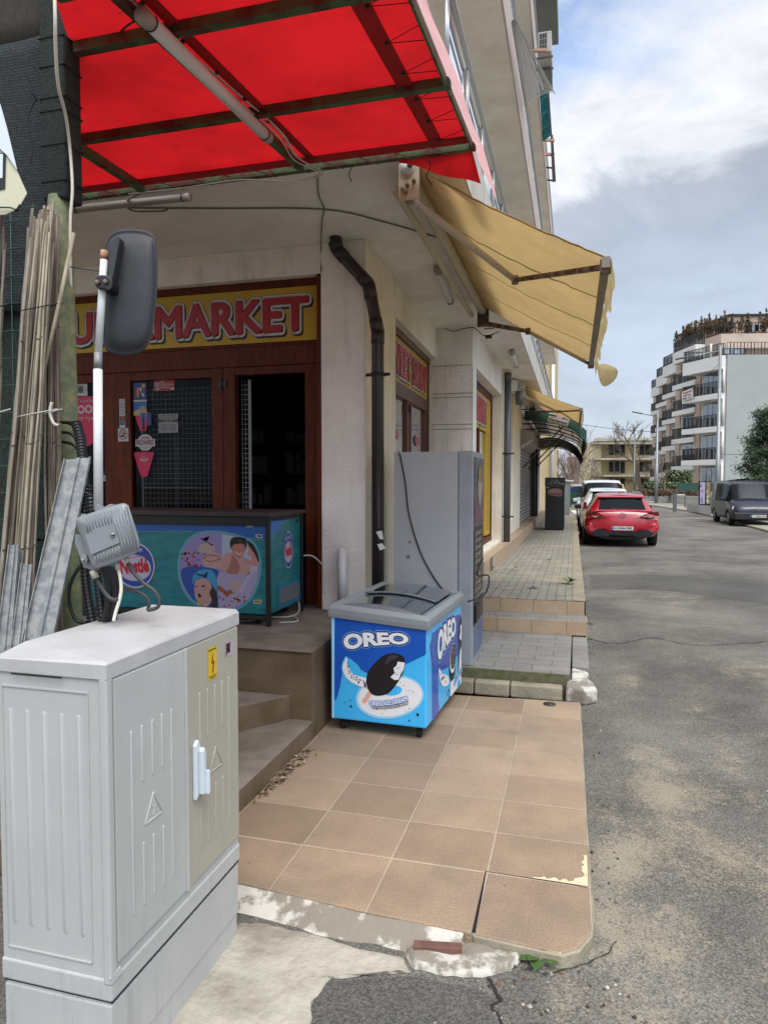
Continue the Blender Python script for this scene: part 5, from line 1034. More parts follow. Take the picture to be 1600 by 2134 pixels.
# arched end cheeks + curved glass panes running along the depth
arc=lambda x: .03*(1-((x)/(fw/2-.05))**2)
gl2=glassm('freezer_glass',(.45,.52,.52),.34,.09)
for k,(ya,yb,dz) in enumerate(((y0+.07,.02,.004),(-.02,y1-.07,.012))):
    mb=MB(); xs_=[x0+.06+i*(fw-.12)/16 for i in range(17)]
    mb.add([(x,y,tz(x)+hl-.012+arc(x)+dz) for y in (ya,yb) for x in xs_],[(i,i+1,18+i,17+i) for i in range(16)],gl2,True); mb.build('glass_lid',fz1,local=True)
    mb=MB(); q=[(x,ya if k else yb,tz(x)+hl-.008+arc(x)+dz) for x in xs_]; mb.tube(q,.008,blk if k==0 else grl2,6); mb.build('lid_edge',fz1,local=True)
for yy in (y0+.055,y1-.055):
    mb=MB()
    xs_=[x0+.05+i*(fw-.10)/16 for i in range(17)]
    t_=[(x,yy-.012,tz(x)+hl-.004+max(0,arc(x))) for x in xs_]+[(x,yy+.014,tz(x)+hl-.004+max(0,arc(x))) for x in xs_]
    b_=[(x,yy-.02,tz(x)+hl-.02) for x in xs_]+[(x,yy+.02,tz(x)+hl-.02) for x in xs_]
    mb.add(t_+b_,[(i,i+1,18+i,17+i) for i in range(16)]+[(i,34+i,35+i,i+1) for i in range(16)]+[(17+i,18+i,52+i,51+i) for i in range(16)],grl2,True); mb.build('end_cheek',fz1,local=True)
mb=MB(); mb.box(x0+.05,x1-.05,y0+.05,y1-.05,.60,.61,mat('freezer_inside','8b9290',.6)); mb.box(x0+.08,x1-.08,-.01,.01,.3,.66,MATS['freezer_inside']); mb.build('liner',fz1,local=True)
f=Frame((-.16,.10,tz(0)+hl+.03),(1,0,-.07),(0,1,0)); mb=MB()
for i,(c,w_) in enumerate((('5a5f78',.05),('8a5a3a',.03),('39466e',.05),('9a8a60',.04),('2d3f7a',.06),('b08a5a',.05))): mb.fr_(f,i*.055,i*.055+w_,rnd(0,.01),rnd(.03,.05),0,mat('lid_sticker_'+c,c,.5))
mb.build('lid_sticker',fz1,local=True)
for sx in (-1,1):
    for sy in (-1,1):
        cx_,cy_=sx*(fw/2-.06),sy*(fd/2-.08); mb=MB(); mb.box(cx_-.03,cx_+.03,cy_-.03,cy_+.03,.072,.08,blk); mb.box(cx_-.022,cx_-.014,cy_-.025,cy_+.025,.03,.075,blk); mb.box(cx_+.014,cx_+.022,cy_-.025,cy_+.025,.03,.075,blk); mb.tube([(cx_-.012,cy_-.012,.032),(cx_+.012,cy_-.012,.032)],.031,rub,18); mb.tube([(cx_-.024,cy_-.012,.032),(cx_+.024,cy_-.012,.032)],.012,greyp,12); mb.build('castor',fz1,local=True)
# artwork traced on the two printed faces (zoom coords: origin 650,1180 scale 4)
WM=ROOTM[fz1.name]; M3=WM.to_3x3()
ff=Frame(WM@Vector((x0,y0-.0015,0)),M3@Vector((1,0,0)),(0,0,1)); fside=Frame(WM@Vector((x1+.0015,y0,0)),M3@Vector((0,1,0)),(0,0,1))
def z4(pts,fr=ff): return tr(fr,pts,650,1180,4)
def clampf(pts,fr,w_): return [(min(max(x,.003),w_-.003),min(max(y,.084),(tz(x0+x) if fr is ff else tz(x1))-.002)) for x,y in pts]
def chip(mb,fr,cx,cy,s,h,m=ck):
    a0=rnd(0,6); mb.fp(fr,[(cx+s*rnd(.6,1.1)*math.cos(a0+i*1.05),cy+s*rnd(.6,1.1)*math.sin(a0+i*1.05)) for i in range(6)],h,m)
mb=MB(); A=lambda pts,h,m,fr=ff,w_=fw: mb.fp(fr,clampf(pts,fr,w_),h,m)
A(scr(z4([(190,200),(960,430),(965,700),(880,770),(700,850),(520,900),(420,870),(380,820),(300,760),(280,780),(250,900),(230,1020),(188,1110),(182,700)]),4),.0003,bl1)
A(z4([(960,520),(1004,535),(1004,1345),(955,1342)]),.0004,bl1); A(z4([(160,405),(188,420),(186,1270),(160,1262)]),.0004,glw)
# comet tail
tail=scr(z4([(292,765),(300,830),(345,900),(440,930),(520,950),(520,1040),(400,1000),(300,940),(258,850)]),5)
cxm=sum(p[0] for p in tail)/len(tail); cym=sum(p[1] for p in tail)/len(tail)
A([(cxm+(a-cxm)*1.08,cym+(b-cym)*1.1) for a,b in tail],.0006,glw); A(tail,.0009,wh)
for i in range(46):
    t=random.random(); q0=Vector((288,800)).lerp(Vector((470,980)),t); off=Vector((-.7,.7))*rnd(-36,38)*(.25+t); bow=Vector((-30,42))*math.sin(math.pi*t)*1.0
    c=z4([(q0.x+off.x+bow.x,q0.y+off.y*.6+bow.y)])[0]; chip(mb,ff,c[0],c[1],rnd(.004,.0085)*(.5+t*.7),.0012)
# swirl: thick ring
def ell(cx_,cy_,rx,ry,rot,n=40): return [(cx_+rx*math.cos(q)*math.cos(rot)-ry*math.sin(q)*math.sin(rot),cy_+rx*math.cos(q)*math.sin(rot)+ry*math.sin(q)*math.cos(rot)) for q in [2*math.pi*i/n for i in range(n)]]
A(z4(ell(648,1090,285,182,-.12)),.0006,glw); A(z4(ell(650,1088,268,165,-.12)),.0009,wh); A(z4(ell(670,1038,82,42,-.1)),.0012,bl2)
for i in range(34):
    q=rnd(0,6.28); rx=rnd(150,245); c=z4([(650+rx*math.cos(q),1090+rx*.6*math.sin(q))])[0]; chip(mb,ff,c[0],c[1],rnd(.001,.0045),.0014)
for cx_,cy_,s in ((880,1238,.012),(812,1288,.007),(325,1170,.010),(275,1135,.005),(320,1120,.006)): c=z4([(cx_,cy_)])[0]; chip(mb,ff,c[0],c[1],s,.0014)
# bar on stick
A(z4([(472,1035),(508,1050),(455,1140),(425,1145),(418,1125)]),.0015,stk); A(scr(z4([(690,725),(765,760),(775,830),(740,930),(650,1050),(560,1082),(490,1060),(455,980),(465,890),(540,790),(610,740)]),4),.0018,ck)
A(z4([(715,795),(775,805),(765,860),(740,900),(725,945),(690,950),(655,925),(690,890),(680,850),(705,830)]),.0021,wh); A(z4([(640,745),(700,735),(720,760),(650,790),(600,830)]),.0021,mat('print_cookie_shine','3a323c',.4))
for i in range(40):
    c=z4([(rnd(500,740),rnd(800,1040))])[0]; chip(mb,ff,c[0],c[1],rnd(.002,.004),.0021,random.choice([mat('print_cookie_light','2c2630',.4),mat('print_cookie_dark','08070a',.4)]))
for i in range(9):
    c=z4([(rnd(690,755),rnd(820,930))])[0]; chip(mb,ff,c[0],c[1],rnd(.002,.004),.0024)
mb.build('front_artwork',fz1)
def logo(fr,pl,pr,hh,nm):
    """OREO wordmark between two photo points (baseline left, right)"""
    mb=MB(); a=Vector(PF(fr,*pl)); b=Vector(PF(fr,*pr)); d=b-a; Lw=d.length; ug=fr.u*(d.x/Lw)+fr.v*(d.y/Lw); vg=fr.n.cross(ug); g=Frame(fr.p(a.x,a.y),ug,vg)
    wp_=lambda x,y,aa,bb:(x,y+.12*hh*math.sin(math.pi*aa)*1.2+ (y-hh*.5)*(.22*(1-2*aa)))
    for wd_,h,m in ((.15,.0020,glw),(.125,.0026,bl3),(.095,.0032,nav)): mb.halo(g,'OREO',0,Lw,0,hh,hh*wd_,h,m,.045,warp=wp_)
    mb.text(g,'OREO',0,Lw,0,hh,.0042,wh,.05,ref=.045,warp=wp_)
    return mb.build(nm,fz1)
logo(ff,(718,1353),(853,1346),.085,'front_wordmark')
mb=MB(); a=Vector(PF(ff,771,1472));b=Vector(PF(ff,850,1462)); d=b-a; g=Frame(ff.p(a.x,a.y),ff.u*(d.x/d.length)+ff.v*(d.y/d.length),ff.v)
bw=lambda x,y,aa,bb:(x,y-.012*math.sin(math.pi*aa))
mb.halo(g,'OREO ICE CREAM',0,d.length,.004,.034,.004,.0024,bl3,.03,warp=bw); mb.text(g,'OREO ICE CREAM',0,d.length,.004,.034,.0033,wh,.03,warp=bw)
mb.halo(g,'WITH OREO COOKIE PIECES',.01,d.length-.004,-.016,-.002,.003,.0024,ck,.02,warp=bw); mb.text(g,'WITH OREO COOKIE PIECES',.01,d.length-.004,-.016,-.002,.0033,wh,.02,warp=bw); mb.build('slogan',fz1)
# side face art
mb=MB(); B=lambda pts,h,m: A(pts,h,m,fside,fd)
zs_=lambda pts: tr(fside,pts,650,1180,4)
B(scr(zs_([(1010,560),(1290,370),(1270,440),(1230,700),(1200,760),(1120,850),(1060,880),(1050,1000),(1045,1100),(1060,1180),(1030,1290),(1008,1330),(1008,900)]),3),.0004,mat('print_violet_blue','23439c',.35,coat=.3))
B(zs_([(1000,560),(1050,530),(1052,1100),(1055,1200),(1020,1330),(1004,1340)]),.0006,bl1)
B(scr(zs_([(1060,850),(1085,900),(1130,910),(1140,980),(1090,1000),(1060,920)])),.0009,wh)
B(scr(zs_([(1240,690),(1270,760),(1265,900),(1230,1040),(1180,1115),(1155,1090),(1152,1000),(1165,950),(1200,930),(1215,800)])),.0009,wh)
B(scr(zs_([(1210,980),(1230,940),(1235,990),(1215,1030)])),.0011,bl2)
for i in range(16): c=zs_([(rnd(1062,1130),rnd(890,990))])[0]; chip(mb,fside,c[0],c[1],rnd(.006,.014),.0013)
for i in range(12): c=zs_([(rnd(1160,1260),rnd(760,1080))])[0]; chip(mb,fside,c[0],c[1],rnd(.003,.008),.0013)
for q in ((1143,1035),(1130,1070),(1145,1090),(1262,950)): c=zs_([q])[0]; chip(mb,fside,c[0],c[1],.014,.0013)
c=PF(fside,650+1170/4,1180+810/4); mb.fe(fside,c[0],c[1],.105,.125,.0016,ck,rot=-10); mb.fe(fside,c[0]+.012,c[1]+.035,.10,.105,.0019,wh,rot=-10); mb.fe(fside,c[0]+.02,c[1]+.045,.095,.09,.0022,ck,rot=-10); mb.ring(fside,c[0]+.02,c[1]+.045,.075,.07,.012,.0025,mat('cookie_pattern','77707a',.5)); mb.ring(fside,c[0]+.02,c[1]+.045,.04,.038,.01,.0025,MATS['cookie_pattern'])
B(scr(zs_([(1243,430),(1262,460),(1262,560),(1250,640),(1232,700),(1222,860),(1212,890),(1220,700),(1216,600),(1225,480)])),.0019,ck); B(zs_([(1232,495),(1250,480),(1252,560),(1240,620),(1226,600),(1235,550)]),.0022,wh)
B(zs_([(1272,872),(1284,862),(1284,895),(1272,905)]),.0022,wh); B(zs_([(1275,370),(1292,360),(1292,385),(1275,392)]),.0022,glw)
mb.build('side_artwork',fz1)
logo(fside,(650+1045/4,1180+800/4),(650+1195/4,1180+590/4),.17,'side_wordmark')
mb=MB(); a=Vector(PF(fside,650+1180/4,1180+1010/4));b=Vector(PF(fside,650+1250/4,1180+880/4)); d=b-a; g=Frame(fside.p(a.x,a.y),fside.u*(d.x/d.length)+fside.v*(d.y/d.length),fside.v)
mb.text(g,'OREO ICE CREAM',0,d.length,.0,.05,.0024,bl3,.05,ref=.02); mb.text(g,'OREO ICE CREAM',0,d.length,.0,.05,.0027,glw,.02,ref=.02); mb.build('side_slogan',fz1)
mb=MB()
for q in ((480,532),(652,545)): c=z4([q])[0]; mb.ring(ff,c[0],c[1],.004,.004,.0015,.002,grl,14)
mb.build('screw',fz1)
# ------------------------------------------------------------------ caged chest freezer on the platform
NX0,NX1,NY0,NY1=-3.72,-2.115,4.58,5.24; NZ=.549
fz2=thing('caged_freezer','teal ice cream freezer in a black cage with brown board top on the platform','freezer',((NX0+NX1)/2,(NY0+NY1)/2,NZ))
teal2=mat('print_teal','0f7678',.4,0,7,.3,0,col2='0a5c68',stretch=(1,1,3),coat=.2); tblue=mat('print_band_blue','0e4c94',.4,coat=.2)
mb=MB(); mb.box(NX0+.02,NX1-.02,NY0+.02,NY1-.02,NZ+.08,NZ+.775,teal2); mb.build('body',fz2,bevel=.01)
mb=MB(); bkm=mat('cage_black','101312',.5,0,12,.2)
for x in (NX0,NX1-.03):
    for y in (NY0,NY1-.03): mb.box(x,x+.03,y,y+.03,NZ+.002,NZ+.80,bkm)
mb.box(NX0+.03,NX1-.03,NY0,NY0+.03,NZ+.735,NZ+.80,bkm); mb.box(NX0+.03,NX1-.03,NY0,NY0+.03,NZ+.045,NZ+.075,bkm); mb.box(NX1-.03,NX1,NY0+.03,NY1-.03,NZ+.77,NZ+.80,bkm); mb.box(NX0,NX0+.03,NY0+.03,NY1-.03,NZ+.75,NZ+.80,bkm); mb.build('cage',fz2,bevel=.003)
mb=MB(); mb.box(NX0-.02,NX1+.02,NY0-.015,NY1+.02,NZ+.801,NZ+.832,mat('brown_board','3b2c22',.55,0,6,.3,.2,40,col2='2a2220')); mb.build('top_board',fz2,bevel=.003)
f7=Frame((NX0,NY0+.0185,0),(1,0,0),(0,0,1)); f8=Frame((NX1-.0185,NY0,0),(0,1,0),(0,0,1))
zz_=lambda pts,fr=f7: tr(fr,pts,360,1060,1600/280)
W7=NX1-NX0
def cl7(pts): return [(min(max(x,.022),W7-.022),min(max(y,NZ+.085),NZ+.77)) for x,y in pts]
mb=MB(); A7=lambda pts,h,m: mb.fp(f7,cl7(pts),h,m)
top=[(-900,120),(1140,120),(1140,372),(900,350),(640,318),(400,285),(100,268),(-300,272),(-900,290)]
A7(zz_(top),.0006,tblue); mb.line(f7,cl7(zz_(top[2:])),.003,.0012,mat('print_seam','6d8f9a',.5))
# framed picture group: large round-cornered heart of four photographs
glow=mat('print_glow','4c8e9a',.5)
heart=scr(zz_([(340,300),(560,290),(800,345),(960,430),(1030,640),(1000,880),(900,1080),(700,1200),(420,1190),(230,1080),(110,880),(85,620),(180,400)]),4)
hc=(sum(p[0] for p in heart)/len(heart),sum(p[1] for p in heart)/len(heart))
A7([(hc[0]+(a-hc[0])*1.06,hc[1]+(b-hc[1])*1.06) for a,b in heart],.0009,glow); A7(heart,.0014,mat('print_lilac','7f72a0',.5))
lil=MATS['print_lilac']; cream_=mat('print_cream','9c8a86',.5); skin=mat('print_skin','8d5a50',.5); skinL=mat('print_skin_light','a47f78',.5); hair=mat('print_hair','120d0e',.5); berry=mat('print_berry','7c1626',.5); choc=mat('print_choc','2a1716',.5); bluep=mat('print_photo_blue','1d3f8a',.5); hatb=mat('print_hat','2f84a8',.5); palel=mat('print_pale_lilac','8f88a4',.5)
A7(zz_([(590,300),(700,325),(870,370),(985,470),(1028,620),(1010,735),(900,785),(700,780),(580,730)]),.0017,mat('print_pale_sky','8fa0ae',.5))
A7(scr(zz_([(110,720),(300,690),(540,735),(520,860),(540,1190),(420,1185),(240,1080),(120,880)]),3),.0017,bluep)
A7(zz_([(545,740),(700,785),(1015,740),(1000,880),(900,1080),(700,1195),(560,1195),(520,900)]),.0017,palel)
# berries, scoops
for i in range(26): c=zz_([(rnd(110,400),rnd(520,690))])[0]; mb.fe(f7,c[0],c[1],rnd(.006,.013),rnd(.006,.013),.002,random.choice([berry,berry,mat('print_berry2','9a2a34',.5),mat('print_leaf','3d5a2a',.5)]),n=9)
A7(scr(zz_([(300,470),(340,420),(420,410),(490,430),(500,510),(400,530),(310,520)])),.0021,cream_); A7(zz_([(330,345),(420,380),(440,325),(400,400),(490,430),(470,445),(340,365)]),.0024,choc)
A7(scr(zz_([(350,600),(430,530),(540,530),(590,620),(560,710),(400,690)])),.0023,mat('print_icecream','a8837a',.5)); mb.line(f7,cl7(zz_([(360,600),(430,550),(520,560),(570,600),(460,630),(400,620)])),.005,.0027,choc)
# couple: simple figures
A7(scr(zz_([(560,690),(600,560),(700,520),(800,560),(900,620),(905,770),(700,775)])),.002,skinL); A7(scr(zz_([(700,560),(760,600),(800,700),(760,775),(640,760),(690,650)])),.0023,skin)
A7(scr(zz_([(705,430),(760,400),(850,430),(865,500),(800,590),(740,560),(705,500)])),.0026,mat('print_face','9a665a',.5)); A7(scr(zz_([(690,480),(685,380),(740,338),(860,350),(885,420),(860,490),(850,430),(760,420),(712,440)])),.0029,hair); A7(scr(zz_([(740,505),(790,535),(840,515),(800,550),(760,540)])),.003,wp)
A7(scr(zz_([(885,430),(940,440),(1000,540),(1015,640),(950,620),(930,570),(890,545),(905,500)])),.0024,mat('print_face2','a8706c',.5)); A7(scr(zz_([(890,380),(960,430),(1020,560),(1022,640),(975,540),(900,430)])),.0026,hair); A7(zz_([(820,580),(1000,640),(1020,690),(900,670)]),.0027,mat('print_face2','a8706c'))
# child with turquoise hat
A7(scr(zz_([(260,900),(300,840),(420,840),(470,960),(460,1100),(400,1170),(330,1130),(270,1060)])),.0021,skinL); A7(scr(zz_([(235,900),(250,790),(350,725),(470,740),(530,860),(525,980),(470,900),(400,840),(300,830),(250,880)])),.0024,hatb); A7(scr(zz_([(440,1000),(480,940),(520,1010),(530,1180),(450,1170),(470,1100)])),.0023,choc)
A7(zz_([(300,1015),(330,1010),(345,1050),(310,1060)]),.0026,hair); A7(zz_([(290,1065),(340,1060),(335,1160),(300,1150)]),.0028,mat('print_lolly','a08f3c',.5)); A7(zz_([(265,920),(290,915),(290,935),(265,935)]),.0026,hair); A7(zz_([(345,915),(385,912),(380,935),(350,935)]),.0026,hair); A7(zz_([(270,770),(400,790),(410,810),(380,780),(430,740),(400,830),(290,790)]),.0027,nav)
# waffles, flower
for q in ([(530,930),(560,915),(650,990),(620,1010),(540,975)],[(600,1010),(690,960),(725,1000),(640,1050)]): A7(zz_(q),.0024,mat('print_waffle','8a4a2a',.5))
for i in range(16): c=zz_([(rnd(540,860),rnd(1040,1170))])[0]; mb.fe(f7,c[0],c[1],.009,.009,.0022,random.choice([berry,choc,cream_,mat('print_berry2','9a2a34')]),n=9)
for k in range(5): c=zz_([(752+40*math.cos(k*1.257),1065+42*math.sin(k*1.257))])[0]; mb.fe(f7,c[0],c[1],.012,.005,.0027,wp,rot=-k*72,n=10)
A7(scr(zz_([(670,880),(720,850),(830,870),(800,980),(900,1000),(760,990),(680,960)])),.002,cream_); A7(zz_([(780,980),(920,760),(1000,700),(1020,740),(940,770),(830,1000)]),.0022,mat('print_milk','9a94ae',.5))
for i in range(60):
    q=rnd(0,6.28); c=(hc[0]+.285*math.cos(q)*rnd(.95,1.12)*.87,hc[1]+.30*math.sin(q)*rnd(.95,1.12)*.86)
    if NZ+.1<c[1]<NZ+.72 and .03<c[0]<W7-.03: mb.fe(f7,c[0],c[1],rnd(.001,.003),rnd(.001,.003),.0032,wp,n=6)
A7(zz_([(875,187),(957,187),(957,222),(875,222)]),.002,wp); A7(zz_([(990,305),(1068,308),(1068,350),(990,345)]),.002,wp); A7(zz_([(1005,315),(1055,318),(1055,338),(1005,335)]),.0026,blackp)
mb.text(f7,'FRIGLASS',*( (lambda a,b:(a[0],b[0],b[1],a[1]))(zz_([(958,224)])[0],zz_([(1062,246)])[0])),.002,mat('print_grey','4f6d93',.5)); 
A7(zz_([(958,1085),(1060,1085),(1055,1135),(960,1132)]),.002,wp); A7(zz_([(970,1093),(1050,1093),(1046,1124),(970,1122)]),.0026,mat('print_gold','80691f',.5))
mb.build('front_artwork',fz2)
def nest(fr,c,rx,ry,nm,rot=0):
    mb=MB(); nb=mat('nestle_blue','143f8c',.4); nr=mat('nestle_red','a8172c',.4); pw=mat('nestle_white','a9a2b4',.4)
    mb.fe(fr,c[0],c[1],rx*1.08,ry*1.08,.0036,pw,rot=rot); mb.fe(fr,c[0],c[1],rx,ry,.0039,nb,rot=rot); mb.fe(fr,c[0]-.02*rx,c[1]-.12*ry,rx*.9,ry*.62,.0042,pw,rot=rot)
    fz_=Frame(fr.p(c[0],c[1]),fr.u*math.cos(.1)+fr.v*math.sin(.1),fr.v)
    mb.text(fz_,'Nestlé',-.78*rx,.76*rx,-.38*ry,.30*ry,.0045,nr,.05); mb.text(fz_,'ICE CREAM',-.5*rx,.5*rx,.60*ry,.78*ry,.0045,pw,.03); mb.line(fz_,[(-.4*rx,.36*ry),(.72*rx,.42*ry)],.03*ry,.0045,nr)
    return mb.build(nm,fz2)
c=PF(f7,281,1178); nest(f7,c,.165,.165,'front_emblem')
mb=MB(); W8=NY1-NY0; cl8=lambda pts:[(min(max(x,.032),W8-.032),min(max(y,NZ+.085),NZ+.765)) for x,y in pts]; z8=lambda pts: tr(f8,pts,360,1060,1600/280)
mb.fp(f8,cl8(z8([(1165,110),(1530,-20),(1530,80),(1400,110),(1290,180),(1220,300),(1165,380)])),.0008,mat('print_side_blue','2468b0',.4,coat=.2))
mb.line(f8,cl8(z8([(1510,78),(1400,110),(1290,180),(1225,290),(1168,378)])),.004,.0012,mat('print_seam','6d8f9a')); mb.fp(f8,cl8(z8([(1463,130),(1490,128),(1490,158),(1463,160)])),.0016,blackp)
mb.build('side_artwork',fz2)
c=PF(f8,360+1372/5.714,1060+490/5.714); nest(f8,c,.085,.135,'side_emblem')
mb=MB(); a=z8([(1250,880),(1500,830),(1500,1180),(1250,1260)]); a=cl8(a); xs_=[p[0] for p in a]; zs2=[p[1] for p in a]; xa,xb,za,zb=min(xs_),max(xs_),min(zs2)+.02,max(zs2)-.03
frbox(mb,f8,xa,xb,za,zb,.001,.006,mat('vent_teal','1f6f90',.5)); frbox(mb,f8,xa+.02,xb-.02,za+.02,zb-.02,.006,.007,blackp)
for k in range(26): q=za+.024+k*(zb-za-.048)/25; mb.fr_(f8,xa+.02,xb-.02,q,q+.004,.0085,mat('vent_grey','6b7074',.5))
for k in range(20): q=xa+.022+k*(xb-xa-.044)/19; mb.fr_(f8,q,q+.003,za+.02,zb-.02,.009,mat('vent_grey','6b7074',.5))
mb.build('vent_grille',fz2)
for x,y in ((NX1-.13,NY0+.08),(NX0+.13,NY0+.08),(NX1-.13,NY1-.1),(NX0+.13,NY1-.1)):
    mb=MB(); mb.tube([(x-.012,y,NZ+.032),(x+.012,y,NZ+.032)],.03,rub,14); mb.box(x-.02,x+.02,y-.02,y+.02,NZ+.04,NZ+.085,blk); mb.build('castor',fz2)
wire('power_cord',[(-2.28,4.75,NZ+.01),(-2.42,4.7,NZ+.006),(-2.45,4.82,NZ+.006),(-2.25,4.9,NZ+.006),(-2.12,4.95,NZ+.006),(-2.1,5.1,NZ+.02),(-2.15,5.2,NZ+.1)],.006,cabw,'white power cord coiled under the caged freezer')
wire('power_cord',[(-2.13,5.0,NZ+.006),(-2.02,4.88,NZ+.006),(-2.0,4.78,NZ+.006),(-2.1,4.72,NZ+.006)],.006,cabw,'loop of white power cord on the platform beside the caged freezer')
wire('power_cord',[P(632,1158,Y=5.2),P(648,1158,Y=5.22),P(660,1165,Y=5.25),P(672,1178,Y=5.34)],.006,cabw,'short white power cord from the caged freezer to the pillar')
# ------------------------------------------------------------------ vending machine
VX0,VX1,VY0,VY1,VZ=-1.41,-.765,5.45,6.10,.131; VT=1.845
vm=thing('vending_machine','tall grey drinks vending machine seen from its scuffed plain side, on the landing','vending machine',((VX0+VX1)/2,(VY0+VY1)/2,VZ))
vmm=mat('vending_grey','a9aaaa',.45,0,1.2,.06,.05,40,col2='9fa1a2',streak=.1); vmd=mat('vending_dark','14161a',.35)
mb=MB(); mb.box(VX0,-.885,VY0,VY1,VZ+.05,VT,vmm); mb.box(VX0+.03,-.9,VY0+.03,VY1,VZ,VZ+.05,blk); mb.build('body',vm,bevel=.004)
mb=MB(); mb.box(-.882,VX1,VY0-.004,VY1,VZ+.0,VT+.004,mat('vending_door','90959b',.4,0,6,.12,.05,30)); mb.build('door',vm,bevel=.01,bseg=3)
f9=Frame((VX1+.001,VY0,0),(0,1,0),(0,0,1)); mb=MB()
frbox(mb,f9,.05,.62,1.25,1.80,0,.006,mat('vending_picture','51606a',.25,0,3,.5,col2='2a3038')); mb.fe(f9,.36,1.55,.14,.16,.008,mat('vending_cream','8f7d68',.4)); mb.fe(f9,.36,1.56,.10,.12,.009,mat('vending_pic2','a59a8c',.4)); mb.fe(f9,.36,1.67,.13,.07,.0095,mat('vending_orange','8a6a30',.4)); mb.build('picture_panel',vm)
mb=MB(); frbox(mb,f9,.05,.62,.66,1.24,0,.004,vmd)
for r_ in range(9):
    z=.70+r_*.058; frbox(mb,f9,.08,.24,z,z+.04,.004,.010,mat('selector_label','6e6352',.5)); frbox(mb,f9,.30,.46,z,z+.04,.004,.010,MATS['selector_label']); frbox(mb,f9,.25,.28,z+.008,z+.03,.004,.014,alu)
mb.build('selector_panel',vm); mb=MB(); frbox(mb,f9,.05,.6,.44,.64,0,.006,vmd); frbox(mb,f9,.09,.3,.46,.6,.006,.02,blk); mb.build('dispensing_hatch',vm)
mb=MB(); frbox(mb,f9,.08,.6,.18,.42,0,.003,mat('vending_lower','5f6f84',.35,0,3,.5,col2='2f4f86')); mb.build('lower_panel',vm)
mb=MB(); fv=Frame((VX0,VY0-.0006,0),(1,0,0),(0,0,1))
for (x,y,s) in ((850,1160,.02),(853,1130,.012),(972,1090,.012),(972,1100,.01),(975,1055,.012)):
    c=PF(fv,x,y); mb.fp(fv,[(c[0]+s*rnd(.5,1.3)*math.cos(i*.8),c[1]+s*rnd(.6,1.5)*math.sin(i*.8)) for i in range(8)],.0006,mat('scuff','6b665c',.8))
mb.build('scuff_mark',vm)
g=lambda x,y:P(x,y,Y=5.44)
q=[g(833,948),g(836,960),g(845,1010),g(850,1060),g(862,1110),g(880,1160),g(905,1205),g(922,1228)]
q=[Vector((q[0].x-.02,5.47,1.85))]+q; wire('power_cord',q,.006,cabb,'black power cord hanging down the side of the vending machine',n=6)
wire('power_cord',[Vector((-.74,5.9,.95)),Vector((-.735,5.5,.86)),P(1018,1200,Y=5.6),P(1014,1232,Y=5.45),P(1000,1245,Y=5.3),P(975,1254,Y=5.1)],.007,cabb,'black cord from the vending machine door to the blue freezer',n=6)
# ------------------------------------------------------------------ post, net, reeds, mirror
mossp=mat('mossy_green_paint','747653',.7,0,26,.4,.3,50,col2='55634a',lo=.42,hi=.6)
pp_=P(130,1000,D=2.75); px_,py_=pp_.x,pp_.y
post=thing('green_post','weathered green steel post wrapped with dark netting above head height','post',(px_,py_,0))
mb=MB(); t0_=P(125,412,D=2.75); b0_=P(150,1330,D=2.75); mb.tube([(b0_.x,b0_.y,-.02),(t0_.x,t0_.y,t0_.z)],.046,mossp,20); mb.build('pole',post)
netm=mat('shade_net','101a1c',.9,0,40,.5,.6,150,col2='0a1012',lo=.4,hi=.6)
t=netm.node_tree; b=t.nodes['Principled BSDF']
# woven net: rows of slightly lighter tape
tcn=t.nodes.new('ShaderNodeTexCoord'); wv=t.nodes.new('ShaderNodeTexWave'); wv.bands_direction='Z'; wv.inputs['Scale'].default_value=26; wv.inputs['Distortion'].default_value=3; wv.inputs['Detail'].default_value=3; wv.inputs['Detail Scale'].default_value=6; t.links.new(tcn.outputs['Object'],wv.inputs['Vector'])
n5=t.nodes.new('ShaderNodeTexNoise'); n5.inputs['Scale'].default_value=70; t.links.new(tcn.outputs['Object'],n5.inputs['Vector'])
mm=t.nodes.new('ShaderNodeMath'); mm.operation='MULTIPLY'; t.links.new(wv.outputs['Fac'],mm.inputs[0]); t.links.new(n5.outputs[0],mm.inputs[1])
rp=t.nodes.new('ShaderNodeValToRGB'); rp.color_ramp.elements[0].position=.25; rp.color_ramp.elements[1].position=.55; rp.color_ramp.elements[0].color=(.006,.010,.012,1); rp.color_ramp.elements[1].color=(.028,.04,.045,1); t.links.new(mm.outputs[0],rp.inputs[0]); t.links.new(rp.outputs[0],b.inputs['Base Color'])
netg=mat('green_mesh_cloth','27352a',.9,0,60,.5,.5,160,col2='141c18',lo=.4,hi=.6)
mb=MB(); mb.box(t0_.x-.05,t0_.x+.062,t0_.y-.04,t0_.y+.06,t0_.z-.02,3.95,mat('net_wrap','16221d',.85,0,60,.6,.6,150,col2='0b1210',lo=.4,hi=.6)); 
mb.build('net_wrapping',post,bevel=.01)
mb=MB()
for z in (2.78,2.92,3.05,3.1,3.22,3.33): mb.box(t0_.x-.053,t0_.x+.065,t0_.y-.043,t0_.y+.063,z,z+.004,dark)
mb.tube(cr([(t0_.x-.06,t0_.y-.05,3.10),(t0_.x-.09,t0_.y-.06,3.02),(t0_.x-.075,t0_.y-.06,2.9),(t0_.x-.085,t0_.y-.06,2.85)]),.003,dark,4); mb.tube([(t0_.x-.055,t0_.y-.05,3.09),(t0_.x-.10,t0_.y-.06,3.17)],.003,dark,4)
mb.build('tie',post)
net=thing('shade_net','dark shade netting stretched beside the green post','netting',(px_-.4,py_+.03,2.2))
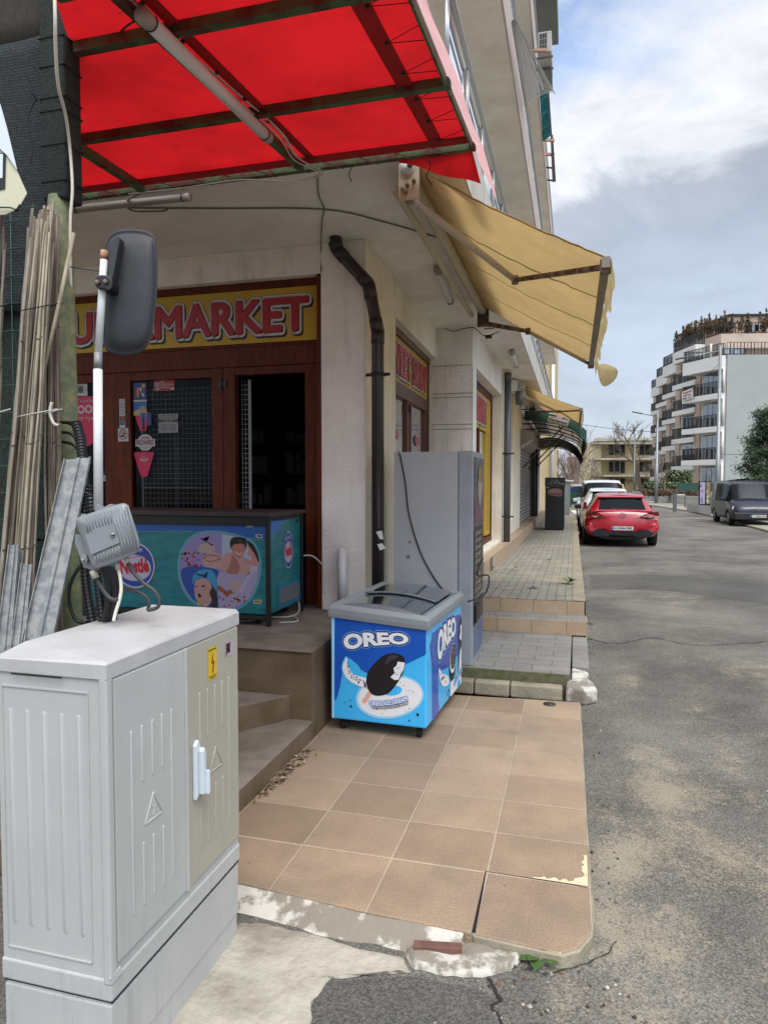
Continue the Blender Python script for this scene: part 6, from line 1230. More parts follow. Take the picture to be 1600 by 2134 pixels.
mb=MB(); mb.grid(lambda u,v: Vector((px_-1.2+1.16*u,py_+.05+.03*math.sin(u*7+v*2),2.30+(3.36+.04*u-2.30)*v)),20,20,netm); mb.build('net_panel',net,solid=.004)
mb=MB(); mb.grid(lambda u,v: Vector((px_-1.2+1.16*u,py_+.09+.03*math.sin(u*9+v*3),.3+(2.35-.3)*v)),20,20,netg); mb.build('mesh_cloth',net,solid=.004)
mb=MB(); mb.grid(lambda u,v: Vector((px_-1.2+1.16*u,py_+.07+.02*math.sin(u*9),3.33+.5*v+.04*u)),16,4,mat('straw_grey','3a352e',.9,0,20,.3,.6,90,stretch=(6,6,1))); mb.build('thatch_strip',net,solid=.01)
mb=MB(); wg=mat('wire_green','1f4a3a',.6)
for k in range(9): x=px_-.05-k*.11; mb.tube([(x,py_+.03,.3),(x+.02,py_+.03,2.72)],.0022,wg,4)
for k in range(16): z=1.0+k*.11; mb.tube([(px_-1.0,py_+.028,z),(px_-.04,py_+.028,z+.01)],.0022,wg,4)
mb.build('wire_fence',net)
# reeds
reedm=[mat('reed_'+c,c,.85,0,30,.35,.4,90,stretch=(1,1,.2)) for c in ('948b7c','7f7567','a09683','675c50')]
def reeds(n,tops,bots,d0,d1,rlo,rhi,label,mid=None):
    t=thing('reed_bundle',label,'reeds',tuple(P(*bots[0],D=d1)),group='bundles of dry reeds tied to the post')
    for k in range(4):
        mb=MB()
        for i in range(n//4):
            u=random.random(); u2=min(1,max(0,u+rnd(-.2,.2))); a=Vector(tops[0]).lerp(Vector(tops[1]),u); b=Vector(bots[0]).lerp(Vector(bots[1]),u2); a.y+=rnd(-35,60); d=rnd(d0,d1)
            A_=P(a.x,a.y,D=d);B_=P(b.x,b.y,D=d+rnd(-.03,.03)); r=rnd(rlo,rhi); q=[A_.lerp(B_,s_/5)+wob(Vector((i*3.1,s_*.7,k)),1,.010) for s_ in range(6)]
            mb.tube(q,[r*.85,r,r*1.03,r*.97,r,r*1.05],reedm[k],6)
            for s_ in (1.3,2.6,3.9): c=A_.lerp(B_,s_/5); dd=(B_-A_).normalized()*.003; mb.tube([c-dd,c+dd],r*1.18,reedm[3],6)
        mb.build('stalk_group',t)
    mb=MB()
    for z_ in (640,860): 
        a=P(tops[0][0]-25,z_+8,D=d0-.01);b=P(tops[1][0]+8,z_-8,D=d0-.01); mb.tube([a,b],.0022,dark if z_==640 else cabw,4)
    mb.build('tie_wire',t); return t
reeds(96,((62,470),(112,452)),((-8,1330),(62,1330)),2.48,2.62,.0028,.0058,'large bundle of dry grey reeds leaning left against the netting')
reeds(40,((92,455),(122,470)),((96,1330),(128,1330)),2.56,2.67,.0028,.005,'narrow bundle of dry reeds tied in front of the green post')
reeds(14,((-10,450),(14,470)),((-30,1000),(-6,1000)),2.45,2.55,.004,.007,'sparse reeds at the far left edge beneath the torn banner')
mb=MB(); a=P(154,485,D=2.5);b=P(85,800,D=2.52); mb.tube([a,a.lerp(b,.5)+Vector((.003,0,0)),b],.007,reedm[2],7); tag(mb.build('reed'),'single pale reed leaning across the top of the green post','reed')
# banner
bn_=thing('torn_banner','torn white vinyl banner with black panel curling over the netting','banner',tuple(P(20,340,D=2.4)))
mb=MB(); vin=mat('banner_cream','c2bfa4',.5,0,5,.08); vin2=mat('banner_white','c9d2dc',.4)
q=[(-60,235),(0,225),(12,262),(33,350),(56,402),(38,433),(12,446),(-60,452)]
mb.slab([P(x,y,D=2.40) for x,y in q],FWV*.003,vin); mb.slab([P(x,y,D=2.392) for x,y in ((-60,200),(0,215),(14,265),(35,352),(14,322),(-10,300),(-60,290))],FWV*.003,vin2); mb.slab([P(x,y,D=2.396) for x,y in ((-60,315),(12,318),(10,392),(-60,408))],FWV*.002,blackp); mb.slab([P(x,y,D=2.394) for x,y in ((-60,318),(6,320),(5,370),(-60,376))],FWV*.0015,vin2); mb.build('vinyl',bn_)
mb=MB(); mb.tube(cr([P(-10,432,D=2.39),P(20,432,D=2.39),P(36,436,D=2.39),P(70,430,D=2.5),P(105,440,D=2.6)]),.003,wg,5); mb.tube([P(33,441,D=2.385),P(42,426,D=2.385)],.004,dark,5); mb.build('tie_wire',bn_)
# white cable down the post
wire('white_cable',[P(112,-60,D=2.2),P(115,30,D=2.2),P(116,100,D=2.25),P(122,180,D=2.35),P(137,240,D=2.5),P(146,310,D=2.6),P(151,390,D=2.6),P(147,450,D=2.6),P(146,530,D=2.62),P(148,600,D=2.66)],.0055,mat('cable_bright','d6d2c2',.5),'long white cable hanging in front of the netted post',n=8)
# mirror
mr=thing('traffic_mirror','dark grey back of a lorry mirror clamped to a thin white pole','mirror',tuple(P(205,1050,D=2.2)))
mb=MB(); D_=2.25; a=P(218,522,D=D_);b=P(205,735,D=D_);c=P(204,770,D=D_);d=P(205,1062,D=D_-.03)
mb.tube([a,b],.0122,mat('pole_white','ced0d0',.35,0,12,.1),12); mb.tube([b,c],.0125,MATS['pole_white'],12); mb.tube([c,d],.0145,MATS['pole_white'],12); mb.tube([a,a-(a-b)*.09],.0124,mat('rusty_tip','b59c86',.6,0,50,.4,col2='8a4a24'),12); mb.build('pole',mr)
mb=MB(); mb.tube([b,c],.0132,galv,12); mb.build('sleeve',mr)
mb=MB(); mc=scr([(222,500),(240,480),(275,476),(312,482),(326,505),(328,600),(318,690),(300,730),(270,740),(235,738),(216,715),(214,620),(216,540)],3)
ctr=Vector((272,608)); ring_=[]
mm1=mat('mirror_shell','2a2c31',.6,0,8,.25,.1,50,streak=.2)
def mring(s,d): return [P(ctr.x+(x-ctr.x)*s,ctr.y+(y-ctr.y)*s,D=d) for x,y in mc]
RR=[mring(.985,2.335),mring(1.0,2.325),mring(1.0,2.305),mring(.965,2.298),mring(.94,2.302),mring(.9,2.292),mring(.75,2.282),mring(.5,2.277),mring(.25,2.275)]
k=len(mc); vs_=[p for r_ in RR for p in r_]+[P(ctr.x,ctr.y,D=2.2745)]
mb.add(vs_,[(r_*k+i,r_*k+(i+1)%k,(r_+1)*k+(i+1)%k,(r_+1)*k+i) for r_ in range(len(RR)-1) for i in range(k)]+[((len(RR)-1)*k+i,(len(RR)-1)*k+(i+1)%k,len(vs_)-1) for i in range(k)],mm1,True); mb.build('mirror_shell',mr)
mb=MB(); rr0=[ (p-RR[0][0])*.97 for p in RR[0]]; cc_=sum(RR[0],Vector())/k; mb.add([cc_+(p-cc_)*.97 for p in RR[0]],[tuple(range(k))],mat('mirror_glass','aab4ba',.02,1)); mb.build('mirror_glass',mr)
mb=MB(); 
def lump(mb,pts,d0,d1,m): mb.slab([P(x,y,D=d0) for x,y in pts],FWV*(d1-d0),m)
lump(mb,scr([(198,580),(212,572),(230,578),(234,592),(228,604),(212,600),(200,598)],3),D_-.03,D_+.03,blk)
for x,y in ((202,587),(219,586)): mb.tube([P(x,y,D=D_-.042),P(x,y,D=D_-.02)],.007,rust,10)
lump(mb,[(228,508),(245,490),(250,495),(238,560),(230,600),(224,600)],2.235,2.275,mm1)
mb.build('clamp',mr,bevel=.003); 
wire('tie_rod',[P(148,556,D=2.6),P(180,560,D=2.45),P(226,567,D=2.26)],.0035,greyp,'thin grey rod bracing the mirror pole to the green post')
# junction box
jb=thing('junction_box','grey ribbed cast junction box hung askew at the foot of the mirror pole','junction box',tuple(P(225,1115,D=2.1)))
jm=mat('cast_grey','7f8488',.42,.15,6,.1,.1,60); D_=2.1
Z5=lambda x,y,d=D_: P(x/5,1020+y/5,D=d)
out_=scr([(800,300),(900,262),(1100,190),(1240,150),(1310,145),(1345,190),(1400,350),(1450,520),(1455,600),(1420,660),(1200,760),(1000,830),(960,800),(900,650),(840,480),(790,350)],2)
c0=Vector((1120,480))
def jr(s,d): return [Z5(c0.x+(x-c0.x)*s,c0.y+(y-c0.y)*s,d) for x,y in out_]
RR=[jr(.99,2.17),jr(1.0,2.12),jr(1.0,2.105),jr(.985,2.097),jr(.95,2.09),jr(.5,2.086)]; k=len(out_)
mb=MB(); vs_=[p for r_ in RR for p in r_]+[Z5(c0.x,c0.y,2.085)]
mb.add(vs_,[(r_*k+i,r_*k+(i+1)%k,(r_+1)*k+(i+1)%k,(r_+1)*k+i) for r_ in range(len(RR)-1) for i in range(k)]+[((len(RR)-1)*k+i,(len(RR)-1)*k+(i+1)%k,len(vs_)-1) for i in range(k)]+[tuple(range(k-1,-1,-1))],jm,True)
mb.build('case',jb)
mb=MB()
for i in range(15):
    s_=i/14; x0_,y0_=870+s_*460,268-s_*112+ (6 if i==0 else 0); x1_,y1_=1015+s_*425,800-s_*165
    lo_=(.0,1.0) if s_>.62 else None
    segs=[(0.02,.98)] if s_>.60 else [(.02,.30),(.74,.97)] if s_>.08 else [(.03,.32),(.76,.95)]
    for u0,u1 in segs: mb.tube([Z5(x0_+(x1_-x0_)*u0,y0_+(y1_-y0_)*u0,2.0865),Z5(x0_+(x1_-x0_)*u1,y0_+(y1_-y0_)*u1,2.0865)],.0021,jm,6)
mb.build('rib',jb)
mb=MB(); mb.slab([Z5(x,y,2.080) for x,y in ((885,480),(1190,365),(1245,555),(950,680))],FWV*.004,jm); mb.tube([Z5(1175,475,2.074),Z5(1175,475,2.082)],.0065,mat('screw_steel','8b8a86',.3,.8),14); mb.tube([Z5(1175,475,2.0735),Z5(1175,475,2.0745)],.003,dark,8); mb.build('label_plate',jb)
mb=MB(); mb.slab([Z5(x,y,2.13) for x,y in ((780,470),(860,470),(960,760),(1000,850),(870,815),(780,560))],FWV*.03,jm); mb.slab([Z5(x,y,2.11) for x,y in scr([(840,700),(890,690),(910,740),(880,780),(845,760)],3)],FWV*.02,jm); mb.tube([Z5(862,740,2.10),Z5(862,740,2.112)],.006,mat('screw_steel','8b8a86'),10)
mb.slab([Z5(x,y,2.12) for x,y in ((985,230),(1010,150),(1040,170),(1060,195),(1150,150),(1170,165),(1060,230),(990,240))],FWV*.03,jm); mb.slab([Z5(x,y,2.12) for x,y in ((820,290),(850,252),(880,268),(860,300))],FWV*.03,jm); mb.build('mounting_lug',jb,bevel=.002)
mb=MB(); gm_=mat('gland_beige','9a9484',.5)
for (x,y),(x2,y2) in (((965,845),(1000,925)),((1215,760),(1232,830)),((1305,700),(1335,765))): mb.tube([Z5(x,y,2.12),Z5(x2,y2,2.12)],.0085 if x>1000 else .011,gm_,10)
mb.build('cable_gland',jb)
# cables from the box
Q=lambda *l,d=2.13: [Z5(x,y,d) for x,y in l]
wire('cable',Q((1232,830),(1255,930),(1262,1050),(1240,1170),(1205,1280),(1185,1370)),.0052,mat('cable_bright','d6d2c2'),'white cable dropping from the middle gland of the junction box',n=8)
wire('cable',Q((1335,765),(1400,880),(1500,980),(1600,1050),(1660,1150),(1640,1230),(1540,1260)),.006,mat('cable_dark_grey','34363a',.5),'dark grey cable looping right from the junction box',n=8)
wire('cable',Q((1000,925),(1060,1030),(1130,1120),(1190,1150),(1240,1140)),.007,MATS['cable_dark_grey'],'thick dark cable bending from the left gland of the junction box',n=8)
wire('cable',Q((1240,1030),(1380,1050),(1500,1100),(1550,1180),(1540,1260),d=2.2),.006,MATS['cable_dark_grey'],'dark cable curving behind the junction box towards the freezer',n=8)
wire('cable',Q((835,800),(770,900),(725,1020),(720,1150),(745,1270),(800,1370),(900,1390),d=2.25),.006,cabb,'black cable loop hanging left of the corrugated conduits',n=8)
for i in range(7):
    x=1060+i*22; wire('cable',Q((x,800),(x+40,950),(x+35+rnd(-20,20),1150),(x+10,1380),d=2.2+.01*i),.0055,cabb,['first','second','third','fourth','fifth','sixth','seventh'][i]+' black cable from the left in the sheaf hanging under the junction box' ,n=6)['group']='sheaf of black cables'
def conduit(pts,r,label):
    q=cr(pts,40); L_=0; mb=MB(); acc=0; rr=[]; 
    for i,p in enumerate(q):
        if i: acc+=(p-q[i-1]).length
        rr.append(r*(1+.14*math.sin(acc*2*math.pi/.0125)))
    mb.tube(q,rr,mat('conduit_black','17181a',.4),10); return tag(mb.build('corrugated_conduit'),label,'conduit',group='corrugated conduits')
conduit([P(158,880,D=2.5),P(168,915,D=2.48),P(172,960,D=2.45),P(175,1010,D=2.42),P(182,1080,D=2.38)],.017,'black corrugated conduit running down behind the green post')
conduit([P(182,1010,D=2.3),P(176,1080,D=2.3),P(178,1200,D=2.28),P(195,1310,D=2.26)],.0165,'left of the two black corrugated conduits under the junction box')
conduit([P(188,1030,D=2.28),P(196,1120,D=2.28),P(203,1200,D=2.26),P(216,1300,D=2.24)],.015,'right of the two black corrugated conduits under the junction box')
wire('cable',[P(52,900,D=2.62),P(100,860,D=2.6),P(108,845,D=2.6),P(112,900,D=2.6),P(110,880,D=2.6),P(160,880,D=2.55)],.004,cabb,'black cable tie line around the reeds and the post')
wire('cable',[P(108,838,D=2.48),P(104,860,D=2.48),P(112,882,D=2.48),P(122,886,D=2.48)],.006,cabw,'short loop of white tube at the reed bundle')
wire('cable',Q((60,1180),(110,900),(110,700),(240,550),(450,520),d=2.6),.006,cabb,'black cable curving behind the reeds',n=6)
mb=MB(); 
for i in range(3): wire('cable',[P(40+10*i,1010-30*i,D=2.68),P(90,930-18*i,D=2.68),P(150,925-20*i,D=2.68),P(170,960,D=2.66)],.006,cabb,['lowest','middle','highest'][i]+' of three black cables behind the reeds')
# steel profiles leaning against the post
def channel(tl,tr_,bl,br,d0,d1,lip,label):
    t_=[P(*tl,D=d0),P(*tr_,D=d0)];b_=[P(*bl,D=d1),P(*br,D=d1)]
    ax=(b_[0]-t_[0]).normalized(); wv_=(t_[1]-t_[0]); n_=wv_.cross(ax).normalized()
    if n_.dot(FWV)>0: n_=-n_
    secs=[]
    for a,b in ((t_[0],t_[1]),(b_[0],b_[1])):
        w_=b-a; secs.append([a+n_*lip,a,a+w_*.42,a+w_*.47+n_*lip*.5,a+w_*.56+n_*lip*.5,a+w_*.6,b,b+n_*lip*.8])
    mb=MB(); k=8; mb.add(secs[0]+secs[1],[(i,i+1,k+i+1,k+i) for i in range(k-1)],galv)
    o=mb.build('steel_channel',solid=.0025); return tag(o,label,'steel profile',group='galvanised steel profiles')
channel((138,958),(190,953),(35,1400),(98,1400),2.30,2.10,.014,'widest galvanised steel channel leaning right, its end cut open at the top')
channel((22,1136),(41,1136),(-8,1380),(22,1380),2.2,2.1,.012,'tallest narrow galvanised profile at the left of the wide channel')
channel((39,1147),(50,1148),(16,1380),(30,1380),2.22,2.12,.010,'thin galvanised profile between the two narrow ones')
channel((48,1175),(68,1177),(22,1380),(50,1380),2.2,2.1,.012,'shortest narrow galvanised profile beside the wide channel')
# ------------------------------------------------------------------ vehicles
def carpaint(n,c,m=.0,ct=.7): return mat(n,c,.3,m,0,0,0,coat=ct)
tyre=mat('tyre','0c0c0d',.85,0,40,.2); rimm=mat('rim','7a7d80',.35,.7); lampg=mat('lamp_glass','b9bec2',.08,.2,coat=1); chrome=mat('chrome','b9bcbf',.12,1); tail=mat('tail_lamp','6f0a12',.15,coat=1); plate_=mat('plate_white','c9c9c6',.4); plb=mat('plate_blue','1b3f8f',.4)
def car(name,label,cat,loc,rz,paint,st,wheels,Wd,group=None,roofm=None):
    """st: stations rear->front (y, zb, wb_low, wb_mid, zmid, wbelt, zbelt, wroof, zroof, kind) kind: b=body panels, g=glazed side, s=screen to the next station"""
    t=thing(name,label,cat,loc,rz,group=group)
    def ringp(s):
        y,zb,wl,wm,zm,wb,zb2,wr,zr,k=s
        h=[(0,zb),(wl*.8,zb),(wl,zb+.06),(wm,(zb+zm)/2+.03),(wm,zm),((wb+wm)/2,(zm+zb2)/2),(wb,zb2),(wr+(wb-wr)*.08,zb2+(zr-zb2)*.90 if zr-zb2>.05 else zr),(wr*.93,zr+ (0 if zr-zb2>.05 else .005)),(wr*.6,zr+.02),(0,zr+.03)]
        return [(x,y,z) for x,z in h]+[(-x,y,z) for x,z in h[-2:0:-1]]
    # densify stations
    S=[]
    for i,s in enumerate(st[:-1]):
        n_=st[i+1]
        for k in (0,.5):
            S.append(tuple(a*(1-k)+b*k for a,b in zip(s[:9],n_[:9]))+(s[9],))
    S.append(st[-1])
    rings=[ringp(s) for s in S]; K=len(rings[0])
    # wheel arches
    for r_,s in zip(rings,S):
        for wy in wheels:
            d=abs(s[0]-wy)
            if d<.40:
                za=.34+math.sqrt(max(0,.40**2-d*d))*.9
                for j in (1,2,K-1,K-2):
                    x,y,z=r_[j]; 
                    if z<za: r_[j]=(x,y,za-.04 if j in(1,K-1) else za)
                for j in (3,K-3):
                    x,y,z=r_[j]
                    if z<za+.02: r_[j]=(x,y,za+.02)
    body=MB(); gl=MB(); V=[p for r_ in rings for p in r_]
    bf=[];gf=[];gk={}
    for i in range(len(rings)-1):
        kind=S[i][9]
        for j in range(K):
            f=(i*K+j,i*K+(j+1)%K,(i+1)*K+(j+1)%K,(i+1)*K+j)
            jj=j if j<K/2 else K-1-j
            if kind=='g' and jj==6: gf.append(f); gk[f[::-1]]='gl' if j<K/2 else 'gr'
            elif kind=='s' and jj in (8,9): gf.append(f); gk[f[::-1]]='s'
            elif kind=='w' and jj in (6,7,8,9): gf.append(f); gk[f[::-1]]='w'
            else: bf.append(f)
    bf=[f[::-1] for f in bf]; gf=[f[::-1] for f in gf]
    bf.append(tuple(range(K))); bf.append(tuple((len(rings)-1)*K+j for j in range(K-1,-1,-1)))
    body.add(V,bf,paint,True); body.build('body',t,local=True)
    for nm,sel in (('windscreen',[f for f in gf if gk[f]=='w']),('rear_window',[f for f in gf if gk[f]=='s']),('side_window',[f for f in gf if gk[f]=='gl']),('side_window',[f for f in gf if gk[f]=='gr'])):
        if not sel: continue
        us=sorted({i for f in sel for i in f}); ix={i:k for k,i in enumerate(us)}; g1=MB(); g1.add([V[i] for i in us],[tuple(ix[i] for i in f) for f in sel],glassC,True); g1.build(nm,t,local=True)
    cab=MB(); wbx=Wd/2-.16; zz_=max(s[8] for s in st)
    cab.box(-wbx,wbx,st[1][0]+.3,st[-2][0]-.9,.35,.72,rub); 
    for sx in (-.36,.36):
        for yy in (st[0][0]+1.1,st[0][0]+2.1): cab.box(sx-.2,sx+.2,yy,yy+.12,.7,1.05,rub); cab.box(sx-.1,sx+.1,yy+.02,yy+.08,1.05,1.18,rub)
    cab.build('seats',t,local=True)
    for wy in wheels:
        for sx in (-1,1):
            w_=thing_part('wheel',t); x=sx*(Wd/2-.11)
            mb=MB(); mb.tube([(x-.10,wy,.32),(x-.085,wy,.32),(x+.085,wy,.32),(x+.10,wy,.32)],[.28,.32,.32,.28],tyre,28); a=mb.build('tyre',w_,local=True)
            mb=MB(); xo=x+sx*.101; mb.tube([(xo-sx*.03,wy,.32),(xo,wy,.32)],.205,rimm,24); mb.tube([(xo,wy,.32),(xo+sx*.012,wy,.32)],.05,rimm,12)
            for q in range(5): c_,s_=math.cos(q*1.257),math.sin(q*1.257); mb.tube([(xo+sx*.004,wy+c_*.05,.32+s_*.05),(xo+sx*.004,wy+c_*.19,.32+s_*.19)],.018,rimm,5)
            mb.build('rim',w_,local=True)
    return t
def thing_part(n,p):
    # empty-free part: a tiny hub mesh that carries tyre and rim
    mb=MB(); return mb_hub(n,p)
def mb_hub(n,p):
    m=MB(); m.tube([(-.3,0,.32),(.3,0,.32)],.03,rub,6); 
    me=bpy.data.meshes.new(n); me.from_pydata([],[],[]); 
    o=m.build(n,p,local=True); return o
def plate(t,name,x,y,z,w_,h,txt,face=-1):
    mb=MB(); f=Frame((x-w_/2 if face<0 else x+w_/2,y,z-h/2),(1,0,0) if face<0 else (-1,0,0),(0,0,1)); mb.slab([f.p(0,0,0),f.p(w_,0,0),f.p(w_,h,0),f.p(0,h,0)],f.n*.012,plate_); mb.fr_(f,.006,.05,.006,h-.006,.014,plb); mb.fe(f,.028,h*.65,.009,.009,.016,plate_,n=10)
    for e_ in ((0,w_,0,.005),(0,w_,h-.005,h)): mb.fr_(f,*e_,.0145,blackp)
    if txt.strip(): mb.text(f,txt,.07,w_-.02,h*.2,h*.8,.0145,blackp,.025)
    return mb.build(name,t,local=True)
def mirrors(t,y,x,z,m):
    for s_ in (-1,1):
        mb=MB(); mb.slab([(s_*x,y,z-.06),(s_*(x+.2),y-.01,z-.05),(s_*(x+.21),y-.01,z+.06),(s_*(x+.03),y,z+.09)],(0,.1,0),m); mb.build('wing_mirror',t,local=True,bevel=.025,bseg=3)
# red hatchback seen from behind
redp=carpaint('paint_red','a30f22'); VS=.93
st=[(.0,.42,.55,.70,.62,.60,.92,.52,.93,'b'),(.06,.30,.70,.84,.66,.72,.95,.60,.96,'b'),(.18,.26,.80,.90,.68,.80,.985,.62,1.0,'s'),(.62,.22,.86,.92,.70,.80,.99,.53,1.37,'b'),(.78,.20,.88,.925,.70,.80,.99,.545,1.40,'b'),(1.15,.18,.88,.92,.70,.80,.97,.56,1.425,'g'),(1.8,.18,.88,.91,.68,.80,.94,.565,1.43,'g'),(2.5,.18,.88,.905,.66,.80,.92,.55,1.40,'g'),(2.75,.18,.88,.905,.66,.79,.92,.53,1.37,'w'),(3.35,.18,.88,.91,.66,.77,.92,.62,.95,'b'),(3.8,.2,.88,.90,.64,.74,.86,.60,.89,'b'),(4.2,.24,.82,.82,.58,.66,.72,.5,.74,'b'),(4.38,.3,.6,.6,.5,.5,.6,.4,.62,'b')]
pc=(P(1217,1133,Z=-.05)+P(1364,1133,Z=-.05))/2
rc=car('hatchback_car','red hatchback parked at the left kerb, seen from behind','car',(1.20,18.4,-.05),R(1.5),redp,st,(.82,3.45),1.84)
rc.scale=(1.0,1,.94)
mb=MB(); yb=-.012
mb.slab([(-.66,.0,.28),(.66,.0,.28),(.74,.0,.40),(.62,.0,.50),(.40,.0,.54),(.30,.0,.45),(-.30,.0,.45),(-.40,.0,.54),(-.62,.0,.50),(-.74,.0,.40)],(0,.10,0),blk); mb.slab([(-.50,.05,.22),(.50,.05,.22),(.6,.05,.30),(-.6,.05,.30)],(0,.25,0),blk); mb.build('rear_diffuser',rc,local=True,bevel=.015)
mb=MB(); mb.slab([(-.80,-.002,.40),(.80,-.002,.40),(.86,.02,.55),(.80,.01,.66),(-.80,.01,.66),(-.86,.02,.55)],(0,.10,0),redp); mb.build('bumper',rc,local=True,bevel=.04,bseg=4)
for s_ in (-1,1):
    mb=MB(); q=[(s_*.86,.10,.97),(s_*.90,.16,.86),(s_*.84,.05,.76),(s_*.62,.01,.76),(s_*.40,.0,.82),(s_*.45,-.005,.86),(s_*.66,.01,.96)]
    mb.slab([(x,y-.03,z) for x,y,z in q],(0,.05,0),tail); mb.slab([(s_*.80,.0,.80),(s_*.55,-.03,.79),(s_*.46,-.035,.825),(s_*.62,-.03,.84)],(0,.03,0),mat('tail_dark','1c0508',.15,coat=1)); mb.slab([(s_*.76,-.02,.82),(s_*.62,-.04,.80),(s_*.6,-.04,.815),(s_*.72,-.03,.85)],(0,.02,0),mat('tail_clear','8a7476',.15,coat=1)); mb.build('tail_lamp',rc,local=True,bevel=.01)
mb=MB(); f=Frame((0,-.02,.87),(1,0,0),(0,0,1)); mb.ring(f,0,0,.075,.075,.016,.004,chrome); mb.fp(f,[(-.085,.006),(.0,-.002),(.03,.012),(.085,.006),(.0,-.014),(-.01,.006)],.005,chrome); mb.build('emblem',rc,local=True)
mb=MB(); mb.slab([(-.72,.02,.985),(.72,.02,.985),(.66,.06,1.0),(-.66,.06,1.0)],(0,.03,-.03),redp); mb.build('tailgate_lip',rc,local=True,bevel=.01)
mb=MB(); mb.slab([(-.58,.50,1.365),(.58,.50,1.365),(.56,.80,1.425),(-.56,.80,1.425)],(0,.0,-.035),redp); mb.slab([(-.54,.52,1.325),(.54,.52,1.325),(.54,.55,1.34),(-.54,.55,1.34)],(0,0,-.02),blk); mb.build('spoiler',rc,local=True,bevel=.012)
mb=MB(); mb.tube([(-.1,.20,1.03),(-.42,.24,1.045)],.016,blk,6); mb.box(-.12,.05,.16,.22,1.005,1.04,blk); mb.build('rear_wiper',rc,local=True)
plate(rc,'number_plate',0,-.015,.52,.52,.115,'A 0344 MK'); mirrors(rc,3.0,.88,.98,blk)
mb=MB(); mb.tube([(0,.95,1.43),(0,.90,1.49)],.006,blk,6); mb.box(-.02,.02,.92,1.0,1.42,1.445,blk); mb.build('antenna',rc,local=True)
mb=MB(); mb.box(.30,.38,-.006,.0,.785,.797,chrome); mb.box(-.40,.40,.10,.2,.2,.24,blk); mb.tube([(.45,.05,.28),(.45,.2,.28)],.03,chrome,10); mb.build('badge',rc,local=True)
# white hatchback ahead
whp=carpaint('paint_white','c6c8ca'); slv=carpaint('paint_silver','8d9296',.3)
wc=car('hatchback_car','white hatchback parked nose to tail ahead of the red car','car',(1.15,24.0,-.05),R(1.5),whp,[s[:1]+s[1:] for s in st],(.82,3.45),1.84); wc.scale=(1,1,1.0)
mb=MB(); mb.slab([(-.58,.50,1.365),(.58,.50,1.365),(.56,.80,1.425),(-.56,.80,1.425)],(0,0,-.035),whp); mb.build('spoiler',wc,local=True,bevel=.012)
for s_ in (-1,1):
    mb=MB(); mb.slab([(s_*.70,-.01,.75),(s_*.84,.02,.75),(s_*.82,.03,1.0),(s_*.72,.03,.98)],(0,.06,0),tail); mb.build('tail_lamp',wc,local=True)
plate(wc,'number_plate',0,-.02,.6,.52,.11,' '); mirrors(wc,3.0,.88,.98,whp)
# vans
sv=[(.0,.35,.75,.80,.7,.80,1.0,.70,1.80,'b'),(.06,.28,.84,.86,.7,.86,1.02,.76,1.84,'b'),(.9,.22,.86,.88,.7,.87,1.0,.78,1.87,'g'),(2.1,.22,.86,.88,.7,.87,.99,.78,1.87,'g'),(2.75,.22,.86,.88,.7,.86,.99,.74,1.82,'g'),(3.0,.22,.86,.88,.7,.86,1.0,.70,1.74,'w'),(3.45,.22,.86,.88,.72,.82,1.02,.70,1.12,'b'),(3.95,.24,.84,.86,.70,.76,.93,.62,.97,'b'),(4.2,.28,.76,.80,.60,.66,.78,.5,.80,'b'),(4.27,.34,.65,.66,.5,.55,.62,.42,.66,'b')]
navy=carpaint('paint_navy','050822',.0,.12)
def vanfront(t,m,txt=None,dark_=blk):
    mb=MB(); mb.slab([(-.80,4.22,.28),(.80,4.22,.28),(.82,4.20,.58),(-.82,4.20,.58)],(0,.09,0),dark_); mb.slab([(-.36,4.16,.66),(.36,4.16,.66),(.40,4.12,.76),(-.40,4.12,.76)],(0,.10,0),dark_); mb.build('front_bumper',t,local=True,bevel=.05,bseg=3)
    for s_ in (-1,1):
        mb=MB(); mb.slab([(s_*.42,4.20,.64),(s_*.72,4.12,.62),(s_*.84,3.96,.70),(s_*.80,3.92,.84),(s_*.60,4.05,.84)],(0,.07,.0),lampg); mb.build('headlight',t,local=True,bevel=.012)
    mb=MB(); f=Frame((0,4.30,.74),(-1,0,0),(0,0,1)); mb.ring(f,0,0,.06,.06,.014,.004,chrome); mb.fp(f,[(-.08,.006),(.0,-.002),(.08,.006),(.0,-.014)],.005,chrome); mb.build('emblem',t,local=True)
    if txt: plate(t,'number_plate',0,4.325,.44,.52,.115,txt,1)
    mb=MB(); mb.tube([(.6,3.47,1.08),(.05,3.46,1.11)],.012,blk,5); mb.tube([(-.05,3.47,1.09),(-.6,3.46,1.12)],.012,blk,5); mb.build('wiper',t,local=True)
    mirrors(t,3.05,.86,1.10,dark_)
fw_=(P(1521,1097,Z=-.05)); 
dv=car('panel_van','dark navy small van parked on the right-hand pavement, facing the camera','van',(fw_.x+.90,fw_.y+4.1,-.045),R(180),navy,sv,(.75,3.45),1.72); dv.scale=(1,1,.9)
vanfront(dv,navy,'Y 3640 AH')
mb=MB(); 
for i in range(7): mb.box(-.62+i*.2,-.59+i*.2,.3,2.8,1.875,1.90,navy)
mb.tube([(0,2.5,1.88),(0,2.45,2.1)],.008,blk,5); mb.build('roof_rib',dv,local=True)
wv_=car('delivery_van','white van facing the camera beyond the white hatchback','van',(1.25,36.5,-.05),R(181),whp,sv,(.75,3.45),1.72); wv_.scale=(1.08,1,.93); vanfront(wv_,whp,None)
s2=car('estate_car','silver car facing the camera half hidden at the kerb behind the white van','car',(.55,41.5,-.05),R(182),slv,sv,(.75,3.45),1.72); s2.scale=(1.0,1,.82); vanfront(s2,slv,None,slv)
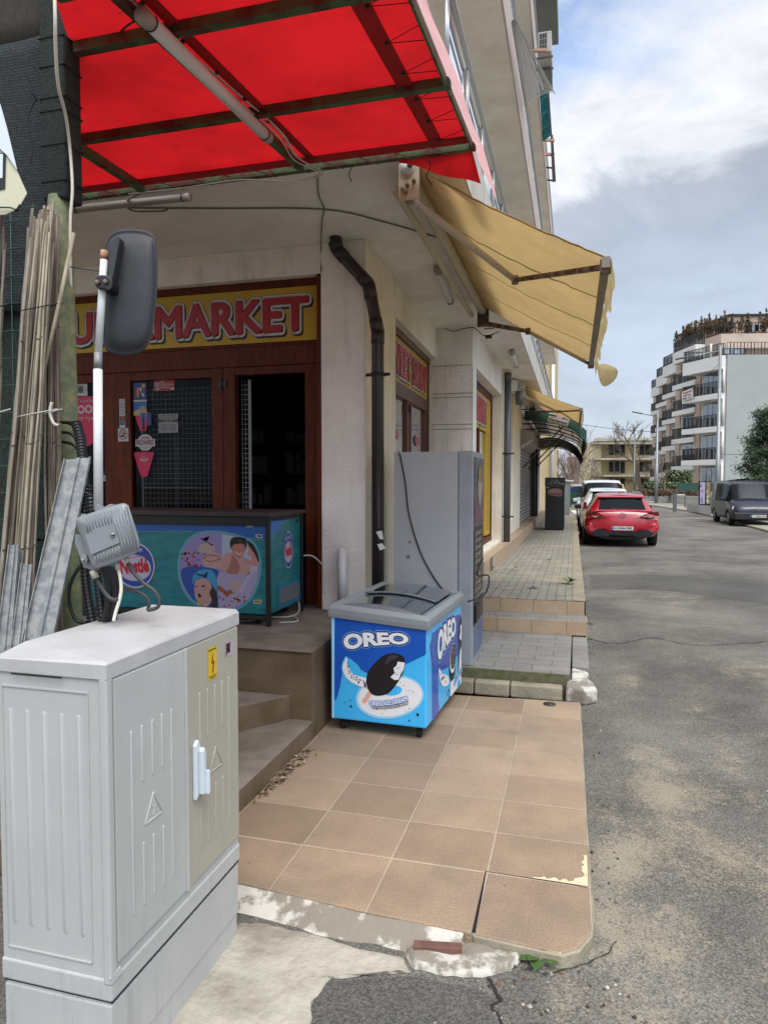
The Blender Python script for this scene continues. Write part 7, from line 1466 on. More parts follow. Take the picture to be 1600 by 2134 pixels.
# yellow lorry cab behind
yl=thing('yellow_truck','yellow truck cab showing above the parked cars','truck',tuple(P(1308,1035,D=50))); ym=carpaint('paint_yellow','c9a712')
mb=MB(); a=P(1284,1030,D=50);b=P(1301,1007,D=50); yq=[P(x,y,D=50) for x,y in ((1284,1042),(1308,1042),(1305,1022),(1301,1018),(1299,1009),(1284,1008))]; mb.slab(yq,FH*3.5,ym); mb.build('cab',yl,bevel=.05)
mb=MB(); mb.slab([P(x,y,D=49.95) for x,y in ((1288,1019),(1297,1019),(1296,1010),(1289,1010))],FH*.03,blk); mb.build('window',yl)
# ------------------------------------------------------------------ further along the walk
bf=thing('display_fridge','tall black fridge with a printed loaf picture standing across the walk','fridge',(-.46,18.2,.32))
p0=P(1135,1105,Z=.32);p1=P(1172,1107,Z=.32); YB=p0.y; xa,xb=p0.x,P(1175,1107,Y=YB).x; zt_=P(1150,995,Y=YB).z
mb=MB(); mb.box(xa,xb,YB,YB+.65,.36,zt_-.02,mat('fridge_black','0c0f12',.4,0,4,.2)); mb.box(xa+.02,xb-.02,YB+.02,YB+.6,.32,.36,blk); mb.build('body',bf,bevel=.01)
fb=Frame((xa,YB-.002,0),(1,0,0),(0,0,1)); mb=MB(); mb.slab([fb.p(-.01,zt_-.24,0),fb.p(xb-xa+.02,zt_-.24,0),fb.p(xb-xa+.02,zt_,0),fb.p(-.01,zt_,0)],-fb.n*.1+Vector((0,.0,0)),mat('fridge_header','2b2e33',.4))
for i in range(10): c=(rnd(.08,.48),zt_-rnd(.06,.2)); mb.fe(fb,c[0],c[1],rnd(.02,.05),rnd(.015,.03),.002+.0004*i,random.choice([mat('hd1','5a5c60',.5),mat('hd2','8a8a8a',.5),blk]),n=9)
mb.build('header',bf); mb=MB(); mb.add([fb.p(x,y,.004) for x,y in scr([(.07,zt_-.42),(.10,zt_-.33),(.25,zt_-.29),(.40,zt_-.32),(.44,zt_-.42),(.40,zt_-.50),(.25,zt_-.49),(.12,zt_-.47)],4)],[tuple(range(32))],mat('loaf_print','8d7468',.5)); mb.add([fb.p(x,y,.005) for x,y in scr([(.09,zt_-.40),(.25,zt_-.42),(.43,zt_-.40),(.40,zt_-.48),(.25,zt_-.475),(.12,zt_-.46)],4)],[tuple(range(24))],mat('ham_print','7a4440',.5)); mb.fr_(fb,.03,.10,zt_-.28,zt_-.26,.004,whitep); mb.build('printed_picture',bf)
gcb=thing('metal_locker','tall grey metal locker behind the black fridge','cabinet',tuple(P(1182,1064,D=27)))
a=P(1171,1065,D=27);b=P(1188,1003,D=27); mb=MB(); mb.box(a.x,b.x,a.y,a.y+.6,.33,b.z,mat('locker_grey','7d8182',.5,.2)); mb.box(a.x-.03,b.x+.14,a.y-.06,a.y+.62,b.z,b.z+.05,white); mb.build('case',gcb)
bn=thing('wheelie_bin','green waste bin with a blue domed lid beyond the locker','bin',tuple(P(1194,1055,D=36)))
a=P(1186,1056,D=36);b=P(1204,1026,D=36); mb=MB(); w0=b.x-a.x; v=[(a.x+.05,a.y,.1),(b.x-.05,a.y,.1),(b.x-.05,a.y+.7,.1),(a.x+.05,a.y+.7,.1),(a.x,a.y-.05,b.z),(b.x,a.y-.05,b.z),(b.x,a.y+.8,b.z),(a.x,a.y+.8,b.z)]
mb.add(v,[(3,2,1,0),(4,5,6,7),(0,1,5,4),(1,2,6,5),(2,3,7,6),(3,0,4,7)],mat('bin_green','1d4a38',.5)); mb.build('tub',bn,bevel=.02); mb=MB(); cxx=(a.x+b.x)/2; q=[(cxx+w0*.55*math.cos(k*math.pi/8),b.z+.01+.28*math.sin(k*math.pi/8)) for k in range(9)]; mb.slab([(x,a.y-.05,z) for x,z in q],(0,.8,0),mat('bin_blue','1a2f55',.5)); mb.build('lid',bn)
mb=MB(); mb.prism([(.0,28.5),(.12,28.5),(.12,30.5),(-.1,30.5)],.3,.40,white); tag(mb.build('kerb_stone',bevel=.02),'white displaced kerb stone on the walk beyond the red car','kerb stone')
# ------------------------------------------------------------------ white apartment block
ap=thing('apartment_block','white stepped apartment block with rows of black railed balconies','building',tuple(AP(31,62,.3)))
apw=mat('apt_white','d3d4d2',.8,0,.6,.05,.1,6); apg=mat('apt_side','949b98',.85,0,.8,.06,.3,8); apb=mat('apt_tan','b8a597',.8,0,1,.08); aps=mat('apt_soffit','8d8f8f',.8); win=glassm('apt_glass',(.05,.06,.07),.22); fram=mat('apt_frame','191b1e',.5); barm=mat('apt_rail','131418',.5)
LW=[29.85,30.4,31.9,34.2,36.2]
bays=[((29.35,61.0),(28.0,65.3),[3.64,6.55,9.45],12.7),((29.55,66.2),(29.4,71.0),[3.2,5.95,8.77,11.4],14.7),((30.6,71.5),(30.8,77.0),[2.7,5.5,8.4,11.2],14.3),((32.6,78),(33.2,85),[2.7,5.4,8.2,11.1],14.3),((34.8,85.5),(35.3,92),[2.3,5.1,8.0,10.9],13.95)]
def ap4(l0,d0,l1,d1,th): # quad in plan between near N and far F, thickened to the right
    return [AP(l0,d0,0),AP(l1,d1,0),AP(l1+th,d1,0),AP(l0+th,d0,0)]
mb=MB()
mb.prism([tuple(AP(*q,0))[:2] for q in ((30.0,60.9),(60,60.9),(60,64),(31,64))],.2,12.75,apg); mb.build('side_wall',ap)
mb=MB()
for lw,(n_,f_,zs_l,zt_) in zip(LW,bays):
    mb.prism([tuple(AP(*q,0))[:2] for q in ((lw,n_[1]+.1),(lw,f_[1]+1.2),(lw+14,f_[1]+1.2),(lw+14,n_[1]+.1))],.2,zt_-.3,apw); mb.build('wall',ap); mb=MB()
for lw,(n_,f_,zs_l,zt_) in zip(LW,bays):
    mb.prism([tuple(AP(*q,0))[:2] for q in ((lw-.12,f_[1]+.1),(lw-.12,f_[1]+1.25),(lw+.3,f_[1]+1.25),(lw+.3,f_[1]+.1))],.2,zt_-.35,apb); mb.build('pillar',ap); mb=MB()
mb=MB(); mb.prism([tuple(AP(*q,0))[:2] for q in ((31.6,64.5),(60,63.5),(60,71),(31.2,71))],12.5,13.9,apb); mb.prism([tuple(AP(*q,0))[:2] for q in ((30.85,63.9),(60,62.7),(60,72),(29.6,71.2))],13.9,15.2,apb); mb.build('penthouse_wall',ap)
mb=MB(); mb.prism([tuple(AP(*q,0))[:2] for q in ((32.6,66),(60,65),(60,76),(31.6,75))],15.2,17.3,apb); mb.prism([tuple(AP(*q,0))[:2] for q in ((32.5,65.8),(60,64.8),(60,77),(31.4,75.5))],17.3,17.45,fram); mb.build('roof',ap)
def railing(parent,pts,z,h=1.05,step=.14,m=barm,name='railing'):
    mb=MB()
    for a,b in zip(pts,pts[1:]):
        A_=AP(*a,z);B_=AP(*b,z); Lg=(B_-A_).length; n=max(2,int(Lg/step)); u=(B_-A_)/Lg
        mb.bar(A_+Vector((0,0,h)),B_+Vector((0,0,h)),.05,.04,m); mb.bar(A_+Vector((0,0,.08)),B_+Vector((0,0,.08)),.04,.04,m)
        for k in range(n+1):
            c=A_+u*(Lg*k/n); wd=.075 if k%3 else .04; mb.bar(c+Vector((0,0,.05)),c+Vector((0,0,h)),.02,wd,m,tuple(u))
    return mb.build(name,parent)
for bi,(n_,f_,zs_l,zt_) in enumerate(bays):
    lw=LW[bi]+.05
    for z in zs_l+[zt_]:
        th=.48 if z!=zt_ else 1.15
        mb=MB(); P4=[(n_[0],n_[1]),(f_[0],f_[1]),(lw,f_[1]),(lw,n_[1])]
        
        mb.prism([tuple(AP(*q,0))[:2] for q in P4],z-th,z,apw); bal=mb.build('balcony',ap)
        if not (bi==0 and False): railing(bal,[(P4[2][0]-.1,P4[2][1]-.05),(f_[0]+.06,f_[1]-.05),(n_[0]+.06,n_[1]+.05),(P4[3][0]-.05,n_[1]+.05)],z)
    for z in [.75]+zs_l:
        mb=MB(); d0_,d1_=n_[1]+1.0,f_[1]-.4; l_=lw-.06
        fr1=Frame(AP(l_,d1_,z+.02),-FH,(0,0,1)); W_=d1_-d0_; mb.slab([fr1.p(0,0,0),fr1.p(W_,0,0),fr1.p(W_,2.25,0),fr1.p(0,2.25,0)],fr1.n*.05,fram); wf=mb.build('window',ap)
        mb=MB(); k=3
        for i in range(k): mb.fr_(fr1,W_*i/k+.05,W_*(i+1)/k-.05,.06,2.18,.056,win)
        mb.build('pane',wf)
railing(ap,[(30.0,61.0),(60,61.0)],12.75,1.1,.3)
railing(ap,[(29.5,71.0),(30.9,63.9),(60,62.65)],15.2,1.0,.30)
mb=MB()
for x0_,x1_,y0_,y1_,d_ in ((1507,1554,722,738,63.4),(1553,1580,676,690,64.9)): mb.slab([P(x0_,y1_,D=d_),P(x1_,y1_,D=d_),P(x1_,y0_,D=d_),P(x0_,y0_,D=d_)],FH*.1,fram); 
wf=mb.build('window',ap)
for x0_,x1_,y0_,y1_,d_ in ((1509,1552,723,737,63.38),(1554,1579,677,690,64.88)): 
    mb=MB()
    for k in range(4): a_=x0_+(x1_-x0_)*k/4; b_=x0_+(x1_-x0_)*(k+1)/4-1; mb.slab([P(a_,y1_,D=d_),P(b_,y1_,D=d_),P(b_,y0_,D=d_),P(a_,y0_,D=d_)],-FH*.02,win if k%2 else mat('curtain','8b98a5',.6))
    mb.build('pane',wf)
mb=MB(); 
for z0_,z1_ in ((.3,3.2),(3.7,6.1),(6.6,9.0),(9.5,11.6)): c=AP(29.75,60.95,0); mb.tube([(c.x,c.y,z0_),(c.x,c.y,z1_)],.09,white,8)
c=P(1481,745,D=61.5); mb.tube([c,c+Vector((0,0,1.2))],.1,white,8)
mb.build('rainwater_pipe',ap)
bnr=thing('sale_banner','small white FOR SALE banner tied to the black balcony railing','banner',tuple(P(1438,825,D=64))); fbn=Frame(P(1427,836,D=64.7),P(1450,829,D=63.3)-P(1427,836,D=64.7),(0,0,1)); mb=MB(); bw_=(P(1450,829,D=63.3)-P(1427,836,D=64.7)).length
fbn.o=fbn.o-RV*.25; mb.slab([fbn.p(0,0),fbn.p(bw_,0),fbn.p(bw_,.95),fbn.p(0,.85)],fbn.n*.02,plate_); mb.text(fbn,'ПРОДАЖБА',.08,bw_-.08,.58,.78,.03,redm,.04); mb.text(fbn,'FOR SALE',.2,bw_-.2,.33,.5,.03,redm,.04); mb.text(fbn,'0888 44 67',.08,bw_-.08,.07,.24,.03,blackp,.02); mb.build('sheet',bnr)
# conifers in tubs on the roof terrace
con=[mat('conifer_rust','6b4a2e',.9,0,12,.4),mat('conifer_green','39412a',.9,0,12,.4),mat('conifer_mid','54432c',.9)]
def leafcrown(mb,c,rx,rz,n,s,mats,shape='cone',core=.35):
    for i in range(n):
        v=random.random()**.8; q=rnd(0,6.28)
        rr=(1-v)**.8 if shape=='cone' else math.sqrt(max(0,1-(2*v-1)**2))
        d=rx*rr*random.random()**.4; ed=.72+.5*noise.noise(Vector((c[0]+math.cos(q)*1.7,c[1]+math.sin(q)*1.7,v*5)))
        p=Vector((c[0]+d*ed*math.cos(q),c[1]+d*ed*math.sin(q),c[2]+v*rz)); a=Vector((rnd(-1,1),rnd(-1,1),rnd(-.6,1))).normalized()*s*rnd(.5,1.3); b=a.orthogonal().normalized()*s*rnd(.2,.5)
        mb.add([p-a,p+b,p+a,p-b],[(0,1,2,3)],random.choice(mats))
wheres=[(1413,690,66),(1426,686,.9),(1437,680,1),(1450,672,1.2),(1466,666,1.2),(1480,668,1.3),(1497,660,1.3),(1513,665,1.2),(1545,664,1.3),(1583,655,1.4),(1600,660,1.1)]
lb=['leftmost, thin sprawling','second from the left, dark','third from the left, rusty','fourth from the left, bushy','fifth from the left, tall pale','sixth from the left, low','seventh from the left, dark tall','eighth from the left, low','ninth from the left, wide rusty','tenth from the left, tallest dark','rightmost, cut by the frame']
for i,(x,y,_) in enumerate(wheres):
    f_=min(1,max(0,(1500-x)/90)); D_=64.6+f_*6.5; lat=(x-800)/F*D_+.2
    base=AP(lat,D_,15.35); hgt=max(1.5,(1005-y)/F*D_+1.6-15.35+ .1)
    t=thing('potted_conifer',lb[i]+' conifer behind the roof terrace railing','conifer',tuple(base),group='conifers on the roof terrace')
    mb=MB(); mb.tube([base,base+Vector((0,0,hgt*.9))],[.05,.015],bark,5); mb.build('trunk',t)
    mb=MB(); 
    for q_ in range(7):
        o_=Vector((rnd(-.8,.8),rnd(-.8,.8),rnd(0,.45)*hgt)); leafcrown(mb,base+o_,rnd(.3,.55),hgt*rnd(.45,.75) if q_<6 else hgt*.55,75,.16,con,'round' if q_%2 else 'cone')
    leafcrown(mb,base+Vector((0,0,hgt*.3)),.3,hgt*.85,90,.16,con); mb.build('crown',t)
# ------------------------------------------------------------------ far yellow building
yb=thing('derelict_building','empty yellow three-storey building with dark window openings at the end of the street','building',tuple(P(1290,1035,D=112)))
ypl=mat('yellow_plaster','ead9a6',.9,0,.35,.25,.2,3,col2='c4bda2',lo=.35,hi=.6,detail=9); slabm=mat('grey_slab','aba596',.9,0,.6,.25); wfr=mat('old_window_frame','b2ab98',.7); wdk=mat('dark_opening','15191b',.5)
D0=112
def YB_(x,y,d=D0): return P(x,y,D=d)
mb=MB(); mb.slab([YB_(1252,1040),YB_(1372,1040),YB_(1372,918),YB_(1252,918)],FH*14,ypl); a=[YB_(1252,1040),YB_(1252,920),P(1222,935,D=135),P(1222,1038,D=135)]; mb.slab(a,RV*3,ypl); mb.build('wall',yb)
mb=MB()
for y,yl_ in ((918,938),(955,966),(990,998)):
    h=7 if y==918 else 3
    mb.slab([YB_(1238,y+h,109),YB_(1376,y+h,109),YB_(1376,y+h-1,118),P(1215,yl_,D=138)],Vector((0,0,h*.078)),slabm)
mb.build('floor_slab',yb)
mb=MB(); mb.slab([YB_(1236,919,108.8),YB_(1374,917,108.8),YB_(1374,912,108.8),YB_(1240,912,108.8)],FH*.3,mat('roof_edge_pale','a9a595',.9)); mb.build('parapet',yb)
Z57=lambda x,y: (1140+x/5.714,860+y/5.714)
rows=[(385,500),(585,700),(785,870)]; cols=[(738,790),(805,857),(872,922),(1102,1155),(1168,1222),(1235,1285)]
for r_,(ya,yb_) in enumerate(rows):
    for g_ in (0,3):
        mb=MB(); x0_,_=Z57(cols[g_][0]-5,0); x1_,_=Z57(cols[g_+2][1]+5,0); y0_=Z57(0,ya-4)[1]; y1_=Z57(0,yb_+4)[1]; mb.slab([YB_(x0_,y1_,D0-.12),YB_(x1_,y1_,D0-.12),YB_(x1_,y0_,D0-.12),YB_(x0_,y0_,D0-.12)],FH*.2,wfr); w_=mb.build('window',yb); mb=MB()
        for c in cols[g_:g_+3]:
            xa_,_=Z57(c[0],0);xb_,_=Z57(c[1],0); yy1=y1_+(3 if c is cols[g_+2] and r_<2 else 0)-.6; mb.slab([YB_(xa_,yy1,D0-.2),YB_(xb_,yy1,D0-.2),YB_(xb_,y0_+.6,D0-.2),YB_(xa_,y0_+.6,D0-.2)],FH*.04,wdk)
        mb.build('pane',w_)
mb=MB()
for k in range(5):
    for ya,yb_ in ((945,958),(972,990)):
        d_=116+k*4.2; x=1250-k*6; mb.slab([P(x,yb_,D=d_),P(x-3,yb_+.3,D=d_+2),P(x-3,ya+.3,D=d_+2),P(x,ya,D=d_)],-RV*.15,wfr)
mb.build('window',yb)
mb=MB(); c=YB_(1315,928,D0-.2); f=Frame(c,RV,(0,0,1)); mb.fe(f,0,0,.28,.28,.02,wdk); f=Frame(YB_(1308,1010,D0-.2),RV,(0,0,1)); mb.line(f,[(-.8,.3),(-.3,.9),(.1,.2),(.5,.8),(.9,.3)],.12,.02,mat('graffiti','8a5a5e',.7)); f=Frame(YB_(1310,966,D0-.2),RV,(0,0,1)); mb.line(f,[(-1,-.4),(-1,.4),(-.9,.4),(.6,.3),(1.4,.5)],.06,.02,greyp); mb.build('graffiti_mark',yb)
# pale buildings far left
fb1=thing('distant_house','cream house with white balcony under the green canopy edge','building',tuple(P(1150,1040,D=70)))
mb=MB(); mb.slab([P(1095,1045,D=70),P(1156,1045,D=70),P(1156,905,D=70),P(1095,905,D=70)],FH*10,mat('far_cream','c0ab7c',.9,0,.5,.15)); mb.build('wall',fb1); mb=MB(); mb.slab([P(1100,965,D=68),P(1150,965,D=68),P(1150,955,D=68),P(1100,955,D=68)],FH*2,apw); mb.slab([P(1128,1000,D=68),P(1150,1000,D=68),P(1150,994,D=68),P(1128,994,D=68)],FH*2,apw); mb.build('balcony',fb1)
mb=MB()
for x,y in ((1120,925),(1140,925),(1125,975)): mb.slab([P(x,y+16,D=69.9),P(x+8,y+16,D=69.9),P(x+8,y,D=69.9),P(x,y,D=69.9)],FH*.08,wdk)
mb.build('window',fb1)
fb2=thing('distant_house','narrow white tower block with small windows behind the bare shrubs','building',tuple(P(1165,1040,D=95)))
mb=MB(); mb.slab([P(1154,1045,D=95),P(1168,1045,D=95),P(1168,905,D=95),P(1154,905,D=95)],FH*8,apw); mb.build('wall',fb2); mb=MB()
for y in (938,960,982): mb.slab([P(1157,y+10,D=94.9),P(1163,y+10,D=94.9),P(1163,y,D=94.9),P(1157,y,D=94.9)],FH*.08,wdk)
mb.build('window',fb2)
fb3=thing('distant_house','pinkish block glimpsed between the canopy and the yellow building','building',tuple(P(1218,1000,D=170)))
mb=MB(); mb.slab([P(1204,1040,D=170),P(1232,1040,D=170),P(1232,950,D=170),P(1204,950,D=170)],FH*10,mat('far_pink','a8857a',.9)); mb.build('wall',fb3); mb=MB()
for y in (952,968,984): mb.slab([P(1206,y+8,D=169.8),P(1212,y+8,D=169.8),P(1212,y,D=169.8),P(1206,y,D=169.8)],FH*.1,apw); mb.slab([P(1218,y+8,D=169.8),P(1226,y+8,D=169.8),P(1226,y,D=169.8),P(1218,y,D=169.8)],FH*.1,wdk)
mb.build('window',fb3)
far_=thing('distant_house','cream end of the terrace with drainpipe past the second awning','building',(-1.2,34,0)); mb=MB(); a=P(1137,700,D=33);b=P(1155,700,D=33); mb.box(-8,P(1155,740,D=36).x,34,46,0,P(1145,735,D=36).z+1.4,mat('far_cream2','bfae86',.85,0,.7,.1)); mb.build('wall',far_); mb=MB(); x=P(1152,800,Y=33.9).x; mb.tube([(x,33.9,0.3),(x,33.9,8.3)],.08,apw,8); mb.build('rainwater_pipe',far_)
# ------------------------------------------------------------------ walls, fences, hedges on the right
wl=mat('retaining_white','a8aaa8',.85,0,1,.12,.2,10)
mb=MB()
prev=[(1318,1032,1022,78),(1343,1037,1024,66),(1368,1043,1026,58),(1400,1050,1031,52),(1440,1058,1034,47),(1475,1066,1036,43)]
for (x0_,yb0,yt0,d0_),(x1_,yb1,yt1,d1_) in zip(prev,prev[1:]):
    A_=P(x0_,yb0,D=d0_);B_=P(x1_,yb1,D=d1_); zt_=max(P(x0_,yt0,D=d0_).z,.6); mb.slab([Vector((A_.x,A_.y,-.2)),Vector((B_.x,B_.y,-.2)),Vector((B_.x,B_.y,zt_)),Vector((A_.x,A_.y,zt_))],FH*.3,wl)
tag(mb.build('retaining_wall'),'low white stepped retaining wall below the hedge','wall')
def hedge(x0_,x1_,y0_,y1_,d_,m,label,n=1500,s=.12):
    mb=MB(); 
    for i in range(n):
        p=P(rnd(x0_,x1_),rnd(y0_,y1_),D=d_)+FH*rnd(0,1.2)+Vector((0,0,.12*noise.noise(Vector((i*.37,0,0))))); a=Vector((rnd(-1,1),rnd(-1,1),rnd(-1,1))).normalized()*s*rnd(.5,1.2); b=a.orthogonal().normalized()*s*rnd(.3,.6); mb.add([p-a,p+b,p+a,p-b],[(0,1,2,3)],random.choice(m))
    mb.slab([P(x0_+2,y1_,D=d_+.7),P(x1_-2,y1_,D=d_+.7),P(x1_-2,y0_+3,D=d_+.7),P(x0_+2,y0_+3,D=d_+.7)],FH*.5,m[0]); return tag(mb.build('hedge'),label,'hedge')
hb=[mat('hedge_brown','4a3a2a',.9,0,9,.4),mat('hedge_brown2','5c4a38',.9)]; hg=[mat('hedge_green','2c3a22',.9),mat('hedge_green2','3d4a2c',.9),mat('hedge_pale','6c7455',.9)]
hedge(1345,1456,1021,1033,52,hb,'brown clipped hedge on top of the white retaining wall'); hedge(1350,1415,1006,1024,58,hg,'dark green bushes behind the brown hedge',1500,.16); hedge(1395,1444,980,1008,60,hg[::-1]+hg,'pale green shrub in front of the lowest balcony',1300,.16); hedge(1322,1347,1022,1036,80,hb+hg[:1],'low dark shrubs at the far end of the wall',500,.15)
gf=thing('green_fence','dark green corrugated fence beside the poster boards','fence',tuple(P(1440,1022,D=49))); mb=MB(); gfm=mat('fence_green','123a30',.6)
for k in range(21): x=1414+k*2.1; mb.slab([P(x,1023,D=49),P(x+2.1,1023,D=49),P(x+2.1,1006,D=49),P(x,1006,D=49)],FH*(.04+.04*(k%2)),gfm)
mb.build('panel',gf)
pb=thing('poster_board','pair of advertising posters in a black frame beside the van','sign',tuple(P(1470,1054,D=34)))
for x0_,x1_,cl in ((1457,1469,['a7a0bc','2f6fb0','b04a5a','8f80a8']),(1470,1480,['8a7a58','5c6a4a','a09272','b8b8b0'])):
    mb=MB(); mb.slab([P(x0_,1054,D=34),P(x1_,1054,D=34),P(x1_,1003,D=34),P(x0_,1003,D=34)],FH*.06,blk); mb.build('frame',pb); mb=MB(); fq=Frame(P(x0_+.8,1050,D=33.97),RV,(0,0,1)); w_=(x1_-x0_-1.6)/F*34; h_=(1050-1005)/F*34; mb.fr_(fq,0,w_,0,h_,.005,mat('post_'+cl[0],cl[0],.5))
    for k in range(12): x=rnd(0,w_*.6);y=rnd(0,h_*.85); mb.fr_(fq,x,x+rnd(.05,w_*.4),y,y+rnd(.04,.14),.006+.0005*k,random.choice([mat('post_'+c,c,.5) for c in cl[1:]]))
    mb.build('poster',pb)
mb=MB()
for x in (1457,1469.5,1480): mb.slab([P(x-.5,1058,D=33.95),P(x+.7,1058,D=33.95),P(x+.7,1002,D=33.95),P(x-.5,1002,D=33.95)],FH*.08,blk)
mb.build('post',pb)
gp=thing('gate_post','grey stone post with a low rail before the white wall','post',tuple(P(1406,1056,D=38))); mb=MB(); a=P(1403,1056,D=38); b=P(1410,1027,D=38); mb.box(a.x,b.x,a.y,a.y+.25,-.02,b.z,mat('post_stone','5d5f60',.8)); mb.build('post',gp); mb=MB(); mb.bar(P(1410,1031,D=38),P(1427,1031,D=38),.06,.06,white); mb.bar(P(1427,1058,D=38),P(1427,1030,D=38),.05,.05,greyp,(1,0,0)); mb.bar(P(1410,1038,D=38),P(1457,1039,D=38),.02,.02,greyp); mb.bar(P(1410,1053,D=38),P(1457,1054,D=38),.02,.02,greyp); mb.build('rail',gp)
mb=MB(); mb.slab([P(1453,1068,D=33),P(1482,1074,D=32),P(1482,1054,D=32),P(1453,1052,D=33)],FH*1.2,wl); tag(mb.build('planter_wall'),'low white block wall at the left of the navy van','wall')
mb=MB(); mb.slab([P(1548,1045,D=36),P(1640,1050,D=36),P(1640,1000,D=36),P(1548,1000,D=36)],FH*.2,wl); tag(mb.build('garden_wall'),'pale wall behind the navy van under the evergreen','wall')
fe=thing('mesh_fence','black fence posts with mesh rising behind the navy van','fence',tuple(P(1560,1040,D=35))); mb=MB()
for x,yt in ((1536,998),(1560,996),(1584,1004),(1598,1008)): mb.tube([P(x,1045,D=35),P(x,yt,D=35)],.04,fram,6)
mb.build('post',fe); mb=MB(); mb.bar(P(1515,1003,D=35),P(1560,998,D=35),.06,.10,fram); mb.bar(P(1560,1001,D=35),P(1640,1002,D=35),.06,.06,fram); 
for k in range(12): mb.tube([P(1562+k*4,1040,D=35),P(1562+k*4,1003,D=35)],.008,fram,4)
mb.build('rail',fe)
# ------------------------------------------------------------------ street lamps and wires
def lamp(xb,yb_,yt,xa,ya,D_,r,label,arm=True,zb=None):
    b=P(xb,yb_,D=D_); t_=P(xb+3*(yb_-yt)/300.,yt,D=D_); t_=Vector((b.x,b.y,t_.z)); b.z=-.05 if zb is None else zb
    t=thing('street_lamp',label,'street lamp',tuple(b)); mb=MB(); mb.tube([b,b+Vector((0,0,3)),b+Vector((0,0,3.02)),t_],[r*1.35,r*1.3,r,r*.8],galv2,12); mb.build('pole',t)
    if arm:
        e_=P(xa,ya,D=D_); s_=t_-Vector((0,0,.25)); mb=MB(); mb.tube([s_,s_.lerp(e_,.96)],r*.42,galv2,8); mb.build('arm',t); mb=MB(); d=(e_-s_).normalized(); mb.bar(e_-d*.75,e_+d*.05,.22,.07,mat('lamp_head','3f4448',.5)); mb.build('lamp_head',t,bevel=.02)
    return t
lamp(1495,1003,722,1410,748,33,.085,'nearest tall grey street lamp, rising behind the navy van')
lamp(1367,1048,862,1318,858,52,.09,'middle street lamp standing on the pavement by the retaining wall')
lamp(1321,1034,912,0,0,78,.09,'thin distant pole in front of the yellow building',False)
def cat(a,b,s,r,label): A_=a;B_=b; wire('overhead_wire',[A_.lerp(B_,k/10)-Vector((0,0,s*4*(k/10)*(1-k/10))) for k in range(11)],r,fram,label,'wire',4,1)
cat(P(1215,975,D=60),P(1500,757,D=33),.5,.014,'overhead wire rising from the far street to the nearest lamp head'); cat(P(1100,860,D=60),P(1367,900,D=52),.3,.018,'overhead wire crossing in front of the bare tree'); cat(P(1367,905,D=52),P(1620,935,D=52),.9,.016,'overhead wire sagging across the apartment block')
cat(P(1240,915,D=70),P(1250,912,D=70),.1,.01,'short wire above the yellow building parapet')
# ------------------------------------------------------------------ trees
def branch(mb,p,d,l,r,dep,m,sp=.5,out_=None):
    q=[p]; n=4; dd=d.copy()
    for i in range(n):
        dd=(dd+Vector((rnd(-1,1),rnd(-1,1),rnd(-.5,.8)))*.16).normalized(); q.append(q[-1]+dd*l/n)
    mb.tube(q,[r*(1-.12*i) for i in range(n+1)],m,5 if dep<3 else 3,False)
    if dep<=0: return
    for i in range(3 if dep>1 else 3):
        k=random.choice([2,3,4]); nd=(dd+Vector((rnd(-1,1),rnd(-1,1),rnd(-.35,.7)))*sp*1.3).normalized(); branch(mb,q[k],nd,l*rnd(.55,.8),r*.55,dep-1,m,sp)
def bare(base,pts,label,r=.3,tw=bark,dep=4,lat=None,group=None):
    t=thing('bare_tree',label,'tree',tuple(base),group=group); mb=MB(); mb.tube(cr(pts,4),[r*(1-.5*i/(len(pts)*4-3)) for i in range((len(pts)-1)*4+1)],tw,8); mb.build('trunk',t)
    mb=MB()
    for (s_,d,l,rr,dp) in lat: branch(mb,s_,d.normalized(),l,rr,dp,twig if dp<3 else tw,.6)
    mb.build('crown',t); return t
random.seed(21)
T=lambda x,y,d=88: P(x,y,D=d)
bare(T(1341,1035),[T(1341,1035),T(1332,1005),T(1325,975),T(1318,945),T(1308,920)],'large bare tree leaning left in front of the yellow building',.32,bark,4,[(T(1322,965),T(1285,940)-T(1322,965),2.6,.14,4),(T(1316,940),T(1322,905)-T(1316,940),1.4,.12,4),(T(1308,920),T(1292,905)-T(1308,920),1.3,.12,4),(T(1308,920),T(1330,895)-T(1308,920),1.3,.11,4),(T(1325,975),T(1345,955)-T(1325,975),1.4,.09,4),(T(1312,930),T(1285,915)-T(1312,930),1.4,.10,4),(T(1316,940),T(1345,925)-T(1316,940),1.3,.09,4)])
T2=lambda x,y: P(x,y,D=62)
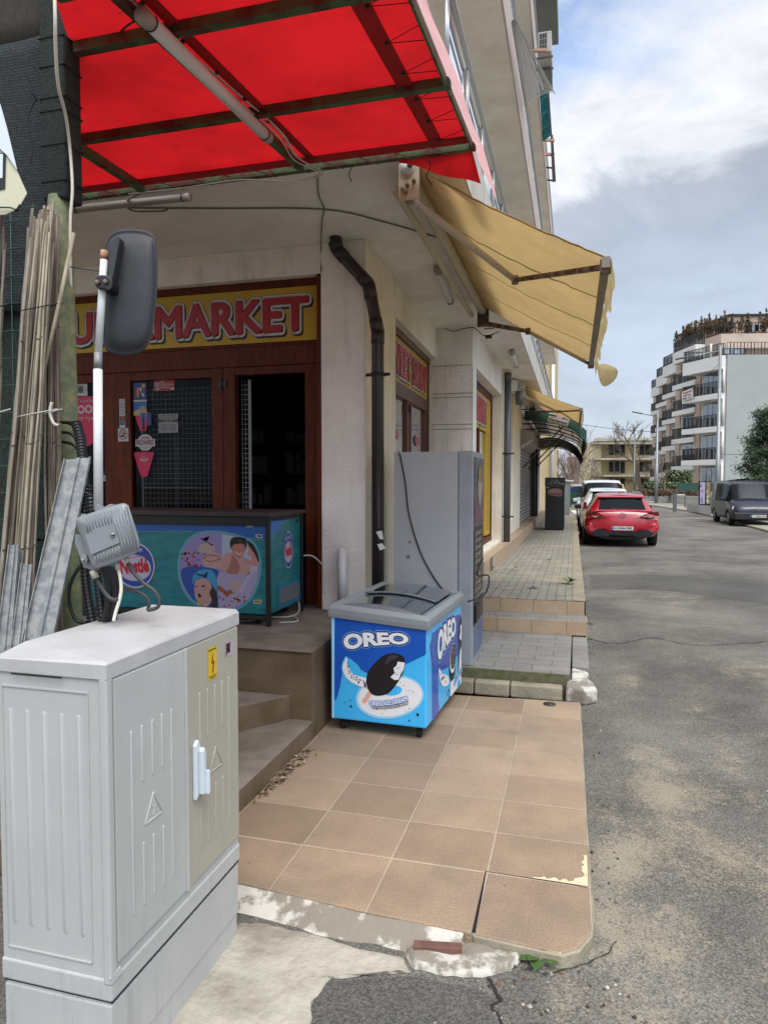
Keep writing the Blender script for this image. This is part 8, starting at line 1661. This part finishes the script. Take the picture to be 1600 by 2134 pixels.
for i,(x,yt,dx) in enumerate(((1200,905,4),(1185,930,-2),(1222,955,6),(1172,955,-3),(1238,985,3))):
    b=T2(x,1040); b.z=0; top=T2(x+dx,(1040+yt)/2)
    bare(b,[b,b.lerp(top,.5)+Vector((.1,0,0)),top],['tallest bare thicket tree above the green canopy edge','second bare tree of the thicket under the canopy','bare tree of the thicket beside the yellow building','leftmost bare tree of the thicket','lowest bare shrub of the thicket above the vans'][i],.12,bark,4,[(b.lerp(top,.4+.2*k),Vector((rnd(-.6,.6),rnd(-.3,.3),1)),(T2(x,yt)-top).length*rnd(.5,.75),.06,4) for k in range(3)],group='bare trees of the far thicket')
random.seed(5)
mb=MB()
for i in range(520):
    p=P(rnd(1150,1240),1045-random.random()**.8*85,D=rnd(64,90)); d=Vector((rnd(-1,1),rnd(-1,1),rnd(0,1.4))).normalized()*rnd(.6,2.2); mb.tube([p,p+d*.5+Vector((rnd(-.1,.1),0,0)),p+d],rnd(.008,.02),random.choice([twig,bark,mat('twig_grey','7a6f68',.9)]),3,False)
tag(mb.build('brushwood'),'tangle of bare grey-brown twigs filling the gap beyond the vans','brushwood',kind='stuff')
for i,(x,y,d,s_) in enumerate(((1385,985,57,1),(1354,1000,60,.8))):
    b=P(x,1025,D=d); tp=P(x,y+15,D=d); bare(b,[b,b.lerp(tp,.5),tp],['young bare tree in front of the lower balconies','smaller bare sapling left of the young tree'][i],.06,bark,3,[(tp,Vector((rnd(-.8,.8),rnd(-.3,.3),1)),1.3*s_,.03,3) for k in range(5)])
ev=thing('evergreen_tree','dense dark evergreen cut by the right edge above the navy van','tree',tuple(P(1600,1040,D=34))); b=P(1600,1040,D=34); mb=MB(); mb.tube([b,P(1602,940,D=34),P(1604,870,D=34)],[.18,.1,.04],bark,8); mb.build('trunk',ev)
mb=MB(); evm=[mat('evergreen_dark','17261a',.8),mat('evergreen_mid','24391f',.8),mat('evergreen_light','3f5a2a',.8)]
for k in range(60):
    v=k/60; y=1012-v*155; hw=62*(1-v)**.5*(.85+.25*math.sin(k*2.1)); 
    for j in range(3):
        x=1603+rnd(-1,1)*hw; c=P(x,y+rnd(-6,6),D=34)+FH*rnd(-.9,.9)
        for i in range(80):
            o_=Vector((random.gauss(0,.16),random.gauss(0,.16),random.gauss(0,.13))); a=Vector((rnd(-1,1),rnd(-1,1),rnd(-.2,1))).normalized()*rnd(.05,.13); b_=a.orthogonal().normalized()*rnd(.015,.035); p=c+o_; mb.add([p-a,p+b_,p+a,p-b_],[(0,1,2,3)],evm[0] if o_.z<-.05 and i%3 else evm[i%3])
mb.build('crown',ev)
